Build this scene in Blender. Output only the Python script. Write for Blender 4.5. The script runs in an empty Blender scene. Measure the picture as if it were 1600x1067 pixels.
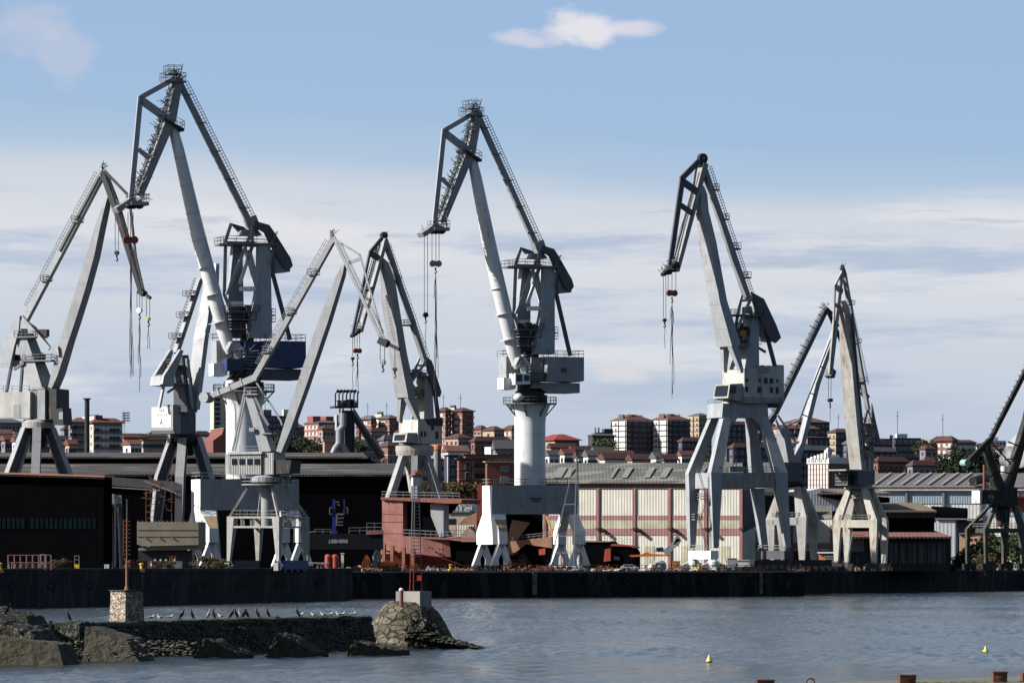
import bpy, bmesh, math, random
from mathutils import Vector, noise
R = math.radians
rnd = random.Random(7)
sc = bpy.context.scene
COL = sc.collection
# ---------------------------------------------------------------- camera
FPX = 8889.0; HZ = 884.0; CH = 6.5
cam = bpy.data.cameras.new('camera'); co = bpy.data.objects.new('camera', cam); COL.objects.link(co)
co.location = (0, 0, CH); co.rotation_euler = (R(90), 0, 0)
cam.sensor_width = 36; cam.lens = 36 * FPX / 1600; cam.shift_y = (HZ - 533.5) / 1600
cam.clip_start = 1; cam.clip_end = 30000
sc.camera = co
# ---------------------------------------------------------------- light
EXPO = 1.35
SUN_AZ, SUN_EL = R(13), R(32)          # angle in front of "due left", height
sdir = Vector((-math.cos(SUN_AZ) * math.cos(SUN_EL), -math.sin(SUN_AZ) * math.cos(SUN_EL), math.sin(SUN_EL)))
sl = bpy.data.lights.new('sun', 'SUN'); sl.energy = 5.0; sl.angle = R(.5); sl.color = (1, .975, .93)
so = bpy.data.objects.new('sun', sl); COL.objects.link(so)
so.rotation_euler = (-sdir).to_track_quat('-Z', 'Y').to_euler()
sc.view_settings.view_transform = 'Standard'; sc.view_settings.look = 'None'
sc.view_settings.exposure = EXPO; sc.view_settings.gamma = 1

def lin(r, g, b, k=1.0):
    f = lambda c: (c / 255 / 12.92) if c / 255 <= .04045 else ((c / 255 + .055) / 1.055) ** 2.4
    return (f(r) * k, f(g) * k, f(b) * k, 1)

def world():
    w = bpy.data.worlds.new('World'); sc.world = w; w.use_nodes = True
    nt = w.node_tree; N = nt.nodes; L = nt.links; N.clear()
    out = N.new('ShaderNodeOutputWorld')
    sky = N.new('ShaderNodeTexSky'); sky.sky_type = 'NISHITA'; sky.sun_disc = False
    sky.sun_elevation = SUN_EL; sky.sun_rotation = math.atan2(sdir.x, sdir.y) % (2 * math.pi)
    bg1 = N.new('ShaderNodeBackground'); bg1.inputs[1].default_value = .05
    L.new(sky.outputs[0], bg1.inputs[0])
    tc = N.new('ShaderNodeTexCoord'); sx = N.new('ShaderNodeSeparateXYZ'); L.new(tc.outputs['Generated'], sx.inputs[0])
    def m(op, a, b=None, c=None, clamp=False):
        n = N.new('ShaderNodeMath'); n.operation = op; n.use_clamp = clamp
        for i, v in enumerate((a, b, c)):
            if v is None: continue
            if isinstance(v, (int, float)): n.inputs[i].default_value = v
            else: L.new(v, n.inputs[i])
        return n.outputs[0]
    az = m('ARCTAN2', sx.outputs[0], sx.outputs[1])
    U = m('MULTIPLY_ADD', az, FPX / 1600, .5)
    V = m('MULTIPLY_ADD', sx.outputs[2], -FPX / 1067, HZ / 1067)
    def nz(su, sv, det=5, rough=.55, off=0):
        cv = N.new('ShaderNodeCombineXYZ'); L.new(m('MULTIPLY', U, su), cv.inputs[0]); L.new(m('MULTIPLY', V, sv), cv.inputs[1]); cv.inputs[2].default_value = off
        n = N.new('ShaderNodeTexNoise'); n.inputs['Scale'].default_value = 1; n.inputs['Detail'].default_value = det; n.inputs['Roughness'].default_value = rough
        L.new(cv.outputs[0], n.inputs['Vector']); return n.outputs[0]
    def sst(x, a, b):
        n = N.new('ShaderNodeMapRange'); n.interpolation_type = 'SMOOTHSTEP'
        L.new(x, n.inputs[0]); n.inputs[1].default_value = a; n.inputs[2].default_value = b; return n.outputs[0]
    V2 = m('ADD', V, m('MULTIPLY', m('SUBTRACT', nz(1.6, 6, 4), .5), .09))
    V2 = m('ADD', V2, m('MULTIPLY', U, -.075))
    ramp = N.new('ShaderNodeValToRGB'); cr = ramp.color_ramp
    st = [(0, (158, 187, 222)), (.15, (164, 191, 222)), (.205, (178, 199, 222)), (.25, (207, 214, 225)), (.33, (219, 222, 229)), (.42, (209, 215, 225)), (.55, (193, 204, 220)), (.7, (178, 194, 216))]
    cr.elements[0].position = 0; cr.elements[0].color = lin(*st[0][1]); cr.elements[1].position = .7; cr.elements[1].color = lin(*st[-1][1])
    for p, c in st[1:-1]:
        e = cr.elements.new(p); e.color = lin(*c)
    L.new(m('MAXIMUM', V2, 0), ramp.inputs[0])
    cur = ramp.outputs[0]
    def mix(fac, col):
        nonlocal cur
        n = N.new('ShaderNodeMix'); n.data_type = 'RGBA'; L.new(fac, n.inputs[0]); L.new(cur, n.inputs[6]); n.inputs[7].default_value = lin(*col); cur = n.outputs[2]
    band = m('MULTIPLY', sst(V, .25, .33), sst(V, .66, .52))
    mix(m('MULTIPLY', m('MULTIPLY', sst(nz(2.0, 12, 7, .6, 3), .50, .64), band), .8), (172, 189, 214))
    mix(m('MULTIPLY', m('MULTIPLY', sst(nz(2.4, 10, 7, .6, 9), .52, .66), band), .85), (228, 228, 232))
    mix(m('MULTIPLY', m('MULTIPLY', sst(nz(7, 38, 5, .6, 5), .56, .66), m('MULTIPLY', sst(V, .28, .32), sst(V, .44, .38))), .4), (164, 178, 203))
    def puff(u0, v0, ru, rv, amp, col, k, su=9, sv=18, off=1):
        du = m('DIVIDE', m('SUBTRACT', U, u0), ru); dv = m('DIVIDE', m('SUBTRACT', V, v0), rv)
        d = m('ADD', m('MULTIPLY', du, du), m('MULTIPLY', dv, dv))
        q = m('ADD', m('SUBTRACT', 1.0, d), m('MULTIPLY', m('SUBTRACT', nz(su, sv, 6, .6, off), .5), amp))
        mix(m('MULTIPLY', sst(q, -.1, 1.0), k), col)
    puff(.568, .04, .045, .031, 4.0, (230, 228, 234), .97, su=13, sv=17)
    puff(.52, .06, .04, .016, 3.6, (212, 214, 228), .8, su=13, sv=20, off=4)
    puff(.61, .548, .03, .02, 4, (222, 219, 224), .7, su=14, sv=20, off=12)
    puff(.618, .045, .035, .016, 3.0, (222, 221, 230), .85, su=13, sv=20, off=6)
    puff(.03, .05, .045, .05, 3.0, (204, 205, 218), .5, off=2.4)
    puff(.065, .09, .03, .05, 3.0, (200, 204, 219), .45, off=7.7)
    vm = N.new('ShaderNodeBackground'); L.new(cur, vm.inputs[0]); vm.inputs[1].default_value = 1 / 2 ** EXPO
    fac = sst(sx.outputs[2], .104, .14)
    ms = N.new('ShaderNodeMixShader'); L.new(fac, ms.inputs[0]); L.new(vm.outputs[0], ms.inputs[1]); L.new(bg1.outputs[0], ms.inputs[2])
    L.new(ms.outputs[0], out.inputs[0])
world()

# ---------------------------------------------------------------- materials
MATS = {}
def mat(name, col, rough=.6, metal=0, var=.12, scale=.35, stain=0, staincol=(.16, .07, .035), corr=None, bump=0, bscale=3, spec=.25, patch=None, seam=0):
    """painted or weathered surface; corr=(axis, per_metre, depth) folds the sheet"""
    if name in MATS: return MATS[name]
    col = tuple(x * .55 for x in col[:3]); m = bpy.data.materials.new(name); m.use_nodes = True; nt = m.node_tree; N = nt.nodes; L = nt.links
    b = N['Principled BSDF']; b.inputs['Roughness'].default_value = rough; b.inputs['Metallic'].default_value = metal
    b.inputs['Specular IOR Level'].default_value = spec
    g = N.new('ShaderNodeNewGeometry')
    def nzz(sc3, det=4, rg=.6):
        mp = N.new('ShaderNodeMapping'); mp.inputs['Scale'].default_value = sc3; L.new(g.outputs['Position'], mp.inputs[0])
        n = N.new('ShaderNodeTexNoise'); n.inputs['Scale'].default_value = 1; n.inputs['Detail'].default_value = det; n.inputs['Roughness'].default_value = rg
        L.new(mp.outputs[0], n.inputs['Vector']); return n.outputs[0]
    def mr(x, a, b2, c, d):
        n = N.new('ShaderNodeMapRange'); L.new(x, n.inputs[0])
        for i, v in enumerate((a, b2, c, d)): n.inputs[i + 1].default_value = v
        return n.outputs[0]
    def mul(fac, c1, c2):
        n = N.new('ShaderNodeMix'); n.data_type = 'RGBA'; L.new(fac, n.inputs[0])
        for i, c in ((6, c1), (7, c2)):
            if isinstance(c, tuple): n.inputs[i].default_value = c if len(c) == 4 else (*c, 1)
            else: L.new(c, n.inputs[i])
        return n.outputs[2]
    c0 = tuple(max(0, x * (1 - var)) for x in col[:3]); c1 = tuple(min(1, x * (1 + var)) for x in col[:3])
    cur = mul(mr(nzz((scale,) * 3), .3, .7, 0, 1), c0, c1)
    if var: # vertical weather streaks
        cur = mul(mr(nzz((1.3, 1.3, .12), 4), .48, .72, 0, min(.65, var * 4)), cur, tuple(x * .62 for x in col[:3]))
    if seam:
        sp = N.new('ShaderNodeSeparateXYZ'); L.new(g.outputs['Position'], sp.inputs[0]); md = N.new('ShaderNodeMath'); md.operation = 'PINGPONG'; L.new(sp.outputs[2], md.inputs[0]); md.inputs[1].default_value = seam
        cur = mul(mr(md.outputs[0], .03, .09, .45, 0), cur, tuple(x * .45 for x in col[:3]))
        cur = mul(mr(nzz((.28, .28, .10), 2, .4), .54, .58, 0, .35), cur, tuple(x * .72 for x in col[:3]))
    if patch: cur = mul(mr(nzz(patch[1], 3), .54, .58, 0, 1), cur, patch[0])
    if stain:
        cur = mul(mr(nzz((.8, .8, .22), 6, .7), .62 - stain * .25, .72 - stain * .15, 0, .85), cur, staincol)
    L.new(cur, b.inputs['Base Color'])
    bp = None
    if corr:
        w = N.new('ShaderNodeTexWave'); w.wave_type = 'BANDS'; w.bands_direction = corr[0]; w.inputs['Scale'].default_value = corr[1] * .314
        L.new(g.outputs['Position'], w.inputs['Vector'])
        bp = N.new('ShaderNodeBump'); bp.inputs['Distance'].default_value = corr[2]; bp.inputs['Strength'].default_value = 1; L.new(w.outputs[1], bp.inputs['Height'])
    if bump:
        b2 = N.new('ShaderNodeBump'); b2.inputs['Distance'].default_value = bump; b2.inputs['Strength'].default_value = .8; L.new(nzz((bscale,) * 3, 5), b2.inputs['Height'])
        if bp: L.new(bp.outputs[0], b2.inputs['Normal'])
        bp = b2
    if bp: L.new(bp.outputs[0], b.inputs['Normal'])
    MATS[name] = m; return m
def text(parent, s, size, loc, rz, mt, sx=1, off=.0, ext=.01):
    cu = bpy.data.curves.new('lettering', 'FONT'); cu.body = s; cu.size = size; cu.align_x = 'CENTER'; cu.extrude = ext; cu.offset = off
    t = bpy.data.objects.new('tmp', cu); COL.objects.link(t); bpy.context.view_layer.update()
    me = bpy.data.meshes.new_from_object(t); bpy.data.objects.remove(t); me.materials.clear(); me.materials.append(mt)
    o = bpy.data.objects.new('lettering', me); COL.objects.link(o); o.parent = parent; o.location = loc; o.rotation_euler = (R(90), 0, rz); o.scale = (sx, 1, 1); return o
def simple(name, col, rough=.5, metal=0):
    if name in MATS: return MATS[name]
    return mat(name, col, rough, metal, var=.05)

paint = mat('pale grey crane paint', (.37, .385, .40), .5, stain=.2, seam=2.6, var=.10)
paintb = mat('bright grey tube paint', (.74, .745, .74), .45, stain=.05, var=.06, seam=3.4)
paintw = mat('white crane paint', (.9, .9, .88), .5, stain=.02, var=.05)
paintd = mat('weathered cream crane paint', (.39, .385, .355), .6, stain=.32, var=.16, seam=2.2)
paintg = mat('plain grey crane paint', (.31, .315, .325), .55, stain=.12, var=.12, seam=2.6)
paintgd = mat('dark slate crane paint and shade', (.085, .09, .105), .5, stain=.1, var=.12)
navy = mat('navy blue house paint', (.035, .05, .15), .45, stain=.05)
green = mat('old green crane paint', (.055, .065, .048), .6, stain=.4)
gblack = mat('blackened green paint', (.018, .02, .014), .6, stain=.25)
dark = mat('grimy dark steel', (.018, .018, .02), .5, stain=.15)
steel = mat('galvanised rail steel', (.28, .28, .28), .45, var=.1)
railm = mat('dull handrail paint', (.15, .15, .15), .5, var=.1)
rope = simple('wire rope', (.09, .09, .09), .6)
glass = simple('dark window glass', (.012, .014, .02), .12)
winsh = simple('pale roller shutter', (.62, .62, .60), .6)
redp = mat('red painted iron', (.36, .06, .035), .5, stain=.1)
hookred = mat('rusty red hook block', (.30, .06, .03), .5, stain=.3)
yellow = mat('yellow safety paint', (.68, .42, .05), .5, stain=.1)
orange = mat('orange painted steel', (.80, .18, .03), .5, stain=.08)
rust = mat('rusted steel', (.22, .085, .05), .8, var=.35, stain=.3)
rustl = mat('pale rusty primer', (.33, .17, .11), .8, var=.25, stain=.3)

# ---------------------------------------------------------------- mesh helpers
class MB:
    def __init__(s): s.v = []; s.f = []; s.mi = []; s.cm = 0
    def add(s, vs, fs):
        o = len(s.v); s.v += [Vector(v) for v in vs]; s.f += [[i + o for i in f] for f in fs]; s.mi += [s.cm] * len(fs)
    def loft(s, loops, cap=True):
        n = len(loops[0]); vs = [v for l in loops for v in l]; fs = []
        for k in range(len(loops) - 1):
            for i in range(n):
                j = (i + 1) % n; fs.append([k * n + i, k * n + j, (k + 1) * n + j, (k + 1) * n + i])
        if cap: fs.append(list(range(n))); fs.append([(len(loops) - 1) * n + i for i in range(n)][::-1])
        s.add(vs, fs)
    def prism(s, pts, vec):
        vec = Vector(vec); s.loft([[Vector(p) for p in pts], [Vector(p) + vec for p in pts]])
    def box(s, c, sx, sy, sz, ang=0):
        """box standing on c (bottom centre)"""
        c = Vector(c); u = Vector((math.cos(ang), math.sin(ang), 0)); v = Vector((-u.y, u.x, 0))
        q = [c + u * a * sx / 2 + v * b * sy / 2 for a, b in ((-1, -1), (1, -1), (1, 1), (-1, 1))]
        s.prism(q, (0, 0, sz))
    def beam(s, a, b, w, h=None, side=None, w1=None, h1=None):
        a = Vector(a); b = Vector(b); d = b - a
        if d.length < 1e-5: return
        d.normalize(); h = h or w; w1 = w if w1 is None else w1; h1 = h if h1 is None else h1
        if side is None: side = Vector((0, 0, 1)).cross(d) if abs(d.z) < .95 else Vector((1, 0, 0))
        side = (Vector(side) - d * Vector(side).dot(d)).normalized(); up = d.cross(side)
        q = lambda c, w, h: [c + side * x * w / 2 + up * y * h / 2 for x, y in ((-1, -1), (1, -1), (1, 1), (-1, 1))]
        s.loft([q(a, w, h), q(b, w1, h1)])
    def ring(s, c, d, r, n):
        d = Vector(d).normalized(); a = d.orthogonal().normalized(); b = d.cross(a)
        return [Vector(c) + (a * math.cos(t) + b * math.sin(t)) * r for t in [2 * math.pi * i / n for i in range(n)]]
    def tube(s, a, b, r0, r1=None, n=10):
        r1 = r0 if r1 is None else r1; d = Vector(b) - Vector(a)
        s.loft([s.ring(a, d, r0, n), s.ring(b, d, r1, n)])
    def path(s, pts, rad, n=8):
        pts = [Vector(p) for p in pts]; loops = []; a = None
        for i, p in enumerate(pts):
            d = (pts[min(i + 1, len(pts) - 1)] - pts[max(i - 1, 0)]).normalized()
            a = d.orthogonal().normalized() if a is None else (a - d * a.dot(d)).normalized()
            b = d.cross(a); r = rad[i] if isinstance(rad, (list, tuple)) else rad
            loops.append([p + (a * math.cos(2 * math.pi * k / n) + b * math.sin(2 * math.pi * k / n)) * r for k in range(n)])
        s.loft(loops)
    def lathe(s, c, prof, n=24):
        """prof: (radius, z) from the bottom up"""
        c = Vector(c)
        s.loft([[c + Vector((r * math.cos(2 * math.pi * i / n), r * math.sin(2 * math.pi * i / n), z)) for i in range(n)] for r, z in prof])
    def ball(s, c, rx, ry, rz, n=10):
        c = Vector(c); k = n // 2
        s.loft([[c + Vector((rx * math.sin(p) * math.cos(t), ry * math.sin(p) * math.sin(t), -rz * math.cos(p))) for t in [2 * math.pi * i / n for i in range(n)]] for p in [math.pi * (j + .02) / (k + .04) for j in range(k + 1)]])
    def rail(s, pts, h=1.1, r=.09, step=1.8, close=False):
        pts = [Vector(p) for p in pts]; pts = pts + [pts[0]] if close else pts; up = Vector((0, 0, 1))
        for a, b in zip(pts, pts[1:]):
            for k in (.5, 1): s.beam(a + up * h * k, b + up * h * k, r)
            n = max(1, int((b - a).length / step))
            for i in range(n + 1): q = a.lerp(b, i / n); s.beam(q, q + up * h, r)
    def build(s, name, m, parent=None, smooth=False, kind=None):
        me = bpy.data.meshes.new(name); org = parent['_o'] if parent is not None and '_o' in parent else (0, 0, 0)
        org = Vector(org)
        me.from_pydata([v - org for v in s.v], [], s.f)
        ms = m if isinstance(m, (list, tuple)) else [m]
        for x in ms: me.materials.append(x)
        if len(ms) > 1: me.polygons.foreach_set('material_index', s.mi)
        bm = bmesh.new(); bm.from_mesh(me); bmesh.ops.recalc_face_normals(bm, faces=bm.faces)
        if smooth:
            for f in bm.faces: f.smooth = True
            for e in bm.edges:
                if len(e.link_faces) == 2 and e.calc_face_angle(0) > .7: e.smooth = False
        bm.to_mesh(me); bm.free()
        o = bpy.data.objects.new(name, me); COL.objects.link(o)
        if parent is not None: o.parent = parent; o['_o'] = list(org)
        if kind: o['kind'] = kind
        return o
def thing(name, label, cat, loc, group=None):
    o = bpy.data.objects.new(name, None); COL.objects.link(o); o.location = loc; o['_o'] = list(loc)
    o['label'] = label; o['category'] = cat
    if group: o['group'] = group
    o.empty_display_size = .5
    return o
def tag(o, label, cat, group=None):
    o['label'] = label; o['category'] = cat
    if group: o['group'] = group
    return o
def setorg(o, loc):
    """moves a one-mesh thing's origin to its base"""
    loc = Vector(loc)
    for v in o.data.vertices: v.co -= loc
    o.location = loc; return o
def P(px, py, D): return Vector(((px - 800) / FPX * D, D, CH - (py - HZ) / FPX * D))
def G(px, D, z): return Vector(((px - 800) / FPX * D, D, z))

class Fr:
    """vertical plane through a base point, turned by psi; p() finds the point of that plane (shifted w sideways) seen at a photo position"""
    def __init__(s, px, D, psi):
        s.C = Vector(((px - 800) / FPX * D, D, 0)); s.psi = R(psi)
        s.u = Vector((math.cos(s.psi), math.sin(s.psi), 0)); s.v = Vector((-s.u.y, s.u.x, 0)); s.m = D / FPX
    def p(s, px, py, w=0):
        C = s.C + s.v * w; k = (px - 800) / FPX
        t = (k * C.y - C.x) / (s.u.x - k * s.u.y); q = C + s.u * t
        q.z = CH - (py - HZ) * q.y / FPX; return q
    def mir(s, q, sgn=-1):
        d = q - s.C; w = d.dot(s.v); return q + s.v * (-2 * w) if sgn < 0 else q
    def slab(s, mb, poly, wn, wf):
        mb.prism([s.p(x, y, wn) for x, y in poly], s.v * (wf - wn))
    def pair(s, mb, poly, wn, t):
        s.slab(mb, poly, -wn, -wn + t)
        pts = [s.mir(s.p(x, y, -wn)) for x, y in poly]; mb.prism(pts, s.v * (-t))
    def bm(s, mb, a, b, t, l=None, w=0, t1=None, l1=None, w1=None):
        w1 = w if w1 is None else w1
        mb.beam(s.p(*a, w), s.p(*b, w1), l or t, t, s.v, l1, t1)
    def bm2(s, mb, a, b, t, l, w, t1=None, l1=None, w1=None):
        w1 = w if w1 is None else w1
        A = s.p(*a, -w); B = s.p(*b, -w1)
        mb.beam(A, B, l, t, s.v, l1, t1); mb.beam(s.mir(A), s.mir(B), l, t, s.v, l1, t1)
    def lofted(s, mb, st):
        """stations (px, py, half thickness in px, half lateral width in m)"""
        loops = []
        for i, (x, y, h, w) in enumerate(st):
            a = st[max(i - 1, 0)]; b = st[min(i + 1, len(st) - 1)]; dx, dy = b[0] - a[0], b[1] - a[1]; n = math.hypot(dx, dy) or 1
            nx, ny = -dy / n * h, dx / n * h
            c = s.p(x, y); e = s.p(x + nx, y + ny) - c
            loops.append([c + e + s.v * w, c - e + s.v * w, c - e - s.v * w, c + e - s.v * w])
        mb.loft(loops)
    def legs(s, mb, st, both=True):
        """stations (pxL, pxR, py, w_near, w_far) measured on the near face; mirrored to the far side"""
        loops = []
        for xl, xr, y, wn, wf in st:
            a = s.p(xl, y, wn); b = s.p(xr, y, wn); e = s.v * (wf - wn); loops.append([a, b, b + e, a + e])
        mb.loft(loops)
        if both: mb.loft([[s.mir(q) for q in l] for l in loops])
    def tubes(s, mb, st, n=20):
        pts = [s.p(x, y) for x, y, r in st]; mb.path(pts, [r * s.m for x, y, r in st], n)
    def ladder(s, mb, a, b, off, n, w=0, r=.1):
        """rail line running beside a member at off px, tied back with n posts"""
        dx, dy = b[0] - a[0], b[1] - a[1]; L = math.hypot(dx, dy); nx, ny = dy / L * off, -dx / L * off
        for k in (.55, 1): mb.beam(s.p(a[0] + nx * k, a[1] + ny * k, w), s.p(b[0] + nx * k, b[1] + ny * k, w), r)
        for i in range(n + 1):
            x, y = a[0] + dx * i / n, a[1] + dy * i / n; mb.beam(s.p(x, y, w), s.p(x + nx, y + ny, w), r)
    def deck(s, mb, x0, x1, y, wn, wf, t=.25, rail=None, h=1.2, step=1.8):
        a, b = s.p(x0, y, wn), s.p(x1, y, wn); e = s.v * (wf - wn)
        b.z = a.z; q = [a, b, b + e, a + e]; mb.prism(q, (0, 0, t))
        if rail is not None: rail.rail([v + Vector((0, 0, t)) for v in q], h, .1, step, True)
    def ropes(s, mb, xs, y0, y1, r=.06, w=0, x1=None):
        for i, x in enumerate(xs):
            a = s.p(x, y0, w); b = s.p(x, y1, w); b.x, b.y = a.x, a.y; mb.beam(a, b, r * 2)
V_ = lambda x, y, z: Vector((x, y, z))
# ================================================================ CRANES
def hook_set(root, fr, xs, y0, yb, xb, ye, m, kind='block', bw=1.6, slings=None):
    """hoist ropes xs from y0 down to a block at (xb,yb), hook under it and slings down to ye"""
    mb = MB(); fr.ropes(mb, xs, y0, yb - 4); rp = mb.build('hoist_rope', rope, root)
    c = fr.p(xb, yb); mb = MB(); k = fr.m
    if kind == 'wheel':
        mb.tube(c - fr.v * .3, c + fr.v * .3, bw * .55, n=16); mb.tube(c - fr.v * .4, c + fr.v * .4, bw * .2, n=8)
    else:
        for w in (-.45, .45): mb.tube(c - fr.v * .25 + fr.u * w * bw, c + fr.v * .25 + fr.u * w * bw, bw * .45, n=14)
        mb.box(c - Vector((0, 0, .35 * bw)), bw * 1.2, .35, .7 * bw, fr.psi)
    b = mb.build('hook_block', m, root)
    mb = MB(); z = c - Vector((0, 0, bw * .55))
    mb.path([z, z - Vector((0, 0, .5)), z - Vector((0, 0, .9)) + fr.u * .25, z - Vector((0, 0, 1.25)), z - Vector((0, 0, 1.0)) - fr.u * .3], [.2, .14, .14, .14, .07], 8)
    mb.build('hook', dark, b)
    if slings:
        mb = MB(); top = z - Vector((0, 0, 1.1))
        for i, (dx, y1) in enumerate(slings):
            pts = [top]; e = fr.p(xb + dx, y1); n = 5
            for j in range(1, n + 1):
                q = top.lerp(e, j / n) + fr.u * (.12 * math.sin(j * 1.9 + i * 2)) * (1 if j < n else 0); pts.append(q)
            mb.path(pts, .065, 5)
        mb.build('sling', rope, root)

def spiky(fr, mb, a, b, n, lo=.3, hi=1.6, w=2.0, r=.09):
    """loose cluster of little posts, lamps and rails along a member"""
    for i in range(n):
        t = rnd.random(); q = fr.p(a[0] + (b[0] - a[0]) * t, a[1] + (b[1] - a[1]) * t) + fr.v * rnd.uniform(-w, w)
        d = Vector((rnd.uniform(-1, 1), rnd.uniform(-1, 1), rnd.uniform(-.4, 1))).normalized() * rnd.uniform(lo, hi)
        mb.beam(q, q + d, r)

def wheelset(mb, fr, px, y, w, n=4, r=.45, step=1.15, sgn=1):
    c = fr.p(px, y, w); c.z = GZ + r
    for i in range(n):
        q = c + fr.u * (i - (n - 1) / 2) * step; mb.tube(q - fr.v * .25, q + fr.v * .25, r, n=12)

GZ = 5.4
def big_crane(name, label, T, cx, D, psi, body, house, hatch, cab, ropex, sign):
    fr = Fr(cx, D, psi); X = lambda *l: [T(*q) for q in l]
    def S(mb, poly, wn, wf): fr.slab(mb, X(*poly), wn, wf)
    base = fr.p(*T(828, 890)); base.z = GZ
    root = thing(name, label, 'crane', base, 'tall level-luffing shipyard cranes')
    pf = Fr(cx, D, 20)
    # ---- portal
    HW = 3.0
    m = MB(); pf.slab(m, X((768.8, 758), (903, 758), (903, 803), (768.8, 803)), -HW, HW); gb = m.build('portal_box', paintg, root)  # grey box against white legs: one paint, its shade and light coloured in
    if sign:
        m = MB(); pf.slab(m, [(824, 768), (850, 768), (850, 785), (824, 785)], -HW - .06, -HW - .01); sg = m.build('sign_board', simple('light grey sign board', (.24, .26, .29)), root)
        for txt, y, sz in (('CONSTRUCCIONES NAVALES', 780.3, .33), ('DEL NORTE', 784, .33)):
            q = pf.p(837, y, -HW - .09); text(sg, txt, .55, q - base, pf.psi, dark, .36 if len(txt) > 12 else .5, .012)
    m = MB(); a = pf.p(*T(769, 758), -HW); b = pf.p(*T(903, 758), -HW); e = pf.v * 2 * HW
    m.rail([a, b, b + e, a + e], 1.3, .1, 2.2, True); m.build('railing', steel, root)
    for side in (0, 1):
        dx = 0 if side == 0 else 134
        m = MB()
        # hollow-sided leg: wide across at the foot, narrow at the box
        def st(xl, xr, y, w): a = pf.p(*T(xl, y), -w); b = pf.p(*T(xr, y), -w); e = pf.v * 2 * w; return [a, b, b + e, a + e]
        if side == 0:
            m.loft([st(768.7, 786, 758.2, HW - .01), st(768.7, 790, 803, HW - .01), st(781, 793, 830, 7.2), st(781, 793, 850, 7.2)])
            m.build('leg', paintw, root)
            m = MB(); A0, A1 = st(768.7, 790, 803.5, HW + .02), st(781.2, 792.8, 829.5, 7.23); m.add([A0[0], A0[1], A1[1], A1[0]], [[0, 1, 2, 3]]); m.build('stained_slope', mat('rust-washed sloping plate', (.40, .28, .16), .7, stain=.1), root)
        else:
            for sg_ in (-1, 1):
                def s2(xl, xr, y, wo, wi): a = pf.p(*T(xl, y), -wo); b = pf.p(*T(xr, y), -wo); a, b = a, b; e = pf.v * (wo - wi); q = [a, b, b + e, a + e]; return q if sg_ < 0 else [pf.mir(v) for v in q]
                m = MB(); m.loft([s2(890, 902.8, 803.2, HW - .01, .6), s2(902, 915, 830, 7.2, 4.2), s2(902, 915, 850, 7.2, 4.2)]); m.build('leg', paintw, root)
        for w in (-5.6, 5.6):
            xc = (787 if side == 0 else 909) if w < 0 else (787 if side == 0 else 909)
            c = pf.p(*T(xc, 850), -7.2); c = c + pf.v * (w + 7.2)
            m = MB()
            for k in (-1, 1):
                q = c + pf.u * 0; z0 = c.z
                m.loft([[q + pf.u * a2 + pf.v * b2 + Vector((0, 0, 0)) for a2, b2 in ((-.7, -.7), (.7, -.7), (.7, .7), (-.7, .7))],
                        [q + pf.u * (a2 + k * 1.3) + pf.v * b2 + Vector((0, 0, -(z0 - GZ) * .55)) for a2, b2 in ((-.55, -.6), (.55, -.6), (.55, .6), (-.55, .6))],
                        [q + pf.u * (a2 + k * 1.5) + pf.v * b2 + Vector((0, 0, -(z0 - GZ) * .8)) for a2, b2 in ((-.9, -.5), (.9, -.5), (.9, .5), (-.9, .5))]])
            m.cm = 0
            m.build('bogie', paintw, root)
            m = MB()
            for k in (-1.55, -.5, .5, 1.55):
                q = c + pf.u * k * 1.3; q.z = GZ + .55; m.tube(q - pf.v * .4, q + pf.v * .4, .55, n=12)
            m.build('wheels', dark, root)
    # ---- column, lathed
    cc = pf.p(*T(828, 758)); k = fr.m * (T(829, 0)[0] - T(828, 0)[0]); zz = lambda y: fr.p(*T(828, y)).z
    m = MB(); m.lathe((cc.x, cc.y, 0), [(24.3 * k, zz(758)), (24.3 * k, zz(662)), (25.2 * k, zz(650)), (29 * k, zz(640)), (32.5 * k, zz(632)), (32.5 * k, zz(630))], 48)
    m.build('column', paintb, root, True)
    m = MB(); m.lathe((cc.x, cc.y, 0), [(42 * k, zz(632)), (42 * k, zz(630))], 40)
    n = 28; rr = [Vector((cc.x + 41.5 * k * math.cos(i * 2 * math.pi / n), cc.y + 41.5 * k * math.sin(i * 2 * math.pi / n), zz(630))) for i in range(n)]
    m.rail(rr, 1.25, .1, 3, True)
    for i in range(0, n, 4): m.beam(rr[i], (cc.x + (rr[i].x - cc.x) * .6, cc.y + (rr[i].y - cc.y) * .6, zz(650)), .25)
    m.build('ring_platform', railm, root)
    m = MB(); m.lathe((cc.x, cc.y, 0), [(23 * k, zz(630)), (23 * k, zz(612)), (20 * k, zz(610)), (20 * k, zz(600))], 32)
    for i in range(16):
        t = i * math.pi / 8; m.box((cc.x + 24.5 * k * math.cos(t), cc.y + 24.5 * k * math.sin(t), zz(629)), .7, .5, 1.6, t)
    m.build('slewing_ring', dark, root)
    m = MB(); q = fr.p(*T(810, 621), -3.2); m.ball(q, 1.15, 1.15, .95, 14); m.build('tank', paintw, root, True)
    # ---- houses
    m = MB(); S(m, ((856, 557), (912.6, 558), (912.6, 595), (905, 597), (852, 595), (855, 590)), -4.5, 1.2); S(m, ((830, 558), (858, 558), (850, 596), (830, 596)), -2.5, 2.5)
    hs = m.build('machinery_house', house, root)
    m = MB(); S(m, ((877, 575), (885, 575), (885, 581), (877, 581)), -4.56, -4.5); m.build('window', glass, hs)
    m = MB(); S(m, ((835, 597), (906, 598.5), (906, 614), (854, 613), (846, 607), (830, 606)), -3.6, 3.6); m.build('underframe', hatch, root)
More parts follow.
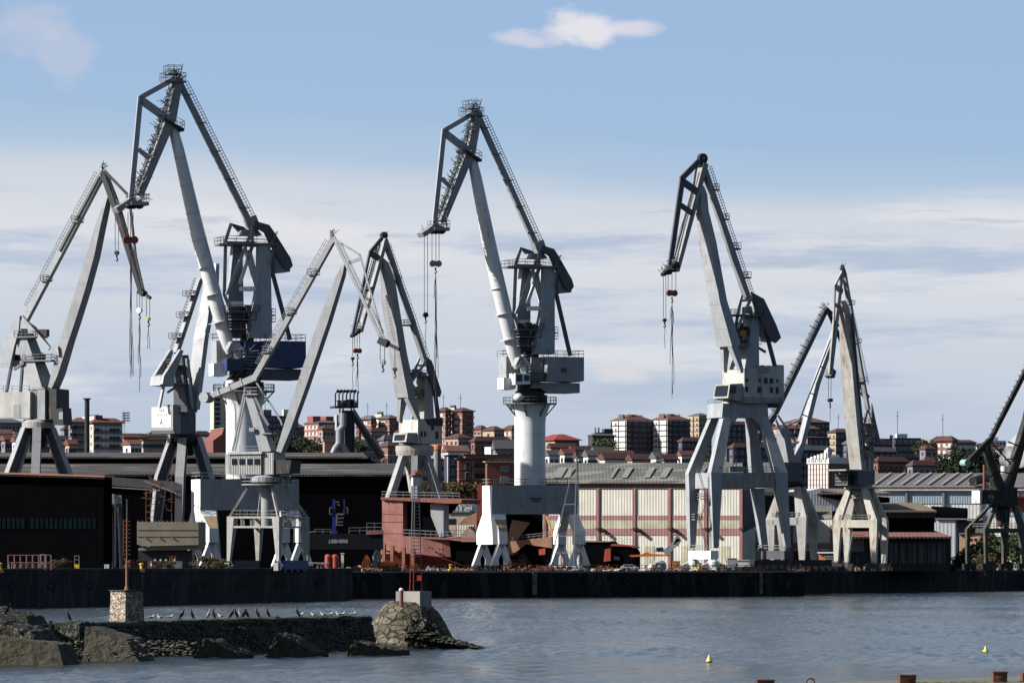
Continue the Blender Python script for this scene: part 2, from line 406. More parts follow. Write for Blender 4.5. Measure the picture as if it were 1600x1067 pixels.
    m = MB(); a = fr.p(*T(857, 557), -4.4); b = fr.p(*T(912, 557), -4.4); b.z = a.z; m.rail([a, b, b + fr.v * 5.4, a + fr.v * 5.4], 1.3, .1, 2, True)
    a = fr.p(*T(786, 557), 1); b = fr.p(*T(850, 557), 1); b.z = a.z; m.rail([a, b, b + fr.v * 3, a + fr.v * 3], 1.3, .1, 2, True)
    a = fr.p(*T(832, 553), -3); m.rail([a, a + fr.u * 3.2], 1.3, .1, 1.2); m.build('railing', steel, hs)
    m = MB(); S(m, ((791, 557), (840, 557), (840, 592), (791, 592)), .5, 4.2); m.build('front_house', paint, root)
    m = MB(); S(m, ((806, 571), (812, 558), (822, 560), (831, 573), (833, 586), (822, 586), (820, 575), (812, 568)), -3.4, -1); m.build('boom_hood', paint, root)
    m = MB(); S(m, ((787, 590), (806, 590), (806, 607), (801, 609), (787, 608)), -2.6, .6); m.build('operator_floor', paintw, root)
    m = MB(); S(m, ((805, 583), (829, 583), (829, 600), (805, 601)), -4.6, -1.6); cb = m.build('cab', cab, root)
    m = MB(); S(m, ((807, 585), (816, 585), (816, 596), (807, 596)), -4.66, -4.6); S(m, ((819, 586), (827, 586), (827, 595), (819, 595)), -4.66, -4.6)
    a = fr.p(*T(805, 586), -4.2); m.prism([a, a - Vector((0, 0, 1.6)), a - Vector((0, 0, 1.6)) + fr.v * 2.2, a + fr.v * 2.2], -fr.u * .06); m.build('window', glass, cb)
    m = MB(); S(m, ((834, 548), (842, 552), (842, 560), (830, 590), (845, 597), (836, 606), (822, 604), (826, 580)), -2.2, 2.2); m.build('lower_frame', dark, root)
    m = MB()
    for i in range(26):
        q = fr.p(*T(rnd.uniform(812, 848), rnd.uniform(552, 606)), rnd.uniform(-4.4, -3)); m.beam(q, q + Vector((rnd.uniform(-2, 2), 0, rnd.uniform(-1.6, 1.6))), .1)
    for y in (580, 590, 598): fr.deck(m, T(829, y)[0], T(850, y)[0], T(829, y)[1], -4.8, -3.4, .12, m, 1.1)
    m.build('access_stairs', steel, root)
    # ---- mast
    m = MB()
    S(m, ((851, 418), (867, 419), (867, 553), (836, 553), (838, 530), (846, 490), (850, 450)), -3.4, -1.6); m.build('mast', body, root)
    m = MB(); S(m, ((817, 418), (829, 418), (829, 505), (833, 553), (812, 553), (807, 505)), 1.2, 3.2); m.build('mast', body, root)
    m = MB(); fr.bm(m, T(824, 482), T(845, 482), .9, .9, -2.4)
    for a, b in (((842, 420), (824, 475)), ((832, 422), (846, 478)), ((838, 425), (848, 470))): fr.bm(m, T(*a), T(*b), .6, .6, 0)
    S(m, ((813, 500), (828, 500), (828, 507), (813, 507)), -1.5, .5); m.build('mast_brace', paintw, root)
    m = MB(); fr.deck(m, *[T(807, 417)[0], T(876, 417)[0], T(807, 417)[1]], -3.9, 3.9, .4, m, 1.25); m.build('mast_platform', railm, root)
    m = MB()
    for y, a, b in ((515, 809, 850), (527, 812, 846), (541, 812, 838)): fr.deck(m, T(a, y)[0], T(b, y)[0], T(a, y)[1], -3.6, 3.4, .25, m, 1.1)
    m.build('winch_platform', railm, root)
    m = MB()
    for i in range(16):
        q = fr.p(*T(rnd.uniform(812, 842), rnd.uniform(512, 540)), rnd.uniform(-3, 2)); m.box(q, rnd.uniform(.6, 2), rnd.uniform(.6, 1.5), rnd.uniform(.5, 1.6), fr.psi)
    m.build('winch_gear', dark, root)
    m = MB(); fr.deck(m, T(867, 520)[0], T(872, 520)[0], T(867, 520)[1], -2.4, 0, .15, m, 1.1); fr.deck(m, T(867, 530)[0], T(872, 530)[0], T(867, 530)[1], -2.4, 0, .15, m, 1.1)
    S(m, ((832, 396), (850, 396), (856, 404), (828, 404)), -2, 2)
    for a, b in (((866, 425), (878, 400)), ((867, 448), (872, 426))): fr.ladder(m, T(*a), T(*b), 3, 8, -3.6)
    m.build('mast_ladder', steel, root)
    # ---- balance lever and counterweight
    m = MB()
    near = ((846, 383), (866, 389), (873, 400), (894, 437), (897, 448), (891, 456), (884, 450), (866, 414), (860, 400), (846, 391))
    S(m, near, -3.6, -2.6); S(m, near, 2.6, 3.6); m.build('balance_lever', paintgd, root)
    m = MB(); S(m, ((872, 424), (884, 428), (893, 440), (893, 457), (870, 459)), -2.6, 2.6); m.build('counterweight', paint, root)
    m = MB(); q = ((813, 386), (832, 392), (836, 398), (832, 404), (826, 401)); S(m, q, 1.0, 1.8)
    m.build('lever_arm', paintgd, root)
    m = MB()
    for a, b, w in (((847, 385), (806, 490), -2.6), ((814, 387), (806, 412), 0), ((806, 412), (803, 491), 0), ((806, 415), (846, 415), -2.6), ((843, 390), (842, 416), -2.6), ((803, 490), (810, 510), -1)):
        fr.bm(m, T(*a), T(*b), .55, .55, w)
    m.build('push_rod', paint, root)
    m = MB()
    for w in (-3, 3): fr.bm(m, T(869, 459), T(891, 556), .7, .7, w)
    fr.bm(m, T(867, 425), T(869, 460), .9, .6, -3); m.build('rear_strut', paintgd, root)
    # ---- boom
    m = MB(); fr.tubes(m, [(*T(733, 243), 3.4), (*T(738.5, 253), 7.6), (*T(744, 278), 8.8), (*T(768, 400), 11.3), (*T(786.5, 480), 11.6), (*T(803, 548), 11.2), (*T(806.5, 567), 8), (*T(808, 576), 4.2)], 28)
    m.build('boom', paintb, root, True)
    m = MB()
    for i in range(7):
        y = 290 + i * 40; x = 744 + (y - 278) * .197; c = fr.p(*T(x, y)); d = fr.p(*T(x + 2, y + 10)) - c
        m.loft([m.ring(c, d, (9.0 + (y - 278) * .0165) * k + .02, 28), m.ring(c + d.normalized() * .07, d, (9.0 + (y - 278) * .0165) * k + .02, 28)])
    m.build('weld_band', paintb, root)
    m = MB(); fr.bm(m, T(747, 181), T(841, 391), 1.0, 1.1, 0, 1.15, 1.2); fr.bm(m, T(839, 378), T(846, 398), 2.2, 2.2, 0); stt = m.build('tie_strut', paintg, root)
    m = MB(); fr.ladder(m, T(752, 184), T(842, 384), 9, 46, -.5, .1); fr.ladder(m, T(752, 184), T(842, 384), -4, 2, 0, .05)
    for i in range(5): a = T(757 + i * 18.5, 200 + i * 41); q = fr.p(*a, -.5); m.box(q, 2, 1.2, .15, fr.psi)
    m.build('walkway', steel, stt)
    # ---- fly jib
    m = MB()
    fr.bm(m, T(746, 176), T(733, 238), 1.5, 1.9, 0, 1.9, 2.6); fr.bm(m, T(733, 236), T(690, 346), 1.9, 2.6, 0, 1.2, 2.0); m.build('fly_jib', paintg, root)
    m = MB()
    for a, b, t in (((742, 176), (694, 204), 1.0), ((694, 202), (678.5, 352), 1.0), ((695, 208), (731, 236), 1.5), ((690, 279), (703, 292), .8)):
        for w in (-1.0, 1.0): fr.bm(m, T(*a), T(*b), t, .6, w)
    m.build('upper_truss', paint, root)
    m = MB(); fr.ladder(m, T(738, 190), T(727, 233), -6, 18, -1.2, .09); fr.ladder(m, T(724, 243), T(690, 335), -6, 34, -1.2, .09); fr.ladder(m, T(726, 240), T(686, 350), -3, 30, 1.2, .09)
    spiky(fr, m, T(736, 190), T(722, 240), 90, .4, 2.0, 1.8, .11); spiky(fr, m, T(719, 245), T(687, 345), 170, .4, 1.8, 1.6, .11)
    spiky(fr, m, T(738, 163), T(750, 182), 60, .5, 1.6, 1.8, .1); fr.deck(m, T(728, 180)[0], T(756, 180)[0], T(728, 181)[1], -1.8, 1.8, .3, m, 1.6, 1.1)
    fr.deck(m, T(732, 172)[0], T(750, 172)[0], T(732, 170)[1], -1.5, 1.5, .2, m, 1.6, 1.1)
    m.beam(fr.p(*T(747, 175)), fr.p(*T(753, 155)), .15); m.build('head_gear', railm, root)
    m = MB(); a, b = fr.p(*T(726, 233), -2.2), fr.p(*T(753, 249), -2.2); e = fr.v * 4.4; m.prism([a, b, b + e, a + e], (0, 0, -.5)); m.build('knuckle_platform', dark, root)
    m = MB(); m.rail([a.lerp(b, .6), b, b + e, a.lerp(b, .6) + e], 1.4, .1, 1.3); m.build('railing', steel, root)
    m = MB(); fr.bm(m, T(657, 368), T(681, 352), 1.0, 3, 0, 1.2, 3); fr.deck(m, T(679, 360)[0], T(703, 360)[0], T(680, 360)[1], -1.8, 1.8, .7, m, 1.4); spiky(fr, m, T(660, 362), T(700, 350), 50, .3, 1.7, 1.5)
    spiky(fr, m, T(690, 330), T(694, 355), 30, .3, 1.5, 1.5)
    m.build('tip_platform', steel, root)
    m = MB()
    for xq in (682, 690, 676):
        q = fr.p(*T(xq, 360)); m.tube(q - fr.v * .5, q + fr.v * .5, .8, n=12)
    m.build('sheave', dark, root)
    return root, fr

TF = lambda x, y: (x, y)
def TB(x, y):
    Y = 888 - 1.075 * (888 - y); X = 381 + 1.15 * (x - 828); return (X - 8 * max(0, 550 - Y) / 430, Y)
rootF, frF = big_crane('shipyard_crane', 'tall pale grey crane with a round white column and a sign board on its portal', TF, 828, 1190, 24, paint, paintg, paintg, paintw, 0, True)
hook_set(rootF, frF, [675, 681, 686], 360, 412, 680.5, 0, paintg, slings=[(-3, 465), (2, 560), (-2, 610), (4, 590), (0, 640), (1, 620)], bw=1.5)
hook_set(rootF, frF, [663, 668], 366, 492, 665, 0, dark, kind='wheel', bw=1, slings=[(0, 545)])
rootB, frB = big_crane('shipyard_crane', 'tallest crane on the left, pale grey tube boom with navy blue machinery house and cab', TB, 381, 1108, 20, paint, navy, paintgd, navy, 0, False)
hook_set(rootB, frB, [200, 204, 208], 332, 375, 204, 0, hookred, slings=[(0, 590), (2, 585), (-1, 570), (4, 588)], bw=1.7)

def tower_windows(fr, root, pts, w, m, r=None):
    for x, y, sx, sy, rd in pts:
        mb = MB()
        if rd: c = fr.p(x, y, w); mb.tube(c - fr.v * .08, c, sx * fr.m, n=14)
        else: fr.slab(mb, [(x - sx, y - sy), (x + sx, y - sy), (x + sx, y + sy), (x - sx, y + sy)], w - .08, w)
        mb.build('window', m, root)

# ---------------------------------------------------------------- crane G (right of centre)
def crane_g():
    fr = Fr(1180, 1225, 33); base = fr.p(1168, 890); base.z = GZ
    root = thing('shipyard_crane', 'pale grey crane before the cream and red warehouse, white house with round windows', 'crane', base, 'tall level-luffing shipyard cranes')
    m = MB(); fr.lofted(m, [(1095.5, 291, 2.2, .6), (1097, 305, 5, .8), (1094 + 3, 330, 5.8, 1.1), (1106, 380, 5.2, 2.0), (1121.5, 470, 5.8, 2.05), (1138.5, 540, 7, 2.9)])
    for s_ in (-1, 1):
        a = fr.p(1138.5 + s_ * 6.3, 540, -s_ * 2.1); b = fr.p(1144.5 - (-s_) * 13, 579, -s_ * 3.1); m.beam(a, b, 1.5, 1.8, fr.v, 1, .8)
    m.build('boom', paint, root)
    m = MB(); fr.bm(m, (1099, 262), (1169, 470), .95, 1.5, 0, 1.1, 1.6); t = m.build('tie_strut', paintg, root)
    m = MB(); fr.ladder(m, (1105, 262), (1172, 462), 7, 46, 0, .09)
    for x, y in ((1117, 298), (1133, 344), (1151, 390), (1167, 435)): fr.deck(m, x, x + 7, y, -1.2, 1.2, .35, m, 1.1, 1)
    m.build('walkway', railm, t)
    m = MB(); fr.bm(m, (1098, 256), (1055, 424), 1.3, 2.6, 0, .9, 2.0); m.build('fly_jib', paintg, root)
    m = MB()
    for a, b, tt in (((1092, 252), (1064.5, 280), 1.2), ((1064.5, 278), (1046, 412), .7), ((1068, 282), (1050, 405), .5), ((1067, 284), (1089, 300), 1.5), ((1064, 321), (1082, 334), 1.1)):
        for w in (-1.2, 1.2): fr.bm(m, a, b, tt, .5, w)
    m.build('upper_truss', paintgd, root)
    m = MB(); fr.ladder(m, (1094, 270), (1057, 410), -2, 60, -1.4, .09); fr.ladder(m, (1088, 300), (1052, 405), -5, 30, 0, .07); spiky(fr, m, (1036, 425), (1056, 405), 60, .3, 1.5, 1.3); spiky(fr, m, (1090, 256), (1099, 245), 12, .3, 1.3, 1)
    m.build('head_gear', railm, root)
    m = MB(); fr.bm(m, (1056, 413), (1035, 430), 1.5, 2.2, 0, .6, 1.2)
    for x, y in ((1044, 424), (1052, 420), (1057, 416)): q = fr.p(x, y); m.tube(q - fr.v * .6, q + fr.v * .6, .75, n=12)
    q = fr.p(1097.5, 248); m.tube(q - fr.v * .5, q + fr.v * .5, 1.1, n=12); fr.bm(m, (1099, 262), (1097, 240), 1.4, 1.2, 0, .3, .5); fr.bm(m, (1090, 256), (1100, 254), 1.4, 2); m.build('sheave_head', dark, root)
    hook_set(root, fr, [1044, 1050, 1056], 418, 458, 1050, 0, hookred, bw=1.5, slings=[(-4, 500), (3, 505), (-3, 570), (3, 600), (0, 622), (1, 615)])
    hook_set(root, fr, [1036.5, 1040.5], 428, 500, 1038.5, 0, dark, kind='wheel', bw=.7, slings=[(0, 545)])
    # mast
    m = MB(); fr.lofted(m, [(1175, 494, 5.5, 1.7), (1170, 530, 7.5, 2.0), (1163, 578, 11, 3.0)]); m.build('mast', paint, root)
    m = MB(); fr.deck(m, 1150, 1193, 493, -2.8, 2.8, .35, m, 1.1); m.build('mast_platform', railm, root)
    m = MB(); fr.deck(m, 1150, 1172, 541, -2.6, 2.6, .3, m, 1.1); fr.deck(m, 1178, 1190, 538, -1.5, 1.5, .15, m, 1.1); fr.bm(m, (1176, 538), (1196, 550), .5, .4); m.build('winch_platform', railm, root)
    m = MB()
    for i in range(12): q = fr.p(rnd.uniform(1151, 1166), rnd.uniform(512, 540), rnd.uniform(-2, 1)); m.box(q, rnd.uniform(.6, 1.8), rnd.uniform(.6, 1.5), rnd.uniform(.5, 1.8), fr.psi)
    m.build('winch_gear', dark, root)
    m = MB(); fr.slab(m, [(1158, 516), (1167, 516), (1165, 526), (1157, 525)], -2.6, -1); m.build('winch_box', simple('ochre winch box', (.42, .2, .06)), root)
    m = MB()
    for i in range(7): q = fr.p(1163 + i * 3.6, 490, rnd.uniform(-1.5, 1.5)); m.tube(q, q + Vector((0, 0, rnd.uniform(1.2, 2.8))), .7, .6, 8)
    m.build('pivot_gear', paint, root)
    m = MB(); near = [(1174.8, 456.5), (1194, 467), (1212.5, 506), (1220.7, 527.6), (1212.5, 536), (1204, 531), (1190, 503), (1178, 466)]
    fr.slab(m, near, -2.8, -2.2); fr.slab(m, near, 2.2, 2.8); m.build('balance_lever', paintgd, root)
    m = MB(); fr.slab(m, [(1184, 480), (1195, 492), (1212, 520), (1212, 534), (1203, 530), (1190, 508)], -2.2, 2.2); m.build('counterweight', paint, root)
    m = MB()
    for a, b, w in (((1176, 461), (1152, 513), -2.4), ((1159, 461), (1149, 512), 0), ((1157, 470), (1173, 469), -2.4), ((1175, 464), (1184, 492), -2)): fr.bm(m, a, b, .5, .5, w)
    m.build('push_rod', paint, root)
    m = MB()
    for w in (-2, 2): fr.bm(m, (1192, 500), (1211, 573), .7, .7, w)
    m.build('rear_strut', paintgd, root)
    # house
    HW = 4.1
    m = MB(); fr.slab(m, [(1163, 577), (1225, 571), (1225, 628), (1163, 629)], -HW, HW); hs = m.build('machinery_house', mat('stained white crane house', (.52, .51, .47), .55, stain=.24, var=.12, seam=2.4), root)
    tower_windows(fr, hs, [(1167, 594, 2.6, 0, 1), (1187, 594, 2.8, 0, 1), (1214.6, 595, 2.3, 0, 1), (1196.8, 594.7, 2.6, 4.5, 0), (1205.6, 595, 2.6, 4, 0), (1167, 608, 2, 4.5, 0), (1187.3, 609, 3.4, 4.8, 0), (1205.7, 609.6, 2, 4.5, 0), (1214.5, 610, 2.1, 5.2, 0)], -HW, dark)
    m = MB(); fr.slab(m, [(1186, 575), (1201, 574), (1201, 581), (1186, 582)], -HW - .3, -2); fr.deck(m, 1164, 1222, 629.5, -HW - .6, -HW, .12, m, 1.1, 2)
    for i in range(12): q = fr.p(rnd.uniform(1180, 1220), 577, rnd.uniform(-3, 3)); m.box(q, rnd.uniform(.6, 2), 1, rnd.uniform(.4, 1), fr.psi)
    m.build('railing', steel, hs)
    m = MB(); L = fr.p(1163, 606, -HW)
    cbq = lambda a, w, z: L + fr.u * a + fr.v * w + Vector((0, 0, z))
    m.prism([cbq(0, .5, 1), cbq(-3.4, .5, .8), cbq(-3.9, .5, -2.2), cbq(0, .5, -3)], fr.v * 5.5); cb = m.build('cab', paintd, root)
    m = MB(); m.prism([cbq(-3.5, 1, .5), cbq(-3.96, 1, -1.7), cbq(-3.96, 5.5, -1.7), cbq(-3.5, 5.5, .5)], fr.u * -.06); m.prism([cbq(-3.2, .44, .4), cbq(-1.8, .44, .4), cbq(-1.8, .44, -1.2), cbq(-3.5, .44, -1.2)], fr.v * .05); m.build('window', glass, cb)
    m = MB(); fr.slab(m, [(1168, 629), (1219, 628.5), (1216, 637), (1168, 634)], -3, 3); m.build('underframe', dark, root)
    # portal
    pf = Fr(1168, 1225, 20)
    m = MB(); pf.slab(m, [(1130, 630), (1199, 630), (1201, 652), (1128, 652)], -4.4, 4.4); m.build('portal_head', paint, root)
    A = [(1131, 1143, 650, -4.4, -2.4), (1111, 1129, 738, -7.5, -5.4), (1112, 1128, 765, -7.5, -5.4), (1115, 1123, 856, -7.5, -5.9)]
    B = [(1188, 1200, 650, -4.4, -2.4), (1211, 1231, 738, -7.5, -5.6), (1214, 1231.5, 765, -7.5, -5.6), (1229, 1236, 856, -7.5, -6.1)]
    for st in (A, B):
        for far in (0, 1):
            m = MB(); loops = []
            for xl, xr, y, wn, wf in st:
                a = pf.p(xl, y, wn); b = pf.p(xr, y, wn); e = pf.v * (wf - wn); q = [a, b, b + e, a + e]; loops.append([pf.mir(v) for v in q] if far else q)
            m.loft(loops); m.build('leg', paint, root)
    m = MB(); pf.pair(m, [(1122, 738), (1213, 738), (1209, 762), (1126, 762)], 7.3, 1.8); m.build('cross_beam', mat('streaked grey crane beam', (.3, .3, .29), .6, stain=.4, var=.2), root)
    for s_ in (0, 1):
        x = 1129 if s_ == 0 else 1207; m = MB(); a = pf.p(x, 738, -7); a2 = pf.p(x, 762, -7); m.prism([a, a2, a2 + pf.v * 14, a + pf.v * 14], pf.u * (-1.4 if s_ == 0 else 1.4)); m.build('side_beam', paint, root)
    for gp in ([(1138, 652), (1153, 652), (1132, 672), (1128, 690)], [(1176, 652), (1190, 652), (1202, 690), (1198, 672)]): m = MB(); pf.slab(m, gp, -4.6, -3); m.build('gusset', paint, root)
    m = MB(); a = pf.p(1122, 738, -7.2); b = pf.p(1212, 738, -7.2); m.rail([a, b], 1.2, .1, 2); m.rail([a + pf.v * 14.4, b + pf.v * 14.4], 1.2, .1, 2); a = pf.p(1130, 630, -4.3); b = pf.p(1199, 630, -4.3); m.rail([a, b, b + pf.v * 8.6, a + pf.v * 8.6], .9, .09, 3, True); m.build('railing', steel, root)
    m = MB() # stairs on the near left leg
    pts = [(1090, 738), (1103, 780), (1096, 812), (1092, 818), (1104, 857)]
    for a, b in zip(((1091, 735), (1104, 780), (1092, 812)), ((1103, 779), (1095, 812), (1104, 857))):
        for w in (-6, -5):
            m.beam(pf.p(*a, w), pf.p(*b, w), .14); q = Vector((0, 0, 1.1)); m.beam(pf.p(*a, w) + q, pf.p(*b, w) + q, .1)
        n = 14
        for i in range(n): q = pf.p(a[0] + (b[0] - a[0]) * i / n, a[1] + (b[1] - a[1]) * i / n, -6); m.beam(q, q + pf.v, .25, .06)
    for x, y in ((1100, 780), (1091, 812)): pf.deck(m, x - 5, x + 5, y, -6.5, -4.5, .15, m, 1.1, 1)
    m.build('stair', steel, root)
    m = MB(); a = (1147, 737); # small inner tower ladder
    for x in (1144, 1152): m.beam(pf.p(x, 737, -5), pf.p(1149, 700, -5), .15)
    for i in range(9): m.beam(pf.p(1144 + i * .5, 737 - i * 4, -5), pf.p(1152 - i * .35, 737 - i * 4, -5), .09)
    m.box(pf.p(1150, 737, -5.5), 2.5, 1.5, 1.2, pf.psi); m.build('ladder', steel, root)
    # sill beams and bogies along each side
    for s_ in (0, 1):
        x = 1116.5 if s_ == 0 else 1231.5
        c = pf.p(x, 860, -6.5); m = MB(); e = pf.v * 13; z = c.z
        q = [c - pf.u * .9, c + pf.u * .9, c + pf.u * .9 + Vector((0, 0, -1.8)), c - pf.u * .9 + Vector((0, 0, -1.8))]; m.prism(q, e); m.build('sill_beam', paintw if s_ == 0 else paintgd, root)
        for w in (.8, 12.2):
            m = MB(); d = c + pf.v * w; zt = z - 1.8
            m.lathe((d.x, d.y, 0), [(1.0, GZ + .9), (1.2, GZ + 1.3), (1.2, zt - .5), (.8, zt - .02)], 14)
            for k2 in (-1, 1):
                m.beam(d + pf.u * k2 * .6 + Vector((0, 0, zt - z - .8)), Vector((d.x, d.y, GZ + 1.0)) + pf.u * k2 * 2.6, .5, .7); m.box(Vector((d.x, d.y, GZ + .5)) + pf.u * k2 * 2.1, 2.2, .9, .7, pf.psi)
            m.build('bogie', paintw if s_ == 0 else dark, root)
            m = MB()
            for k2 in (-2.8, -1.4, 1.4, 2.8): q = Vector((d.x, d.y, GZ + .45)) + pf.u * k2; m.tube(q - pf.v * .3, q + pf.v * .3, .45, n=12)
            m.build('wheels', dark, root)
        m = MB(); m.rail([c - pf.u * 1.6, c - pf.u * 1.6 + e], 1.2, .1, 1.4); m.build('railing', steel, root)
    m = MB(); m.box(G(1236, 1218, GZ), 24, 3, 1.0, pf.psi); m.box(G(1236, 1218, GZ + 1.02), 18, 2.4, 1.4, pf.psi)
    for i in range(14): m.tube(G(1236, 1216.4, GZ + .6) + pf.u * (i - 6.5) * 1.6, G(1236, 1216.0, GZ + .6) + pf.u * (i - 6.5) * 1.6, .55, n=10)
    m.build('ballast_block', dark, root)
crane_g()

# ---------------------------------------------------------------- tetrapod cranes (A, C, E)
def tetrapod(root, fr, cx, ytop, feet, mtop, ytw, wtop=1.3, wbot=.7, mats=None):
    """feet: list of (px top-left, px top-right, px foot-left, px foot-right, y foot, lateral near/far at top and foot)"""
    for i, (a, b, c, d, yf, w0, w1, th) in enumerate(feet):
        m = MB()
        q = lambda x0, x1, y, w, t: [fr.p(x0, y, w), fr.p(x1, y, w), fr.p(x1, y, w) + fr.v * t, fr.p(x0, y, w) + fr.v * t]
        m.loft([q(a, b, ytop, w0, th), q(c, d, yf, w1, th * .8)])
        m.build('leg', (mats or [mtop] * 9)[i], root)

def crane_e():
    fr = Fr(655, 1240, 38); root = thing('shipyard_crane', 'middle grey crane standing behind the red ship hull, white cabin house with dark stained flank', 'crane', fr.p(645, 890) * 1, 'tall level-luffing shipyard cranes'); 
    m = MB(); fr.lofted(m, [(596, 404, 1.5, .5), (600, 412, 4, .8), (606, 440, 5.2, 1.5), (609, 469, 5, 1.9), (622, 552, 5.6, 1.9), (634, 620, 6.2, 2.3)])
    for s_ in (-1, 1): a = fr.p(634 + s_ * 5, 620, -s_ * 1.6); b = fr.p(639 + s_ * 15, 658, -s_ * 3); m.beam(a, b, 1.5, 1.9, fr.v, .9, .7)
    m.build('boom', paintg, root)
    m = MB(); fr.bm(m, (601, 374), (664, 565), .85, 1.2, 0, 1.0, 1.2); t = m.build('tie_strut', paintg, root)
    m = MB(); fr.ladder(m, (604, 382), (666, 560), 6, 30, 0, .08)
    for x, y in ((618, 439), (640, 509)): fr.deck(m, x - 4, x + 9, y, -1.2, 1.2, .3, m, 1, 1)
    m.build('walkway', railm, t)
    m = MB(); fr.bm(m, (599, 374), (561, 518), .9, 2.6, 0, .7, 2.0); m.build('fly_jib', paintg, root)
    m = MB()
    for a, b, tt in (((597, 372), (578, 395), .8), ((578, 394), (551, 521), .55), ((579, 396), (592, 404), 1.3), ((571, 455), (583, 449), .5)):
        for w in (-1.2, 1.2): fr.bm(m, a, b, tt, .45, w)
    m.build('upper_truss', paintgd, root)
    m = MB(); fr.ladder(m, (596, 382), (562, 505), -3, 40, -1.3, .12); fr.ladder(m, (594, 384), (556, 515), -6, 30, 1, .1); spiky(fr, m, (551, 522), (563, 508), 40, .3, 1.4, 1.2); spiky(fr, m, (596, 372), (600, 364), 14, .3, 1.2, .8)
    m.build('head_gear', railm, root)
    m = MB(); fr.bm(m, (563, 514), (549, 526), .9, 2, 0, .5, 1); q = fr.p(600, 368); m.tube(q - fr.v * .4, q + fr.v * .4, .8, n=12); m.build('sheave_head', dark, root)
    hook_set(root, fr, [554, 558, 562], 518, 548, 558.5, 0, hookred, bw=1.2, slings=[(-1, 570), (1, 590), (-2, 604), (1, 610)])
    hook_set(root, fr, [551], 526, 560, 551, 0, dark, kind='wheel', bw=.6, slings=[(0, 610)])
    m = MB(); fr.lofted(m, [(663, 588, 5, 1.5), (660, 655, 8, 2.4)]); m.build('mast', paintd, root)
    m = MB(); fr.deck(m, 643, 678, 588, -2.4, 2.4, .3, m, 1.1); fr.deck(m, 641, 662, 619, -2.2, 2.2, .3, m, 1.1); m.build('mast_platform', railm, root)
    m = MB()
    for i in range(16): q = fr.p(rnd.uniform(643, 668), rnd.choice([588, 618]), rnd.uniform(-2, 2)); m.box(q, rnd.uniform(.5, 1.5), 1, rnd.uniform(.5, 2.2), fr.psi)
    m.build('winch_gear', paintd, root)
    m = MB(); near = [(668, 558), (675, 564), (690, 612), (688, 620), (681, 619), (668, 575)]; fr.slab(m, near, -2.4, -1.9); fr.slab(m, near, 1.9, 2.4); fr.slab(m, [(677, 590), (687, 612), (687, 619), (681, 617), (674, 600)], -1.9, 1.9); m.build('balance_lever', paintgd, root)
    m = MB()
    for a, b, w in (((669, 560), (643, 597), -2), ((655, 560), (641, 598), 0), ((652, 571), (665, 571), -2), ((641, 597), (648, 606), -1)): fr.bm(m, a, b, .45, .45, w)
    m.build('push_rod', paint, root)
    m = MB()
    for w in (-2, 2): fr.bm(m, (676, 585), (685, 655), .7, .7, w)
    m.build('rear_strut', paintgd, root)
    HW = 3.4
    m = MB(); fr.slab(m, [(653, 655), (691, 652), (691, 694), (653, 693)], -HW, HW); hs = m.build('machinery_house', MATS['stained white crane house'], root)
    tower_windows(fr, hs, [(659, 678, 1.6, 4, 0), (664.5, 678, 1.5, 4, 0), (676, 668, 2, 4, 0), (683, 680, 2, 6, 0)], -HW, dark)
    m = MB(); fr.slab(m, [(665, 654), (692, 653), (692, 665), (670, 664)], -HW - .25, -1); m.build('dark_panel', dark, hs)
    m = MB(); L = fr.p(653, 676, -HW); cq = lambda a, w, z: L + fr.u * a + fr.v * w + Vector((0, 0, z))
    m.prism([cq(0, .3, 0), cq(-2.6, .3, 0), cq(-3, .3, -2), cq(0, .3, -2.3)], fr.v * 5); cb = m.build('cab', paintd, root)
    m = MB(); m.prism([cq(-2.7, 1, -.4), cq(-3.05, 1, -1.6), cq(-3.05, 4.6, -1.6), cq(-2.7, 4.6, -.4)], fr.u * -.06); m.build('window', glass, cb)
    c = fr.C; z = lambda y: fr.p(655, y).z
    c = fr.p(648, 700); m = MB(); m.lathe((c.x, c.y, 0), [(4.0, z(712)), (4.2, z(704)), (4.2, z(697)), (3.4, z(695))], 28); m.build('slewing_ring', paintd, root)
    m = MB(); m.lathe((c.x, c.y, 0), [(1.2, z(770)), (2.0, z(735)), (3.4, z(712))], 20); m.build('column', paintd, root)
    for k2, (ang, px) in enumerate(((205, 0), (255, 0), (305, 0), (25, 0))):
        t = R(ang + 15); d = Vector((math.cos(t), math.sin(t), 0)); s_ = Vector((-d.y, d.x, 0))
        m = MB(); o = Vector((c.x, c.y, 0))
        def lp(r0, r1, zz, w): return [o + d * r0 - s_ * w + Vector((0, 0, zz)), o + d * r1 - s_ * w + Vector((0, 0, zz)), o + d * r1 + s_ * w + Vector((0, 0, zz)), o + d * r0 + s_ * w + Vector((0, 0, zz))]
        m.loft([lp(1.8, 3.4, z(703), .7), lp(6.4, 8.2, z(785), .7), lp(8.2, 9.2, GZ + .2, .5)]); m.build('leg', paintg, root)
    root.location = root.location
crane_e()

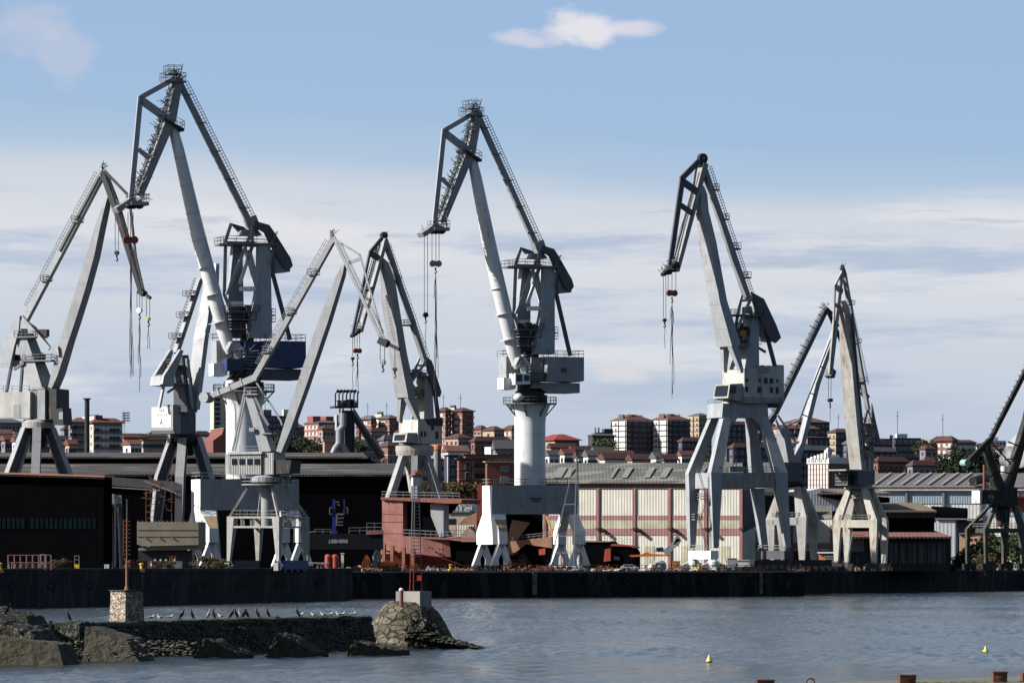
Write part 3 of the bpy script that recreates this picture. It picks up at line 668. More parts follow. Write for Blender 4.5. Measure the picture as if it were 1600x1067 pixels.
def radial_legs(root, c, zt, zk, rs, angs, wid, m_, zb=GZ, r0=1.6, r1=3.4):
    for i, ang in enumerate(angs):
        t = R(ang); d = Vector((math.cos(t), math.sin(t), 0)); s_ = Vector((-d.y, d.x, 0)); o = Vector((c.x, c.y, 0))
        def lp(a, b, zz, w): return [o + d * a - s_ * w + Vector((0, 0, zz)), o + d * b - s_ * w + Vector((0, 0, zz)), o + d * b + s_ * w + Vector((0, 0, zz)), o + d * a + s_ * w + Vector((0, 0, zz))]
        m = MB(); m.loft([lp(r0, r1, zt, wid * .45), lp(rs[0], rs[1], zk, wid * .45), lp(rs[2], rs[3], zb, wid * .35)]); m.cm = 1
        for e in (0, 1): m.loft([lp((r0, r1)[e] - .1, (r0, r1)[e] + .14, zt, wid), lp(rs[e] - .1, rs[e] + .14, zk, wid), lp(rs[2 + e] - .1, rs[2 + e] + .14, zb, wid * .7)])
        m.build('leg', [paintgd, m_], root)  # dark web and paler flanges paint in shaded insides and lit edges

def crane_a():
    fr = Fr(60, 1135, -30); b0 = fr.p(60, 890); b0.z = GZ
    root = thing('shipyard_crane', 'leftmost grey crane rising behind the long black shed, box boom leaning right', 'crane', b0, 'tall level-luffing shipyard cranes')
    m = MB(); fr.lofted(m, [(168.5, 309, 2, .6), (165.5, 325, 2.4, 1.0), (158.5, 350, 3.8, 1.1), (146, 400, 6, 1.15), (131.5, 450, 7, 1.15), (116.5, 498, 7, 1.15), (105.5, 532, 6.6, 1.2), (98, 559, 6, 1.3), (91, 585, 5, 1.35), (84, 606, 3, 1.4)]); m.build('boom', paintg, root)
    m = MB(); fr.bm(m, (161, 270), (38, 503), 1.25, 1.1, 0, 1.3, 1.2); t = m.build('tie_strut', paint, root)
    m = MB(); fr.ladder(m, (155, 272), (45, 480), -8, 40, 0, .08)
    for x, y in ((119, 348), (70, 440)): fr.deck(m, x - 7, x + 3, y, -1, 1, .3, m, 1, 1)
    fr.bm(m, (155, 275), (93, 392), .5, .5, -.6); m.build('walkway', railm, t)
    m = MB(); fr.bm(m, (162, 270), (184, 330), 1.0, 1.6, 0, 1.2, 1.7); fr.bm(m, (184, 330), (222, 458), 1.1, 1.6, 0, .9, 1.2); m.build('fly_jib', dark, root)
    m = MB()
    for a, b2, tt in (((164, 268), (200, 305), .5), ((200, 303), (203, 322), .5), ((203, 316), (184, 332), .7), ((203, 318), (212, 400), .45), ((212, 400), (224, 452), .4)):
        for w in (-.8, .8): fr.bm(m, a, b2, tt, .3, w)
    fr.ladder(m, (166, 276), (218, 440), 5, 44, -.7, .08); spiky(fr, m, (160, 272), (164, 258), 22, .3, 1.2, .8); fr.bm(m, (160, 275), (160, 255), .2); m.build('upper_truss', dark, root)
    m = MB(); fr.bm(m, (218, 454), (226, 460), 1.0, 1.6); fr.bm(m, (224, 458), (235, 466), .5, .8); m.build('sheave_head', dark, root)
    hook_set(root, fr, [214, 218, 222], 458, 485, 218, 0, paintw, kind='wheel', bw=1.0, slings=[(-1, 534), (1, 534), (-2, 570), (2, 590), (0, 612)])
    hook_set(root, fr, [229, 234], 464, 498, 232, 0, yellow, kind='wheel', bw=.6, slings=[(-2, 545), (2, 545)])
    hook_set(root, fr, [180, 185], 340, 395, 182.5, 0, dark, kind='wheel', bw=.8)
    m = MB(); fr.lofted(m, [(38, 523, 8, 1.6), (52, 565, 9.5, 1.8), (66, 610, 11, 2.4)]); m.build('mast', paintg, root)
    m = MB(); fr.deck(m, 22, 55, 528, -2.2, 2.2, .3, m, 1.1); fr.deck(m, 35, 80, 565, -2.2, 2.2, .3, m, 1.1); fr.bm(m, (22, 577), (38, 567), .5, .5, -2); m.build('mast_platform', railm, root)
    m = MB()
    for i in range(14): q = fr.p(rnd.uniform(24, 74), rnd.choice([526, 563]), rnd.uniform(-2, 2)); m.box(q, rnd.uniform(.5, 1.6), 1, rnd.uniform(.5, 1.7), fr.psi)
    m.build('winch_gear', dark, root)
    m = MB(); near = [(31, 493), (18, 505), (0, 552), (-6, 572), (15, 574), (22, 542), (29, 516)]; fr.slab(m, near, -2.2, -1.7); fr.slab(m, near, 1.7, 2.2); m.build('balance_lever', paint, root)
    m = MB(); fr.slab(m, [(4, 550), (18, 556), (14, 573), (-4, 572)], -1.7, 1.7); m.build('counterweight', paintg, root)
    m = MB(); fr.bm(m, (34, 495), (78, 545), .7, .6, -1.6); fr.bm(m, (45, 505), (55, 512), .4, .4, 1); fr.bm(m, (55, 512), (78, 543), .4, .4, 1.4); fr.slab(m, [(76, 543), (90, 541), (92, 556), (84, 554)], -1.8, -.8); m.build('push_rod', paint, root)
    m = MB()
    for a, b2 in (((25, 530), (10, 614)), ((36, 562), (32, 612))): fr.bm(m, a, b2, .5, .5, -1.8)
    m.build('rear_strut', paintgd, root)
    HW = 3.3
    ph = mat('chalky grey house panels', (.40, .40, .37), .7, stain=.1, corr=('X', .35, .12))
    m = MB(); fr.slab(m, [(-12, 613), (47, 612), (47, 653), (-12, 652)], -HW, HW); hs = m.build('machinery_house', ph, root)
    m = MB(); fr.slab(m, [(20.5, 632), (31, 632), (31, 653), (20.5, 653)], -HW - .07, -HW); m.build('door', paintg, hs)
    m = MB(); fr.slab(m, [(47.2, 608), (70, 607), (70, 656), (47.2, 655)], -HW + 1, HW); fr.slab(m, [(50, 605), (68, 605), (68, 608), (50, 608)], -HW + .9, 0); m.build('front_house', paintg, root)
    m = MB(); fr.slab(m, [(70.2, 606), (88, 608), (88, 655), (70.2, 655)], -HW + 1.6, HW - .5); fr.slab(m, [(84, 640), (97, 637), (99, 664), (84, 664)], -2.6, .6); m.build('cab', dark, root)  # dark box at the right end paints in the house's shaded face
    m = MB(); fr.slab(m, [(92, 644), (98, 643), (98, 655), (92, 655)], -2.66, -2.6); m.build('cab_window', simple('cab window painted with sky', (.3, .32, .36), .15), root)  # pale pane colour holds the sky reflection
    m = MB(); a = fr.p(-8, 612, -HW); b2 = fr.p(46, 612, -HW); m.rail([a, b2], 1.2, .09, 2); m.build('railing', railm, hs)
    c = fr.p(60, 665); z = lambda y: fr.p(60, y).z
    m = MB(); m.lathe((c.x, c.y, 0), [(3.3, z(669)), (3.3, z(660)), (2.8, z(655))], 28); m.build('slewing_ring', paintd, root)
    m = MB(); m.lathe((c.x, c.y, 0), [(1.3, z(700)), (3.0, z(669))], 20); m.build('column', dark, root)
    radial_legs(root, c, z(668), z(742), (5.2, 7.4, 8.5, 9.6), (150, 215, 270, 335), .85, paintg)
crane_a()

def crane_c():
    fr = Fr(285, 1165, 48); b0 = fr.p(285, 890); b0.z = GZ
    root = thing('shipyard_crane', 'grey crane with a white crest panel on its house, half hidden behind another', 'crane', b0, 'tall level-luffing shipyard cranes')
    m = MB(); fr.lofted(m, [(336, 412, 2.5, .8), (331, 440, 3.2, 1.5), (314, 530, 3.4, 1.6), (301, 640, 3.2, 1.5)]); m.build('boom', paint, root)
    m = MB(); fr.bm(m, (313, 436), (275, 552), 1.0, 1.0); t = m.build('tie_strut', paintg, root)
    m = MB(); fr.ladder(m, (308, 436), (270, 545), -5, 24, 0, .08)
    for x, y in ((304, 463), (294, 496), (282, 529)): fr.deck(m, x - 6, x + 5, y, -1.2, 1.2, .3, m, .9, 1)
    m.build('walkway', railm, t)
    m = MB(); near = [(286, 546), (290, 552), (272, 604), (252, 603), (246, 596)]; 
    near = [(272, 546), (277, 548), (262, 590), (262, 604), (244, 600), (246, 588)]
    fr.slab(m, [(x + 10, y) for x, y in near], -2.2, -1.5); fr.slab(m, [(x - 5, y) for x, y in near], 1.5, 2.2); fr.slab(m, [(262, 585), (268, 587), (266, 604), (250, 602), (252, 588)], -1.5, 1.5); m.build('balance_lever', paint, root)
    m = MB(); fr.lofted(m, [(283, 555, 5, 1.2), (286, 600, 7, 1.5), (290, 645, 8, 2)]); m.build('mast', paintgd, root)
    m = MB(); fr.deck(m, 268, 300, 600, -2, 2, .3, m, 1.1); fr.deck(m, 276, 296, 572, -1.8, 1.8, .3, m, 1.1); fr.bm(m, (262, 613), (274, 605), .4, .4, -1); fr.deck(m, 282, 305, 645, -3.6, 2, .3, m, 1.2); m.build('mast_platform', railm, root)
    m = MB(); fr.bm(m, (256, 600), (249, 637), .5, .5, -1); fr.bm(m, (292, 560), (300, 640), .6, .5, -2); m.build('rear_strut', paint, root)
    HW = 2.55
    m = MB(); fr.slab(m, [(279, 645), (306, 645), (306, 678), (279, 678)], -HW, HW); hs = m.build('machinery_house', paintgd, root)  # dark slate colour puts the house's shaded side into the paint
    # crest box hangs on the rear face
    L = fr.p(279, 655, -HW); q = lambda a, w, zz: L + fr.u * a + fr.v * w + Vector((0, 0, zz))
    ztop, zbot = fr.p(274, 633).z - L.z, fr.p(274, 678).z - L.z
    m = MB(); m.prism([q(-.02, -.6, ztop), q(-2.2, -.6, ztop), q(-2.2, -.6, zbot + .7), q(-1.7, -.6, zbot), q(-.02, -.6, zbot)], fr.v * (2 * HW + 1.4)); bx = m.build('house_end_box', paintg, root)
    m = MB(); m.prism([q(-2.26, -.0, ztop - .45), q(-2.26, 5.5, ztop - .45), q(-2.26, 5.5, zbot + 1.3), q(-2.26, 0, zbot + 1.3)], fr.u * .05); pl = m.build('crest_panel', simple('clean white panel', (.85, .85, .84)), root)
    m = MB(); cq = lambda w, zz: q(-2.3, 2.7 - w, (ztop + zbot + .85) / 2 + zz)   # faint shield of a crown, lettering arc and a figure
    for w in (-.5, 0, .5): m.beam(cq(w, 1.3), cq(w * 1.3, 1.75), .1)
    m.beam(cq(-.5, 1.25), cq(.5, 1.25), .14)
    for i in range(13):
        t = R(-75 + i * 12.5); m.beam(cq(1.7 * math.cos(t), 1.7 * math.sin(t) - .1), cq(1.7 * math.cos(t + .17), 1.7 * math.sin(t + .17) - .1), .06)
    for w in (-1.3, -.9, -.45, 0, .45, .9, 1.3): m.beam(cq(w, .45), cq(w + .15, .62), .12)
    m.beam(cq(0, -.4), cq(0, -1.3), .12); m.beam(cq(0, -.6), cq(-.35, -1.5), .1); m.beam(cq(0, -.6), cq(.35, -1.5), .1)
    for w in (-.6, -.2, .2, .6): m.beam(cq(w, -1.75), cq(w + .2, -1.75), .1)
    m.build('crest', simple('faded grey crest lines', (.35, .35, .36)), pl)
    c = fr.p(290, 685); z = lambda y: fr.p(290, y).z
    m = MB(); m.lathe((c.x, c.y, 0), [(1.5, z(712)), (3.2, z(690)), (3.2, z(678))], 24); m.build('slewing_ring', dark, root)
    radial_legs(root, c, z(684), z(745), (4.4, 6.4, 7.2, 8.4), (160, 205, 262, 330), .9, paintg)
crane_c()

# ---------------------------------------------------------------- crane D (small light crane in front)
def crane_d():
    fr = Fr(405, 1012, -27); b0 = fr.p(420, 890); b0.z = GZ
    root = thing('shipyard_crane', 'small pale crane with ribbed cabin, in front of the crane with the navy house', 'crane', b0, 'tall level-luffing shipyard cranes')
    m = MB(); fr.lofted(m, [(538, 414, 2, .5), (534, 428, 4.2, .7), (509, 500, 7.2, .8), (475, 600, 7.2, .8), (452, 668, 6, .8), (439, 706, 4, .9)]); m.build('boom', paintg, root)
    m = MB(); fr.bm(m, (521, 374), (399, 590), .95, .9, 0, 1.0, 1.0); t = m.build('tie_strut', paintg, root)
    m = MB(); fr.ladder(m, (514, 378), (405, 570), -7, 26, 0, .07)
    for x, y in ((489, 430), (453, 491), (418, 551)): fr.deck(m, x - 9, x + 3, y, -.9, .9, .2, m, .9, 1)
    m.build('walkway', railm, t)
    m = MB()
    for a, b, tt, l, w in (((521, 370), (598, 534), .6, .25, .35), ((526, 376), (563, 399), .32, .18, .35), ((562, 398), (602, 535), .3, .18, .35), ((541, 412), (564, 404), .6, .3, .3), ((566, 470), (580, 465), .25, .2, .3)): fr.bm(m, a, b, tt, l, -w); fr.bm(m, a, b, tt, l, w)
    m.build('fly_jib', paintg, root)
    m = MB(); fr.ladder(m, (530, 382), (596, 520), 4, 36, -.5, .07); spiky(fr, m, (518, 376), (523, 362), 14, .3, 1, .5); fr.bm(m, (519, 376), (518, 360), .5, .5); fr.ladder(m, (600, 470), (612, 535), 6, 12, 0, .06); m.build('head_gear', railm, root)
    m = MB(); fr.bm(m, (593, 531), (606, 538), 1.2, 1.2); fr.bm(m, (604, 536), (624, 546), .55, .5); m.build('sheave_head', dark, root)
    hook_set(root, fr, [594, 601], 536, 566, 598, 0, paintg, kind='wheel', bw=.9)
    hook_set(root, fr, [617], 545, 577, 617, 0, dark, kind='wheel', bw=.6)
    m = MB(); fr.bm(m, (401, 589), (330, 619), 1.2, .9, 0, .9, .8)
    for x, y in ((380, 598), (361, 606), (344, 613)): fr.bm(m, (x - 3, y - 7), (x + 1, y + 5), .25, 1.1)
    m.build('balance_lever', paintg, root)
    m = MB(); q = fr.p(323, 621); m.tube(q - fr.v * 1.2, q + fr.v * 1.2, .95, n=24); m.build('counterweight', paint, root)
    m = MB(); fr.lofted(m, [(390, 612, 5, .9), (405, 660, 7, .9), (419, 707, 9, 1)]); m.build('mast', paintg, root)
    m = MB()
    for a, b, w in (((383, 607), (363, 705), -1), ((386, 607), (367, 705), 1), ((396, 590), (438, 656), 0), ((438, 655), (441, 664), 0)): fr.bm(m, a, b, .28, .28, w)
    m.build('push_rod', steel, root)
    m = MB(); fr.deck(m, 380, 402, 617, -1.5, 1.5, .2, m, 1.1, 1); fr.deck(m, 408, 424, 678, -1.3, 1.3, .15); fr.ladder(m, (394, 618), (407, 645), 4, 10, -1); fr.ladder(m, (405, 645), (417, 665), 4, 10, -1); m.rail([fr.p(364, 707, -2), fr.p(408, 707, -2)], 1.1, .07, 1.4); fr.slab(m, [(389, 668), (397, 668), (397, 674), (389, 674)], -1.6, -1.2); m.build('mast_platform', steel, root)
    corr = mat('ribbed grey cabin sheet', (.34, .34, .31), .6, stain=.05, corr=('X', 3.2, .12))
    m = MB(); fr.slab(m, [(358, 709), (408, 708), (408, 741), (358, 741)], -2.6, 2.0); hs = m.build('cabin', corr, root)
    m = MB(); fr.slab(m, [(356, 706), (409, 705), (409, 709), (356, 710)], -2.9, 2.3); fr.slab(m, [(352, 709), (357.5, 709), (357.5, 741), (352, 741)], -2.0, 2.0); m.build('cabin_roof', paint, hs)
    for x in (366.5, 378, 390.5, 402): 
        m = MB(); fr.slab(m, [(x - 4, 716.5), (x + 4, 716.5), (x + 4, 726), (x - 4, 726)], -2.68, -2.6); m.build('window', glass, hs)
    m = MB(); fr.slab(m, [(408.5, 708), (427, 707), (427, 741), (408.5, 741)], -2.2, 2.2); m.build('machinery_house', mat('ribbed pale house sheet', (.42, .42, .39), .6, corr=('X', 3, .1)), root)
    m = MB(); fr.slab(m, [(429, 718), (455, 719), (452, 739), (429, 741)], -1.9, 1.9); m.build('engine_box', dark, root)
    c = fr.p(417, 748); z = lambda y: fr.p(417, y).z
    m = MB(); m.lathe((c.x, c.y, 0), [(1.0, z(822)), (1.1, z(780)), (1.2, z(776)), (1.2, z(757)), (2.9, z(753)), (2.9, z(746)), (2.2, z(741))], 24); m.build('column', paintg, root)
    n = 20; m = MB(); rr = [Vector((c.x + 4.4 * math.cos(i * 2 * math.pi / n), c.y + 4.4 * math.sin(i * 2 * math.pi / n), z(757))) for i in range(n)]
    m.lathe((c.x, c.y, 0), [(4.5, z(758)), (4.5, z(756))], 24); m.rail(rr, 1.2, .09, 3, True); m.build('ring_platform', steel, root)
    pf = Fr(420, 1012, -30); HWp = 4.8
    # ring beam with openings, four struts, four legs
    m = MB()
    pf_near = lambda x, y: pf.p(x, y, -HWp)
    A, B = pf_near(358, 808), pf_near(435, 808); C_, D_ = B + pf.v * 2 * HWp, A + pf.v * 2 * HWp
    H1 = Vector((0, 0, -1.7))
    for p0, p1 in ((A, B), (B, C_), (C_, D_), (D_, A)):
        m.beam(p0, p1, .5, .35); m.beam(p0 + H1, p1 + H1, .5, .35)
        for i in range(5): q = p0.lerp(p1, i / 4); m.beam(q, q + H1, .35)
    m.build('ring_beam', paintd, root)
    m = MB(); m.rail([A.lerp(B, .08), B, C_, D_], 1.2, .07, 1.3, True); m.build('railing', steel, root)
    top = [Vector((c.x, c.y, z(762))) + (q - (A + C_) / 2).normalized() * 3.4 for q in (A, B, C_, D_)]
    for q in top: q.z = z(760)
    for p0, q in zip((A, B, C_, D_), top):
        m = MB(); m.beam(p0, q, .42); m.build('strut', paintd, root)
        d = ((A + C_) / 2 - p0); d.z = 0; d.normalize()
        m = MB(); s2 = pf.u * (1 if (p0 - B).length > .1 and (p0 - C_).length > .1 else -1); s3 = pf.v * (1 if (p0 - A).length < .1 or (p0 - B).length < .1 else -1)
        def lq(o, w, zz): b_ = Vector((p0.x, p0.y, zz)) - s2 * .3 - s3 * .3; return [b_, b_ + s2 * w, b_ + s2 * w + s3 * w, b_ + s3 * w]
        m.loft([lq(0, 1.5, p0.z + .15), lq(0, .6, GZ + 2)]); m.build('leg', paintd, root)
    for e in (A, B):
        o = Vector((e.x, e.y, GZ)) + pf.v * HWp
        m = MB(); m.box(o + Vector((0, 0, .5)), 1.4, 8.2, 1.6, pf.psi)
        for i in range(4): q = o + pf.v * (i - 1.5) * 2.1; m.tube(q + Vector((0, 0, .5)) - pf.u * .4, q + Vector((0, 0, .5)) + pf.u * .4, .5, n=12)
        m.build('bogie', dark if e is A else navy, root)
        m = MB(); q = o - pf.v * 5.2; m.box(q + Vector((0, 0, .3)), .9, .9, 1.4, pf.psi); m.build('buffer', paintd, root)
crane_d()

# ---------------------------------------------------------------- cranes H, I, J
def portal4(root, fr, st_l, st_r, mn, beam_y, mb=None, sill=None):
    for st in (st_l, st_r):
        for far in (0, 1):
            m = MB(); loops = []
            for xl, xr, y, wn, wf in st:
                a = fr.p(xl, y, wn); b = fr.p(xr, y, wn); e = fr.v * (wf - wn); q = [a, b, b + e, a + e]; loops.append([fr.mir(v) for v in q] if far else q)
            m.loft(loops); m.build('leg', mn, root)
    m = MB(); y0, y1, xl, xr, w, t = beam_y; fr.pair(m, [(xl, y0), (xr, y0), (xr, y1), (xl, y1)], w, t)
    a = fr.p(xl, y0, -w + t); a2 = fr.p(xl, y1, -w + t); m.prism([a, a2, a2 + fr.v * 2 * (w - t), a + fr.v * 2 * (w - t)], fr.u * .8); a = fr.p(xr, y0, -w + t); a2 = fr.p(xr, y1, -w + t); m.prism([a, a2, a2 + fr.v * 2 * (w - t), a + fr.v * 2 * (w - t)], fr.u * -.8)
    m.build('cross_beam', mb or mn, root)
    a = fr.p(xl, y0, -w); b = fr.p(xr, y0, -w); m = MB(); m.rail([a, b, b + fr.v * 2 * w, a + fr.v * 2 * w], 1.1, .08, 1.6, True); m.build('railing', steel, root)
def bogies(root, fr, xs, w, m_, L=6, gap=None):
    for x in xs:
        for s_ in (-1, 1):
            c = fr.p(x, 885, -w); c = c + fr.v * (0 if s_ < 0 else 2 * w); c.z = GZ
            m = MB(); m.box(c + Vector((0, 0, .55)), L * .55, 1.1, 1.1, fr.psi); m.box(c + Vector((0, 0, 1.5)), 1.4, 1, .7, fr.psi)
            for k in (-1, 1):
                q = c + fr.u * k * L * .2; q.z = GZ + .45; m.tube(q - fr.v * .65, q + fr.v * .65, .45, n=12)
            m.build('bogie', m_, root)

def crane_h():
    fr = Fr(1235, 1300, 38); b0 = fr.p(1242, 890); b0.z = GZ
    root = thing('shipyard_crane', 'slim grey crane half hidden behind the warehouse crane, thin white boom leaning right', 'crane', b0, 'tall level-luffing shipyard cranes')
    m = MB(); fr.lofted(m, [(1305, 510, 1.5, .5), (1302, 525, 2.6, .7), (1275, 600, 3.4, .75), (1258, 668, 3.4, .8), (1240, 738, 2.6, .8)]); m.build('boom', paint, root)
    m = MB(); fr.bm(m, (1304, 515), (1240, 680), .22, .22, -1.5); 
    for t in (.35, .6, .8): fr.bm(m, (1304 - 64 * t, 515 + 165 * t), (1306 - 58 * t + 3, 515 + 170 * t), .22, .22, -1)
    m.build('stay_rod', railm, root)
    m = MB(); fr.bm(m, (1292, 481), (1206, 655), 1.1, .9, 0, 1.2, 1.1); fr.bm(m, (1209, 650), (1178, 690), 1.3, 1.1); t = m.build('tie_strut', paintgd, root)
    m = MB()
    for i in range(17):
        t_ = i / 17; x, y = 1289 - 84 * t_, 484 + 168 * t_; fr.bm(m, (x, y), (x - (9 if i % 3 == 0 else 6), y - (5 if i % 3 == 0 else 3)), .16, .16)
    fr.ladder(m, (1286, 486), (1210, 640), -4, 50, 0, .07); spiky(fr, m, (1282, 482), (1293, 476), 20, .4, 1.2, .8); m.build('walkway', railm, t)
    m = MB()
    for a, b, tt in (((1292, 482), (1352, 618), .9), ((1294, 484), (1321, 506), .5), ((1321, 504), (1352, 616), .5), ((1306, 510), (1322, 504), .5), ((1318, 540), (1328, 536), .4)):
        for w in (-.8, .8): fr.bm(m, a, b, tt, .4, w)
    m.build('fly_jib', dark, root)
    m = MB(); fr.bm(m, (1348, 612), (1355, 622), 1, 1.2); m.build('sheave_head', dark, root)
    m = MB()
    for a, b in (((1215, 648), (1243, 690)), ((1222, 670), (1250, 655)), ((1233, 700), (1248, 690)), ((1212, 655), (1232, 700))): fr.bm(m, a, b, .35, .35, -1)
    m.build('push_rod', paint, root)
    m = MB(); fr.lofted(m, [(1222, 670, 4, 1.2), (1232, 735, 7, 2)]); m.build('mast', paintg, root)
    m = MB(); fr.slab(m, [(1212, 722), (1252, 722), (1252, 752), (1212, 752)], -2.6, 2.6); m.build('machinery_house', paintgd, root)
    c = fr.p(1236, 755); z = lambda y: fr.p(1236, y).z
    m = MB(); m.lathe((c.x, c.y, 0), [(2.6, z(762)), (3.2, z(756)), (3.2, z(752))], 24); m.build('slewing_ring', dark, root)
    pf = Fr(1236, 1300, -24); st_l = [(1216, 1222, 760, -2.2, -1), (1196, 1210, 812, -4, -2.6), (1203, 1209, 880, -4, -3.2)]; st_r = [(1240, 1248, 760, -2.2, -1), (1243, 1260, 808, -4, -2.6), (1249, 1257, 880, -4, -3.2)]
    portal4(root, pf, st_l, st_r, paintd, (808, 820, 1206, 1248, 4, 1.3)); bogies(root, pf, (1206, 1253), 3.6, navy)
crane_h()

def crane_i():
    fr = Fr(1345, 1265, 52); b0 = fr.p(1345, 890); b0.z = GZ
    root = thing('shipyard_crane', 'weathered cream crane, narrow upright boom, rust-streaked portal', 'crane', b0, 'tall level-luffing shipyard cranes')
    m = MB(); fr.lofted(m, [(1316, 470, 1.5, .6), (1319, 482, 2.6, 1.0), (1325, 560, 3.6, 1.5), (1333, 660, 3.6, 1.6), (1341, 733, 4, 1.6)]); m.build('boom', paintd, root)
    m = MB(); fr.bm(m, (1331, 490), (1352, 720), .5, .4, -1.6); m.build('stay_rod', paintgd, root)
    m = MB(); fr.bm(m, (1319, 428), (1356, 640), .75, .9); t = m.build('tie_strut', paintg, root)
    m = MB(); fr.ladder(m, (1321, 440), (1355, 600), 3, 40, 0, .06)
    for x, y in ((1331, 476), (1341, 536), (1350, 596)): fr.deck(m, x, x + 5, y, -1, 1, .2, m, .8, 1)
    m.build('walkway', railm, t)
    m = MB()
    for a, b, tt in (((1316, 424), (1298, 585), 1.0), ((1314, 428), (1304, 447), .5), ((1304, 446), (1303, 500), .5), ((1303, 500), (1296, 583), .6), ((1306, 448), (1316, 456), 1.2), ((1305, 476), (1312, 480), .8)):
        for w in (-.9, .9): fr.bm(m, a, b, tt, .4, w)
    m.build('fly_jib', paintd, root)
    m = MB(); fr.ladder(m, (1315, 430), (1300, 575), -2, 70, -1, .08); spiky(fr, m, (1314, 424), (1318, 413), 16, .3, 1, .6); m.build('head_gear', railm, root)
    m = MB(); fr.bm(m, (1318, 430), (1316, 414), 1, 1.2, 0, .5, .6); fr.bm(m, (1299, 578), (1296, 589), 1.2, 2); m.build('sheave_head', dark, root)
    hook_set(root, fr, [1294.5, 1298.5], 588, 625, 1297, 0, dark, bw=.9, slings=[(0, 658)])
    m = MB(); fr.lofted(m, [(1356, 655, 2.5, .9), (1352, 735, 4, 1.6)]); m.build('mast', paintd, root)
    m = MB()
    for y in (662, 678, 697, 712): fr.deck(m, 1346, 1366, y, -1.7, 1.7, .2, m, 1, 1)
    for a, b in (((1356, 640), (1346, 680)), ((1357, 640), (1366, 690)), ((1346, 680), (1350, 730)), ((1366, 670), (1362, 733)), ((1346, 700), (1364, 712)), ((1349, 690), (1364, 680))): fr.bm(m, a, b, .35, .35, -1.5)
    spiky(fr, m, (1350, 650), (1358, 725), 50, .4, 2, 1.4, .14); m.build('mast_platform', paintd, root)
    m = MB()
    for i in range(14): q = fr.p(rnd.uniform(1346, 1364), rnd.choice([661, 677, 696, 711]), rnd.uniform(-1.6, 1.6)); m.box(q, rnd.uniform(.5, 1.3), 1, rnd.uniform(.6, 1.7), fr.psi)
    m.build('winch_gear', rust, root)
    m = MB(); near = [(1363, 630), (1368, 655), (1376, 690), (1370, 690), (1362, 655)]; fr.slab(m, near, -1.5, -1.1); fr.slab(m, near, 1.1, 1.5); m.build('balance_lever', paintgd, root)
    m = MB(); q = fr.p(1364, 690); m.tube(q - Vector((1.6, .6, 0)), q + Vector((2.0, .8, 0)), .75, n=16); m.build('counterweight', paintd, root)
    m = MB(); fr.slab(m, [(1341, 735), (1367, 733), (1367, 757), (1341, 758)], -2.6, 2.6); hs = m.build('machinery_house', paintgd, root)
    m = MB(); L = fr.p(1341, 741, -2.6); cq = lambda a, w, zz: L + fr.u * a + fr.v * w + Vector((0, 0, zz)); m.prism([cq(0, 1.4, 0), cq(-2, 1.4, 0), cq(-2, 1.4, -2.3), cq(0, 1.4, -2.3)], fr.v * 3.4); cb = m.build('cab', dark, root)
    m = MB()
    for w in (1.5, 2.6, 3.7, 4.7): m.beam(cq(-2.05, w, 0), cq(-2.05, w, -2.3), .14)
    for zz in (0, -.8, -1.5, -2.3): m.beam(cq(-2.05, 1.4, zz), cq(-2.05, 4.8, zz), .14)
    m.build('cab_frame', steel, cb)
    m = MB(); fr.deck(m, 1322, 1366, 735, -2.8, 2.8, .3); c = fr.p(1345, 760); m.build('deck_plate', paintd, root); z = lambda y: fr.p(1345, y).z
    m = MB(); m.lathe((c.x, c.y, 0), [(3.7, z(763.5)), (3.7, z(761)), (2.6, z(760.5)), (2.6, z(757))], 28); m.build('slewing_ring', paintd, root)
    m = MB(); m.lathe((c.x, c.y, 0), [(.8, z(815)), (1.4, z(790)), (2.4, z(764))], 18); m.build('column', paintd, root)
    pf = Fr(1333, 1265, -26); W = 3.5
    st_l = [(1326, 1334, 763, -2.4, -.9), (1307, 1324, 812, -W, -W + 1.7), (1307, 1320, 826, -W, -W + 1.6), (1309, 1315, 878, -W, -W + 1.0)]
    st_r = [(1352, 1359, 763, -2.4, -.9), (1366, 1382, 812, -W, -W + 1.7), (1368, 1381, 826, -W, -W + 1.6), (1375, 1381, 878, -W, -W + 1.0)]
    st_l = [(1322, 1330, 763, -2.4, -.9), (1301, 1314, 812, -W, -W + 1.3), (1301, 1313, 826, -W, -W + 1.2), (1303, 1309, 878, -W, -W + 1.0)]
    st_r = [(1345, 1353, 763, -2.4, -.9), (1357, 1370, 812, -W, -W + 1.3), (1358, 1370, 826, -W, -W + 1.2), (1361, 1368, 880, -W, -W + 1.0)]
    portal4(root, pf, st_l, st_r, mat('rust-streaked cream portal paint', (.52, .49, .42), .65, stain=.42, var=.15), (812, 824, 1312, 1359, W, 1.4)); bogies(root, pf, (1306, 1364), W - .5, dark, 6)
    m = MB()
    for a, b in (((1330, 766), (1352, 775)), ((1352, 766), (1332, 775)), ((1328, 777), (1356, 777))): pf.bm(m, a, b, .4, .4, -2)
    a = (1322, 885); b = (1332, 830)
    for w in (-3, -2.2): pf.bm(m, a, b, .12, .12, w)
    for i in range(14): t_ = i / 14; pf.bm(m, (1322 + 10 * t_, 885 - 55 * t_), (1325 + 10 * t_, 885 - 55 * t_), .1, .8, -2.6)
    m.build('stair', steel, root)
crane_i()

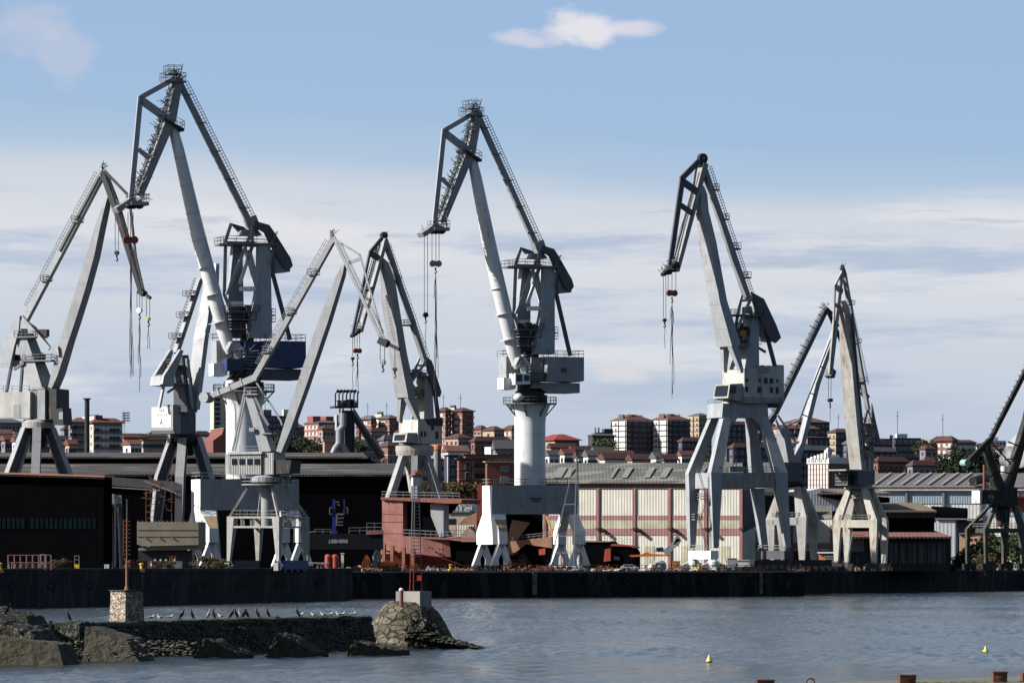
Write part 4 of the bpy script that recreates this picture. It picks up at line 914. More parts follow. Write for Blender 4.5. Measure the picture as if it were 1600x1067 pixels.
def crane_j():
    fr = Fr(1565, 1330, 26); b0 = fr.p(1560, 890); b0.z = GZ
    root = thing('shipyard_crane', 'dark green crane cut by the right edge, boom leaning right above a mossy green portal', 'crane', b0, 'tall level-luffing shipyard cranes')
    m = MB(); fr.lofted(m, [(1622, 560, 2.5, .8), (1605, 655, 4, 1.2), (1592, 700, 4.5, 1.3), (1573, 768, 4.5, 1.4)]); m.build('boom', gblack, root)
    m = MB(); fr.bm(m, (1625, 535), (1546, 690), 1.0, 1.0); t = m.build('tie_strut', gblack, root)
    m = MB()
    for i in range(18): t_ = i / 18; x, y = 1622 - 76 * t_, 540 + 150 * t_; fr.bm(m, (x, y), (x - 6, y - 4), .14, .14)
    fr.ladder(m, (1620, 545), (1550, 682), -4, 40, 0, .07); m.build('walkway', railm, t)
    m = MB(); fr.bm(m, (1547, 688), (1510, 724), 1.5, 1.2, 0, 1.0, 1.0); m.build('balance_lever', gblack, root)
    m = MB(); q = fr.p(1508, 723); m.tube(q - fr.v * 1.2, q + fr.v * 1.2, .8, n=20); m.build('counterweight', mat('pale teal weight', (.3, .42, .38)), root)
    m = MB(); fr.lofted(m, [(1541, 698, 3.5, 1), (1549, 730, 4, 1.2), (1563, 768, 7, 1.8)]); m.build('mast', gblack, root)
    m = MB()
    for a, b in (((1550, 692), (1580, 725)), ((1582, 722), (1610, 650)), ((1570, 718), (1585, 716)), ((1552, 735), (1583, 740)), ((1545, 745), (1556, 740)), ((1575, 690), (1600, 700))): fr.bm(m, a, b, .3, .3, -1)
    m.build('push_rod', gblack, root)
    m = MB(); fr.slab(m, [(1535, 765), (1583, 765), (1583, 788), (1535, 787)], -2.8, 1.1); fr.slab(m, [(1570, 760), (1590, 762), (1590, 790), (1570, 792)], -2, 2); hs = m.build('machinery_house', gblack, root)
    m = MB(); fr.slab(m, [(1531, 766), (1534.9, 766), (1534.9, 786), (1531, 786)], -2.7, 1.0); m.build('house_end_box', mat('stained white lit end', (.6, .6, .57), stain=.3), root)  # pale slab colours in the sunlit left end of the house
    for x in (1546, 1551): m = MB(); fr.slab(m, [(x - 1.6, 773), (x + 1.6, 773), (x + 1.6, 778), (x - 1.6, 778)], -2.87, -2.8); m.build('window', steel, hs)
    c = fr.p(1564, 790); z = lambda y: fr.p(1564, y).z
    m = MB(); m.lathe((c.x, c.y, 0), [(.3, z(823)), (1.0, z(820)), (1.35, z(808)), (1.3, z(796)), (2.9, z(791)), (2.9, z(788))], 20); m.build('column', gblack, root)
    st_l = [(1546, 1550, 790, -2, -1), (1529, 1535, 826, -4.6, -3.6), (1530, 1534, 880, -4.6, -3.9)]; st_r = [(1574, 1579, 790, -2, -1), (1585, 1594, 826, -4.6, -3.2), (1587, 1592, 880, -4.6, -3.8)]
    st_r = [(a + 10, b + 10, c_, d, e) for a, b, c_, d, e in st_r]; st_l = [(a + 10, b + 10, c_, d, e) for a, b, c_, d, e in st_l]
    portal4(root, fr, st_l, st_r, green, (825, 832, 1546, 1600, 4.6, 1.2), green); bogies(root, fr, (1543, 1600), 4.2, dark)
crane_j()

# ---------------------------------------------------------------- hopper tower K
def hopper():
    fr = Fr(541, 1500, 15); b0 = fr.p(541, 890); b0.z = GZ
    root = thing('hopper_tower', 'black shiploader tower with a barred cage on top and a long sloping conveyor', 'tower', b0)
    dk = mat('soot black steel', (.03, .032, .036), .5)
    m = MB(); W = 3
    for x0, x1 in ((523.5, 559.5),):
        a, b = fr.p(x0, 637, -W), fr.p(x1, 637, -W); e = fr.v * 2 * W; m.prism([a, b, b + e, a + e], (0, 0, .5))
    for w in (-W, 0, W):
        for i in range(7):
            x = 524 + i * 5.8; fr.bm(m, (x, 637), (x, 615), .3, .3, w)
            if w == -W and i % 2 == 0: fr.bm(m, (x, 615), (min(x + 4, 560), 610.5), .3, .3, w); fr.bm(m, (min(x + 8, 560), 615), (min(x + 4, 560), 610.5), .3, .3, w)
        fr.bm(m, (524, 626), (559, 626), .2, .2, w); fr.bm(m, (527, 611), (557, 611), .35, .35, w)
    for i in range(6): q = fr.p(530 + i * 5, 637, rnd.uniform(-2, 2)); m.box(q, 1, 1, rnd.uniform(1.5, 2.6)); q = fr.p(528 + i * 5.4, 611, 0); m.ball(q, .5, .5, .5, 6)
    m.build('cage', dk, root)
    m = MB(); fr.slab(m, [(538, 641), (552, 641), (554, 660), (552, 712), (543, 712), (539, 690), (538, 660)], -1.6, 1.6)
    for x in (531, 536, 549, 553): fr.bm(m, (x, 638), (x, 715), .35, .35, -1.8)
    m.build('hopper_body', dk, root)
    m = MB(); q = lambda x, y: fr.p(x, y, -2.6); m.path([q(536, 645), q(536, 665), q(530, 672), q(530, 690), q(529, 694)], .95, 12); m.path([q(529.5, 692), q(523, 701), q(520, 708)], .75, 10); m.path([q(530, 692), q(538, 700), q(543, 708)], .75, 10); m.build('chute_pipe', mat('dusty grey pipe', (.3, .31, .33), .5), root)
    m = MB(); fr.bm(m, (550, 643), (596, 716), 1.6, 2); m.build('conveyor', dk, root)
    m = MB(); fr.bm(m, (552, 642), (598, 706), .4, .4, -2); fr.ladder(m, (552, 650), (594, 713), 5, 20, -1.6, .1); m.build('handrail', steel, root)
    m = MB(); fr.slab(m, [(526, 648), (529, 648), (529, 672), (526, 672)], 2, 4); m.build('lift_shaft', simple('pale lattice', (.4, .4, .42)), root)
    m = MB()
    for w in (-1.5, 1.5):
        for x in (533, 551): fr.bm(m, (x, 705), (x, 889), .8, .8, w)
    for i in range(6): y = 720 + i * 28; fr.bm(m, (533, y), (551, min(y + 28, 888)), .3, .3, -1.5)
    m.build('support_legs', dk, root)
hopper()
# ================================================================ SETTING
def water():
    m = bpy.data.materials.new('harbour water'); m.use_nodes = True; nt = m.node_tree; N = nt.nodes; L = nt.links; b = N['Principled BSDF']
    b.inputs['Base Color'].default_value = (.014, .018, .022, 1); b.inputs['Roughness'].default_value = .22; b.inputs['IOR'].default_value = 1.165
    g = N.new('ShaderNodeNewGeometry')
    def nz(s3, det, rg=.6):
        mp = N.new('ShaderNodeMapping'); mp.inputs['Scale'].default_value = s3; L.new(g.outputs['Position'], mp.inputs[0])
        n = N.new('ShaderNodeTexNoise'); n.inputs['Scale'].default_value = 1; n.inputs['Detail'].default_value = det; n.inputs['Roughness'].default_value = rg; L.new(mp.outputs[0], n.inputs['Vector']); return n.outputs[0]
    def bump(h, d, s, prev=None):
        n = N.new('ShaderNodeBump'); n.inputs['Distance'].default_value = d; n.inputs['Strength'].default_value = s; L.new(h, n.inputs['Height'])
        if prev: L.new(prev, n.inputs['Normal'])
        return n.outputs[0]
    n2 = bump(nz((2.2, .5, 1), 4, .75), .42, 1.0)
    L.new(n2, b.inputs['Normal'])
    r = N.new('ShaderNodeMapRange'); L.new(nz((.02, .012, 1), 4), r.inputs[0]); r.inputs[1].default_value = .4; r.inputs[2].default_value = .65; r.inputs[3].default_value = .09; r.inputs[4].default_value = .14; L.new(r.outputs[0], b.inputs['Roughness'])
    import numpy as np
    # rippled grid where the harbour is seen, flat sheet round it
    rs = np.random.RandomState(3); gx = np.arange(-170, 170.1, .42); gy = np.concatenate([np.arange(300, 700, 1.5), np.arange(700, 1560, 3.0)]); nx, ny = len(gx), len(gy)
    X, Y = np.meshgrid(gx, gy); Z = np.zeros_like(X); Xd = X.copy()
    for i in range(46):
        lx = rs.uniform(1.0, 5); ly = rs.uniform(4.5, 18); a = .0125 * (ly / 9) ** .7; sg = rs.choice([-1, 1]); ph = 2 * np.pi * (X / lx * sg + Y / ly) + rs.uniform(0, 6.3)
        Z += a * np.sin(ph)
    gust = .75 + .45 * np.sin(X / 31 + Y / 47) * np.sin(Y / 83 - X / 60 + 1) + .2 * np.sin(Y / 21 + X / 44)
    Z = Z * gust; edge = np.clip(np.minimum.reduce([(X + 170) / 6, (170 - X) / 6, (Y - 300) / 15, (1557 - Y) / 15]), 0, 1); Z = Z * edge
    me = bpy.data.meshes.new('water'); n = nx * ny
    co = np.stack([X.ravel(), Y.ravel(), Z.ravel()], 1).astype('f4')
    idx = np.arange(n).reshape(ny, nx); q = np.stack([idx[:-1, :-1], idx[:-1, 1:], idx[1:, 1:], idx[1:, :-1]], -1).reshape(-1, 4)
    ring = np.array([(-4000, -300, 0), (4000, -300, 0), (4000, 1700, 0), (-4000, 1700, 0)], 'f4'); co = np.concatenate([co, ring]); c4 = [idx[0, 0], idx[0, -1], idx[-1, -1], idx[-1, 0]]
    q = np.concatenate([q, np.array([[n + k, n + (k + 1) % 4, c4[(k + 1) % 4], c4[k]] for k in range(4)])]).astype('i4')
    me.vertices.add(len(co)); me.vertices.foreach_set('co', co.ravel()); me.loops.add(q.size); me.loops.foreach_set('vertex_index', q.ravel()); me.polygons.add(len(q)); me.polygons.foreach_set('loop_start', np.arange(0, q.size, 4, dtype='i4')); me.polygons.foreach_set('use_smooth', np.ones(len(q), dtype=bool)); me.update(calc_edges=True); me.validate()
    me.materials.append(m); o = bpy.data.objects.new('water', me); COL.objects.link(o); o['kind'] = 'structure'
water()

def terrz(x, y):
    pts = [(0, 5.2), (1650, 5.2), (1900, 24), (2300, 42), (2800, 58), (3400, 64), (4200, 70), (6000, 40), (9000, 20)]
    for (a, za), (b, zb) in zip(pts, pts[1:]):
        if y <= b: z = za + (zb - za) * (y - a) / (b - a); break
    else: z = 20
    if y > 1700: z += 3.5 * noise.noise(Vector((x / 300, y / 300, 0))) + 1.5 * noise.noise(Vector((x / 80, y / 80, 3)))
    return z
scrub = mat('dark scrub hillside', (.035, .045, .025), .9, var=.5, scale=.02, patch=((.10, .07, .04), (.01, .02, .01)))
asph = mat('oily yard concrete', (.05, .047, .045), .8, var=.3, scale=.1, stain=.3)
m = MB(); nx, ny = 60, 60
xs = [-2500 + 5000 * i / nx for i in range(nx + 1)]; ys = [1560 + (9000 - 1560) * (j / ny) ** 1.8 for j in range(ny + 1)]
m.add([(x * (1 + .6 * (y - 1560) / 7000), y, terrz(x, y)) for y in ys for x in xs], [[j * (nx + 1) + i, j * (nx + 1) + i + 1, (j + 1) * (nx + 1) + i + 1, (j + 1) * (nx + 1) + i] for j in range(ny) for i in range(nx)])
m.build('hillside', scrub, smooth=True, kind='structure')
# quay: wall line taken along the water's edge
Q = [(-160, 600), G(0, 862, 0).xy[:], G(551, 1072, 0).xy[:], (G(551, 1085, 0).x - .5, 1150), G(551, 1144, 0).xy[:], G(1257, 1206, 0).xy[:], (G(1257, 1206, 0).x + 2, 1376), (G(1257, 1376, 0)).xy[:], G(1600, 1520, 0).xy[:], (260, 1720)]
Qn = [(-2500, 600), (-160, 600), G(0, 862, 0).xy[:], G(551, 1072, 0).xy[:], (G(551, 1144, 0).x, 1144), G(1257, 1206, 0).xy[:], (G(1257, 1206, 0).x + 3, 1340), G(1600, 1500, 0).xy[:], (400, 1700), (2500, 1700), (2500, 1720), (-2500, 1720)]
quayw = mat('shade-black weedy quay wall', (.012, .012, .014), .8, var=.5, scale=.6, spec=.1, patch=((.02, .019, .018), (.3, .3, .08)), bump=.15, bscale=1.2)  # near-black colour also holds the shade on the wall
m = MB(); m.loft([[Vector((x, y, -1)) for x, y in Qn], [Vector((x, y, GZ)) for x, y in Qn]], False); m.build('quay_wall', quayw, kind='structure')
m = MB(); m.add([(x, y, GZ) for x, y in Qn], [list(range(len(Qn)))]); m.build('yard_ground', asph, kind='structure')
# left quay parapet and coping strips
cop = mat('pale quay coping', (.22, .21, .19), .8, var=.3)
def coping(pts, z0, z1, w, mt, name='quay_coping'):
    m = MB()
    for (a, b) in zip(pts, pts[1:]):
        a = Vector((*a, 0)); b = Vector((*b, 0)); d = (b - a).normalized(); nrm = Vector((-d.y, d.x, 0))
        m.prism([a - nrm * .15 + Vector((0, 0, z0)), b - nrm * .15 + Vector((0, 0, z0)), b + nrm * w + Vector((0, 0, z0)), a + nrm * w + Vector((0, 0, z0))], (0, 0, z1 - z0))
    return m.build(name, mt, kind='structure')
coping([Qn[1], Qn[2], Qn[3]], GZ - .1, 6.05, .8, quayw, 'quay_parapet'); coping([Qn[1], Qn[2], Qn[3]], 6.05, 6.13, .82, cop)
coping([Qn[4], Qn[5]], GZ - .25, GZ + .12, 1.0, cop); coping([Qn[6], Qn[7]], GZ - .2, GZ + .1, 1.0, cop)

# ================================================================ BUILDINGS
roofO = mat('orange clay tiles', (.155, .065, .048), .8, var=.25, scale=.6)
roofB = mat('brown clay tiles', (.085, .042, .038), .8, var=.25, scale=.6)
roofG = mat('grey slate roof', (.10, .10, .11), .7)
wpane = simple('flat window dark', (.02, .022, .03), .2)
cream = mat('cream rendered wall', (.62, .52, .40), .8); whitew = mat('white rendered wall', (.72, .70, .68), .8); brick = mat('orange brick wall', (.25, .12, .085), .85)
brickd = mat('dark red brick wall', (.20, .07, .055), .85); greyw = mat('grey rendered wall', (.19, .18, .21), .8); navyshade = mat('navy painted-shade wall', (.045, .042, .075), .7)  # the navy wall colour holds the shade of town blocks
pinkw = mat('salmon rendered wall', (.42, .26, .20), .8); beige = mat('ochre rendered wall', (.42, .31, .2), .8); slabd = mat('dark slab edges', (.05, .045, .05), .7); slabw = mat('pale slab edges', (.5, .47, .44), .8)
class Bld:
    def __init__(s, label, cat, xl, xc, xr, yt, D, psi=38, group=None, name='apartment_block', yb=None):
        s.fr = fr = Fr(xc, D, psi); s.m = fr.m
        s.L = (fr.p(xr, 800) - fr.p(xc, 800)).xy.length
        s.W = max(3, (xc - xl) * fr.m / max(.2, math.sin(fr.psi)))
        q = fr.p(xc, 800); s.o = Vector((q.x, q.y, 0)); s.zt = CH - (yt - HZ) / FPX * D
        mid = s.o + fr.u * s.L / 2 + fr.v * s.W / 2; s.zb = min(terrz(s.o.x, s.o.y), terrz(mid.x, mid.y)) - 2 if yb is None else CH - (yb - HZ) / FPX * D
        s.root = thing(name, label, cat, Vector((mid.x, mid.y, s.zb)), group); s.org = Vector((mid.x, mid.y, s.zb))
    def q(s, a, w, z): return s.o + s.fr.u * a + s.fr.v * w + Vector((0, 0, z))
    def body(s, mt, z0=None, z1=None, name='wall'):
        m = MB(); a = s.zb if z0 is None else z0; m.prism([s.q(0, 0, a), s.q(s.L, 0, a), s.q(s.L, s.W, a), s.q(0, s.W, a)], (0, 0, (z1 or s.zt) - a)); return m.build(name, mt, s.root)
    def roof(s, mt, h=2.5, over=.6, kind='hip'):
        m = MB(); z = s.zt + .02; L, W, o = s.L, s.W, over
        base = [s.q(-o, -o, z), s.q(L + o, -o, z), s.q(L + o, W + o, z), s.q(-o, W + o, z)]
        m.prism(base, (0, 0, .3)); z += .3; base = [b + Vector((0, 0, .3)) for b in base]
        k = min(L, W) * .45
        if kind == 'hip':
            r = [s.q(min(k, L * .4), min(W / 2, k), z + h), s.q(L - min(k, L * .4), min(W / 2, k), z + h), s.q(L - min(k, L * .4), W - min(W / 2, k), z + h), s.q(min(k, L * .4), W - min(W / 2, k), z + h)]
            m.loft([[b + Vector((0, 0, .002)) for b in base], r])
        elif kind == 'gable': # ridge along u
            m.add([*base, s.q(-o, W / 2, z + h), s.q(L + o, W / 2, z + h)], [[0, 1, 5, 4], [2, 3, 4, 5], [0, 4, 3], [1, 2, 5]])
        elif kind == 'gablev':
            m.add([*base, s.q(L / 2, -o, z + h), s.q(L / 2, W + o, z + h)], [[1, 2, 5, 4], [3, 0, 4, 5], [0, 1, 4], [2, 3, 5]])
        return m.build('roof', mt, s.root)
    def windows(s, face, rows, cols, ww=1.3, wh=1.4, mt=None, z0=None, pitch=None, fr_=None, a0=0, a1=1, n='window', dep=.12):
        """face 'r' (near, along u) or 'l' (left end, along v)"""
        ln = s.L if face == 'r' else s.W; zt = s.zt if z0 is None else z0; pitch = pitch or 3.0
        me = None
        for r_ in range(rows):
            for c in range(cols):
                a = ln * (a0 + (a1 - a0) * (c + .5) / cols); z = zt - pitch * (r_ + .62)
                if z < s.zb + 1: continue
                if me is None:
                    m = MB(); m.cm = 0; m.prism([Vector((-ww / 2 - .12, 0, -wh / 2 - .12)), Vector((ww / 2 + .12, 0, -wh / 2 - .12)), Vector((ww / 2 + .12, 0, wh / 2 + .12)), Vector((-ww / 2 - .12, 0, wh / 2 + .12))], (0, -dep, 0))
                    m.cm = 1; m.prism([Vector((-ww / 2, -dep - .003, -wh / 2)), Vector((ww / 2, -dep - .003, -wh / 2)), Vector((ww / 2, -dep - .003, wh / 2)), Vector((-ww / 2, -dep - .003, wh / 2))], (0, -.02, 0))
                    o = m.build(n, [fr_ or slabw, mt or wpane]); me = o.data; bpy.data.objects.remove(o)
                    me2 = me
                o = bpy.data.objects.new(n, me); COL.objects.link(o); o.parent = s.root
                q = s.q(a, -.005, z) if face == 'r' else s.q(-.005, a, z)
                o.location = q - s.org; o.rotation_euler = (0, 0, s.fr.psi if face == 'r' else s.fr.psi - math.pi / 2)
    def bands(s, n, mt, pitch=3.0, h=.35, out=.25, name='floor_slab', z0=None):
        zt = s.zt if z0 is None else z0
        for i in range(n):
            z = zt - pitch * (i + 1) + .1
            if z < s.zb: break
            m = MB(); m.prism([s.q(-out, -out, z), s.q(s.L + out, -out, z), s.q(s.L + out, s.W + out, z), s.q(-out, s.W + out, z)], (0, 0, h)); m.build(name, mt, s.root)
    def verts(s, fracs, mt, w=.4, out=.2, face='r'):
        for f in fracs:
            m = MB(); c = s.q(s.L * f, -out / 2, s.zb) if face == 'r' else s.q(-out / 2, s.W * f, s.zb); m.box(c, w if face == 'r' else out, out if face == 'r' else w, s.zt - s.zb - .3, s.fr.psi); m.build('pilaster', mt, s.root)
    def balconies(s, face, rows, a, w, mt, pitch=3.0, out=1.2, h=1.0):
        for i in range(rows):
            z = s.zt - pitch * (i + 1)
            if z < s.zb: break
            m = MB(); c = s.q(a * s.L, -out / 2, z) if face == 'r' else s.q(-out / 2, a * s.W, z)
            m.box(c, w if face == 'r' else out, out if face == 'r' else w, h, s.fr.psi); m.build('balcony', mt, s.root)
    def top(s, a0, a1, w0, w1, h, mt, name='stair_head', z=None):
        m = MB(); z = s.zt if z is None else z; m.prism([s.q(s.L * a0, s.W * w0, z), s.q(s.L * a1, s.W * w0, z), s.q(s.L * a1, s.W * w1, z), s.q(s.L * a0, s.W * w1, z)], (0, 0, h)); return m.build(name, mt, s.root)
    def antenna(s, a=.5, h=9):
        m = MB(); q = s.q(s.L * a, s.W * .5, s.zt); m.beam(q, q + Vector((0, 0, h)), .22); m.beam(q + Vector((-.8, 0, h * .8)), q + Vector((.8, 0, h * .8)), .15); m.build('antenna', slabd, s.root)

# white slab towers
for i, (xl, xc, xr, yt, lab) in enumerate(((955, 979, 1020, 657, 'white-ended high tower block with dark grid lines, left of the twin pair'), (1018, 1043, 1078, 656, 'white-ended high tower block with dark grid lines, right of the twin pair'))):
    b = Bld(lab, 'tower block', xl, xc, xr, yt, 3050, 36, name='tower_block'); b.body(whitew if 0 else mat('white tower cladding', (.70, .68, .66), .8))
    m = MB(); m.prism([b.q(-.1, -.12, b.zb), b.q(b.L, -.12, b.zb), b.q(b.L, -.02, b.zb), b.q(-.1, -.02, b.zb)], (0, 0, b.zt - b.zb - .5)); m.build('shaded_facade', navyshade, b.root)  # navy sheet colours in the shade on the tower's near side
    b.roof(roofO, 3.2, .3, 'hip'); b.bands(8, slabd, 2.95, .45, .3)
    b.verts((.05, .5, .95), slabd, .5, .35, 'l'); b.verts((.03, .24, .5, .76, .97), slabd, .5, .3)
    b.windows('l', 8, 1, .9, 1.2, a0=.62, a1=.74, pitch=2.95); b.windows('r', 8, 4, 2.6, 1.1, mt=simple('curtained glass', (.10, .095, .13)), pitch=2.95, a0=.24, a1=.98, fr_=slabd); b.windows('r', 8, 1, 2.2, 1.5, mt=greyw, a0=0, a1=.2, pitch=2.95, fr_=slabd)
    b.top(.35, .48, .3, .7, 3.2, slabd, 'lift_housing'); b.top(.05, .1, .3, .6, 3.4, roofG, 'chimney'); b.top(.75, .78, .3, .5, 3.2, brickd, 'chimney')
b = Bld('beige high block with brown roof edge, between the white towers and the cranes', 'tower block', 1076, 1092, 1112, 650, 3200, 36, name='tower_block'); b.body(beige); b.roof(roofG, 1.5, .2); b.bands(9, slabd, 2.95, .3, .2); b.windows('l', 9, 3, 1.3, 1.3, pitch=2.95); b.windows('r', 9, 4, 1.3, 1.3, pitch=2.95); b.verts((.5,), slabd, .6, .3, 'l')
# brick towers in pairs
def twin(parts, D, roofm, lab, core, grp=None, fl=6):
    for k, (xl, xc, xr, yt, lb) in enumerate(parts):
        b = Bld(lb, 'tower block', xl, xc, xr, yt, D, 40, name='brick_tower'); b.body(brick); b.roof(roofm, 1.6, .8); b.bands(fl, slabw, 3.0, .28, .12)
        b.windows('l', fl, 2, 1.3, 1.5, mt=winsh if k % 1 == 0 else wpane, a0=.35, a1=.75, fr_=brickd); b.windows('l', fl, 1, .9, 1.2, a0=.8, a1=.95)
        b.windows('r', fl, 3, 1.6, 1.4); b.balconies('r', fl, .5, b.L * .34, brickd); b.balconies('r', fl, .88, b.L * .18, slabw, out=.9, h=.9)
        b.antenna(.3, 8)
    xl, xc, xr, yt, lb = core; b = Bld(lb, 'stair tower', xl, xc, xr, yt, D + 8, 40, name='stair_tower'); b.body(cream); b.top(.55, 1.2, .2, .9, 2.2, slabd, 'lift_housing', b.zt - 1); b.windows('l', 3, 1, .8, 1)
twin([(564, 580, 588, 655, 'brick tower of the dark-roofed pair, its left half'), (591, 608, 623, 654, 'brick tower of the dark-roofed pair, its right half')], 2750, roofG, '', (586, 596, 600, 647, 'cream stair tower between the dark-roofed brick pair'), fl=6)
twin([(684, 696, 705, 642.5, 'tall brick tower with red roof right behind the middle crane house'), (706, 722, 740, 643, 'tall brick tower with red roof and cream stair head, rightmost of its pair')], 2600, roofB, '', (700, 710, 714, 637, 'cream stair tower between the tall red-roofed brick pair'), fl=8)
def simpleb(lab, xl, xc, xr, yt, D, wall, roofm, rows, cl, cr, psi=38, cat='apartment block', kind='hip', h=1.8, over=.5, wm=None, bands=0, name='apartment_block', yb=None, ww=1.2, bm=None, shade_wall=None):
    b = Bld(lab, cat, xl, xc, xr, yt, D, psi, name=name, yb=yb); b.body(wall)
    if shade_wall: m = MB(); m.prism([b.q(-.02, -.1, b.zb), b.q(b.L, -.1, b.zb), b.q(b.L, -.01, b.zb), b.q(-.02, -.01, b.zb)], (0, 0, b.zt - b.zb - .2)); m.build('shaded_side', shade_wall, b.root)  # near side gets a darker wall colour as its shade
    if roofm: b.roof(roofm, h, over, kind)
    if bands: b.bands(bands, bm or slabw, 3, .28, .15)
    if cl: b.windows('l', rows, cl, ww, 1.4, mt=wm)
    if cr: b.windows('r', rows, cr, ww, 1.4, mt=wm)
    return b
# left part of town
b = simpleb('rounded grey block with dark floor bands behind the leftmost crane', 104, 112, 139, 660, 2300, greyw, roofO, 4, 0, 0, 12, bands=4, bm=slabd); b.windows('r', 4, 5, 2.6, 1.2)
b = simpleb('grey-shaded four-storey block with cream end wall and wide orange roof', 138, 146, 191, 661, 2150, cream, roofO, 5, 0, 7, 25, shade_wall=greyw, h=1.7, over=.9, wm=winsh); b.windows('l', 4, 1, .9, 1.2); b.balconies('r', 5, .72, 3.6, slabd); b.balconies('r', 5, .1, 2.4, slabd); b.top(.1, .35, .2, .6, 3, brickd, 'chimney')
b = Bld('white rooftop block above the orange roof', 'roof block', 126, 148, 156, 650, 2330, 30, name='roof_block'); b.body(whitew); b.top(.6, 1.1, .1, .8, .6, slabd, 'tank'); b.windows('r', 1, 1)
b = simpleb('long low building with dark strip windows at the far left', -20, -10, 36, 661, 2500, greyw, roofG, 2, 0, 8, 20)
simpleb('white walled house above the shed roof at far left', 14, 22, 46, 674, 2200, whitew, roofG, 2, 1, 2, 15, cat='house', kind='flat', name='house')
hs = [('terraced house with orange roof at the far left edge', -14, -4, 20, 679, 2000, whitew, roofO), ('gabled house with orange roof beside the leftmost crane leg', 2, 8, 22, 688, 1900, greyw, roofO), ('pale house with orange roof between crane leg and shed', 22, 25, 34, 690, 1880, whitew, roofO), ('small house with orange roof under the curved grey block', 104, 108, 120, 703 - 8, 1880, pinkw, roofO),
      ('orange-roofed house right of the grey four-storey block', 190, 194, 216, 684, 2300, brick, roofO), ('low house with orange roof and white gable end', 191, 204, 222, 695, 2000, whitew, roofO), ('house with red roof behind the low gabled one', 210, 216, 232, 684, 2400, beige, roofO), ('reddish house left of the crest panel crane', 84, 90, 104, 688, 2100, whitew, roofB),
      ('hip-roofed house with red tiles between the leftmost crane legs', 80, 84, 92, 697, 1850, brick, roofO)]
for l, a, b_, c, y, D, w, r in hs: simpleb(l, a, b_, c, y, D, w, r, 2, 1, 3, 30, cat='house', kind='gable', h=1.6, name='house')
b = simpleb('beige flats with square windows below the crest panel', 221, 224, 256, 688, 1950, pinkw, roofG, 3, 1, 6, -14 + 30, kind='flat', h=.2, wm=wpane, ww=1.5)
b = Bld('very tall cream tower with striped window columns behind the navy crane column', 'tower block', 327, 334, 362, 612, 2500, 14, name='tower_block'); b.body(mat('cream tower cladding', (.66, .55, .42), .8)); b.windows('r', 14, 2, 1.8, 1.5, a0=.05, a1=.35, pitch=2.1, mt=wpane, fr_=slabw); b.windows('r', 14, 2, 1.8, 1.5, a0=.6, a1=.9, pitch=2.1, mt=brickd, fr_=slabw); b.verts((.02, .4, .57, .95), slabw, .5, .3)
# red shed and sawtooth roof
sh = thing('shed', 'dark red shed with a slanted end behind the crane column', 'shed', P(345, 705, 1700)); m = MB(); f = Fr(340, 1700, 12); f.slab(m, [(333, 688), (336, 686), (347, 678), (350, 669), (380, 669), (380, 712), (333, 712)], 0, 25); m.build('wall', brickd, sh); m = MB(); f.slab(m, [(349, 668), (382, 668), (382, 669), (349, 669)], -.5, 25.5); m.build('roof', beige, sh)
sh = thing('workshop', 'workshop with a blue sawtooth roof behind the crest panel crane', 'workshop', P(318, 705, 1750)); m = MB(); f = Fr(318, 1750, 12); f.slab(m, [(300, 690), (332, 690), (332, 715), (300, 715)], 0, 20); m.build('wall', pinkw, sh); m = MB()
for i in range(5): x = 302 + i * 6; f.slab(m, [(x, 682.5), (x + 6, 690), (x, 690)], 0, 20)
m.build('sawtooth_roof', mat('blue-grey glazing', (.1, .17, .24), .4), sh)
simple('curtained glass', (.10, .095, .13))
b = simpleb('navy-shaded tall block with roof tanks behind the small pale crane', 405, 412, 466, 649, 2700, navyshade, None, 5, 1, 8, 30, wm=simple('curtained glass', (.16, .15, .18)), bands=5, bm=slabd); b.top(.02, .25, .2, .8, 2.8, greyw, 'roof_tank'); b.top(.6, .85, .2, .6, 3, cream, 'roof_tank'); b.antenna(.1)
b = simpleb('red and white flats with a dark roof and red lift heads', 474, 498, 532, 661, 2650, brick, roofG, 4, 4, 6, 30, wm=winsh, bands=4, h=1.2); b.top(.0, .35, .4, .8, 3.4, mat('bright red lift head', (.28, .08, .07)), 'lift_housing', b.zt); b.top(.6, .95, .4, .8, 3.4, MATS['bright red lift head'], 'lift_housing', b.zt)
b = simpleb('lower brick block with brown roof in front of the red and white flats', 497, 504, 534, 671, 2400, pinkw, roofB, 4, 1, 5, 25, bands=4)
simpleb('plain pink block beside the dark trees', 505, 507, 523, 689, 1800, pinkw, slabw, 0, 0, 1, 12, kind='flat', h=.1)
# centre left
for l, a, b_, c, y, D, w, r, rows, cl, cr in (('cream flats with brown roof below the dark-roofed pair', 571, 580, 606, 675, 2500, beige, roofB, 3, 3, 5), ('brick end block behind the conveyor', 592, 606, 622, 698, 1900, brick, roofB, 3, 1, 2), ('dark shaded block left of the middle crane', 598, 600, 624, 688, 2100, greyw, roofG, 3, 0, 4), ('grey house row behind the conveyor', 555, 560, 595, 695, 2200, greyw, roofG, 2, 1, 5),
    ('low brick flats under the tall red-roofed pair', 695, 716, 738, 685, 2300, pinkw, roofB, 3, 3, 4), ('brick flats just right of the tall pair', 739, 752, 762, 671, 2700, brick, roofB, 3, 2, 2), ('square brick flats with dark side left of the big column', 754, 772, 788, 673, 2450, beige, roofB, 4, 1, 3), ('orange brick flats touching the big column', 786, 800, 812, 671, 2600, brick, roofB, 4, 2, 2)):
    simpleb(l, a, b_, c, y, D, w, r, rows, cl, cr, bands=rows, wm=winsh if 'orange' in l else None)
simpleb('long house with orange roof above the red-brown flats', 692, 700, 732, 706, 1900, whitew, roofO, 1, 0, 4, 15, cat='house', kind='gable', h=2, name='house')
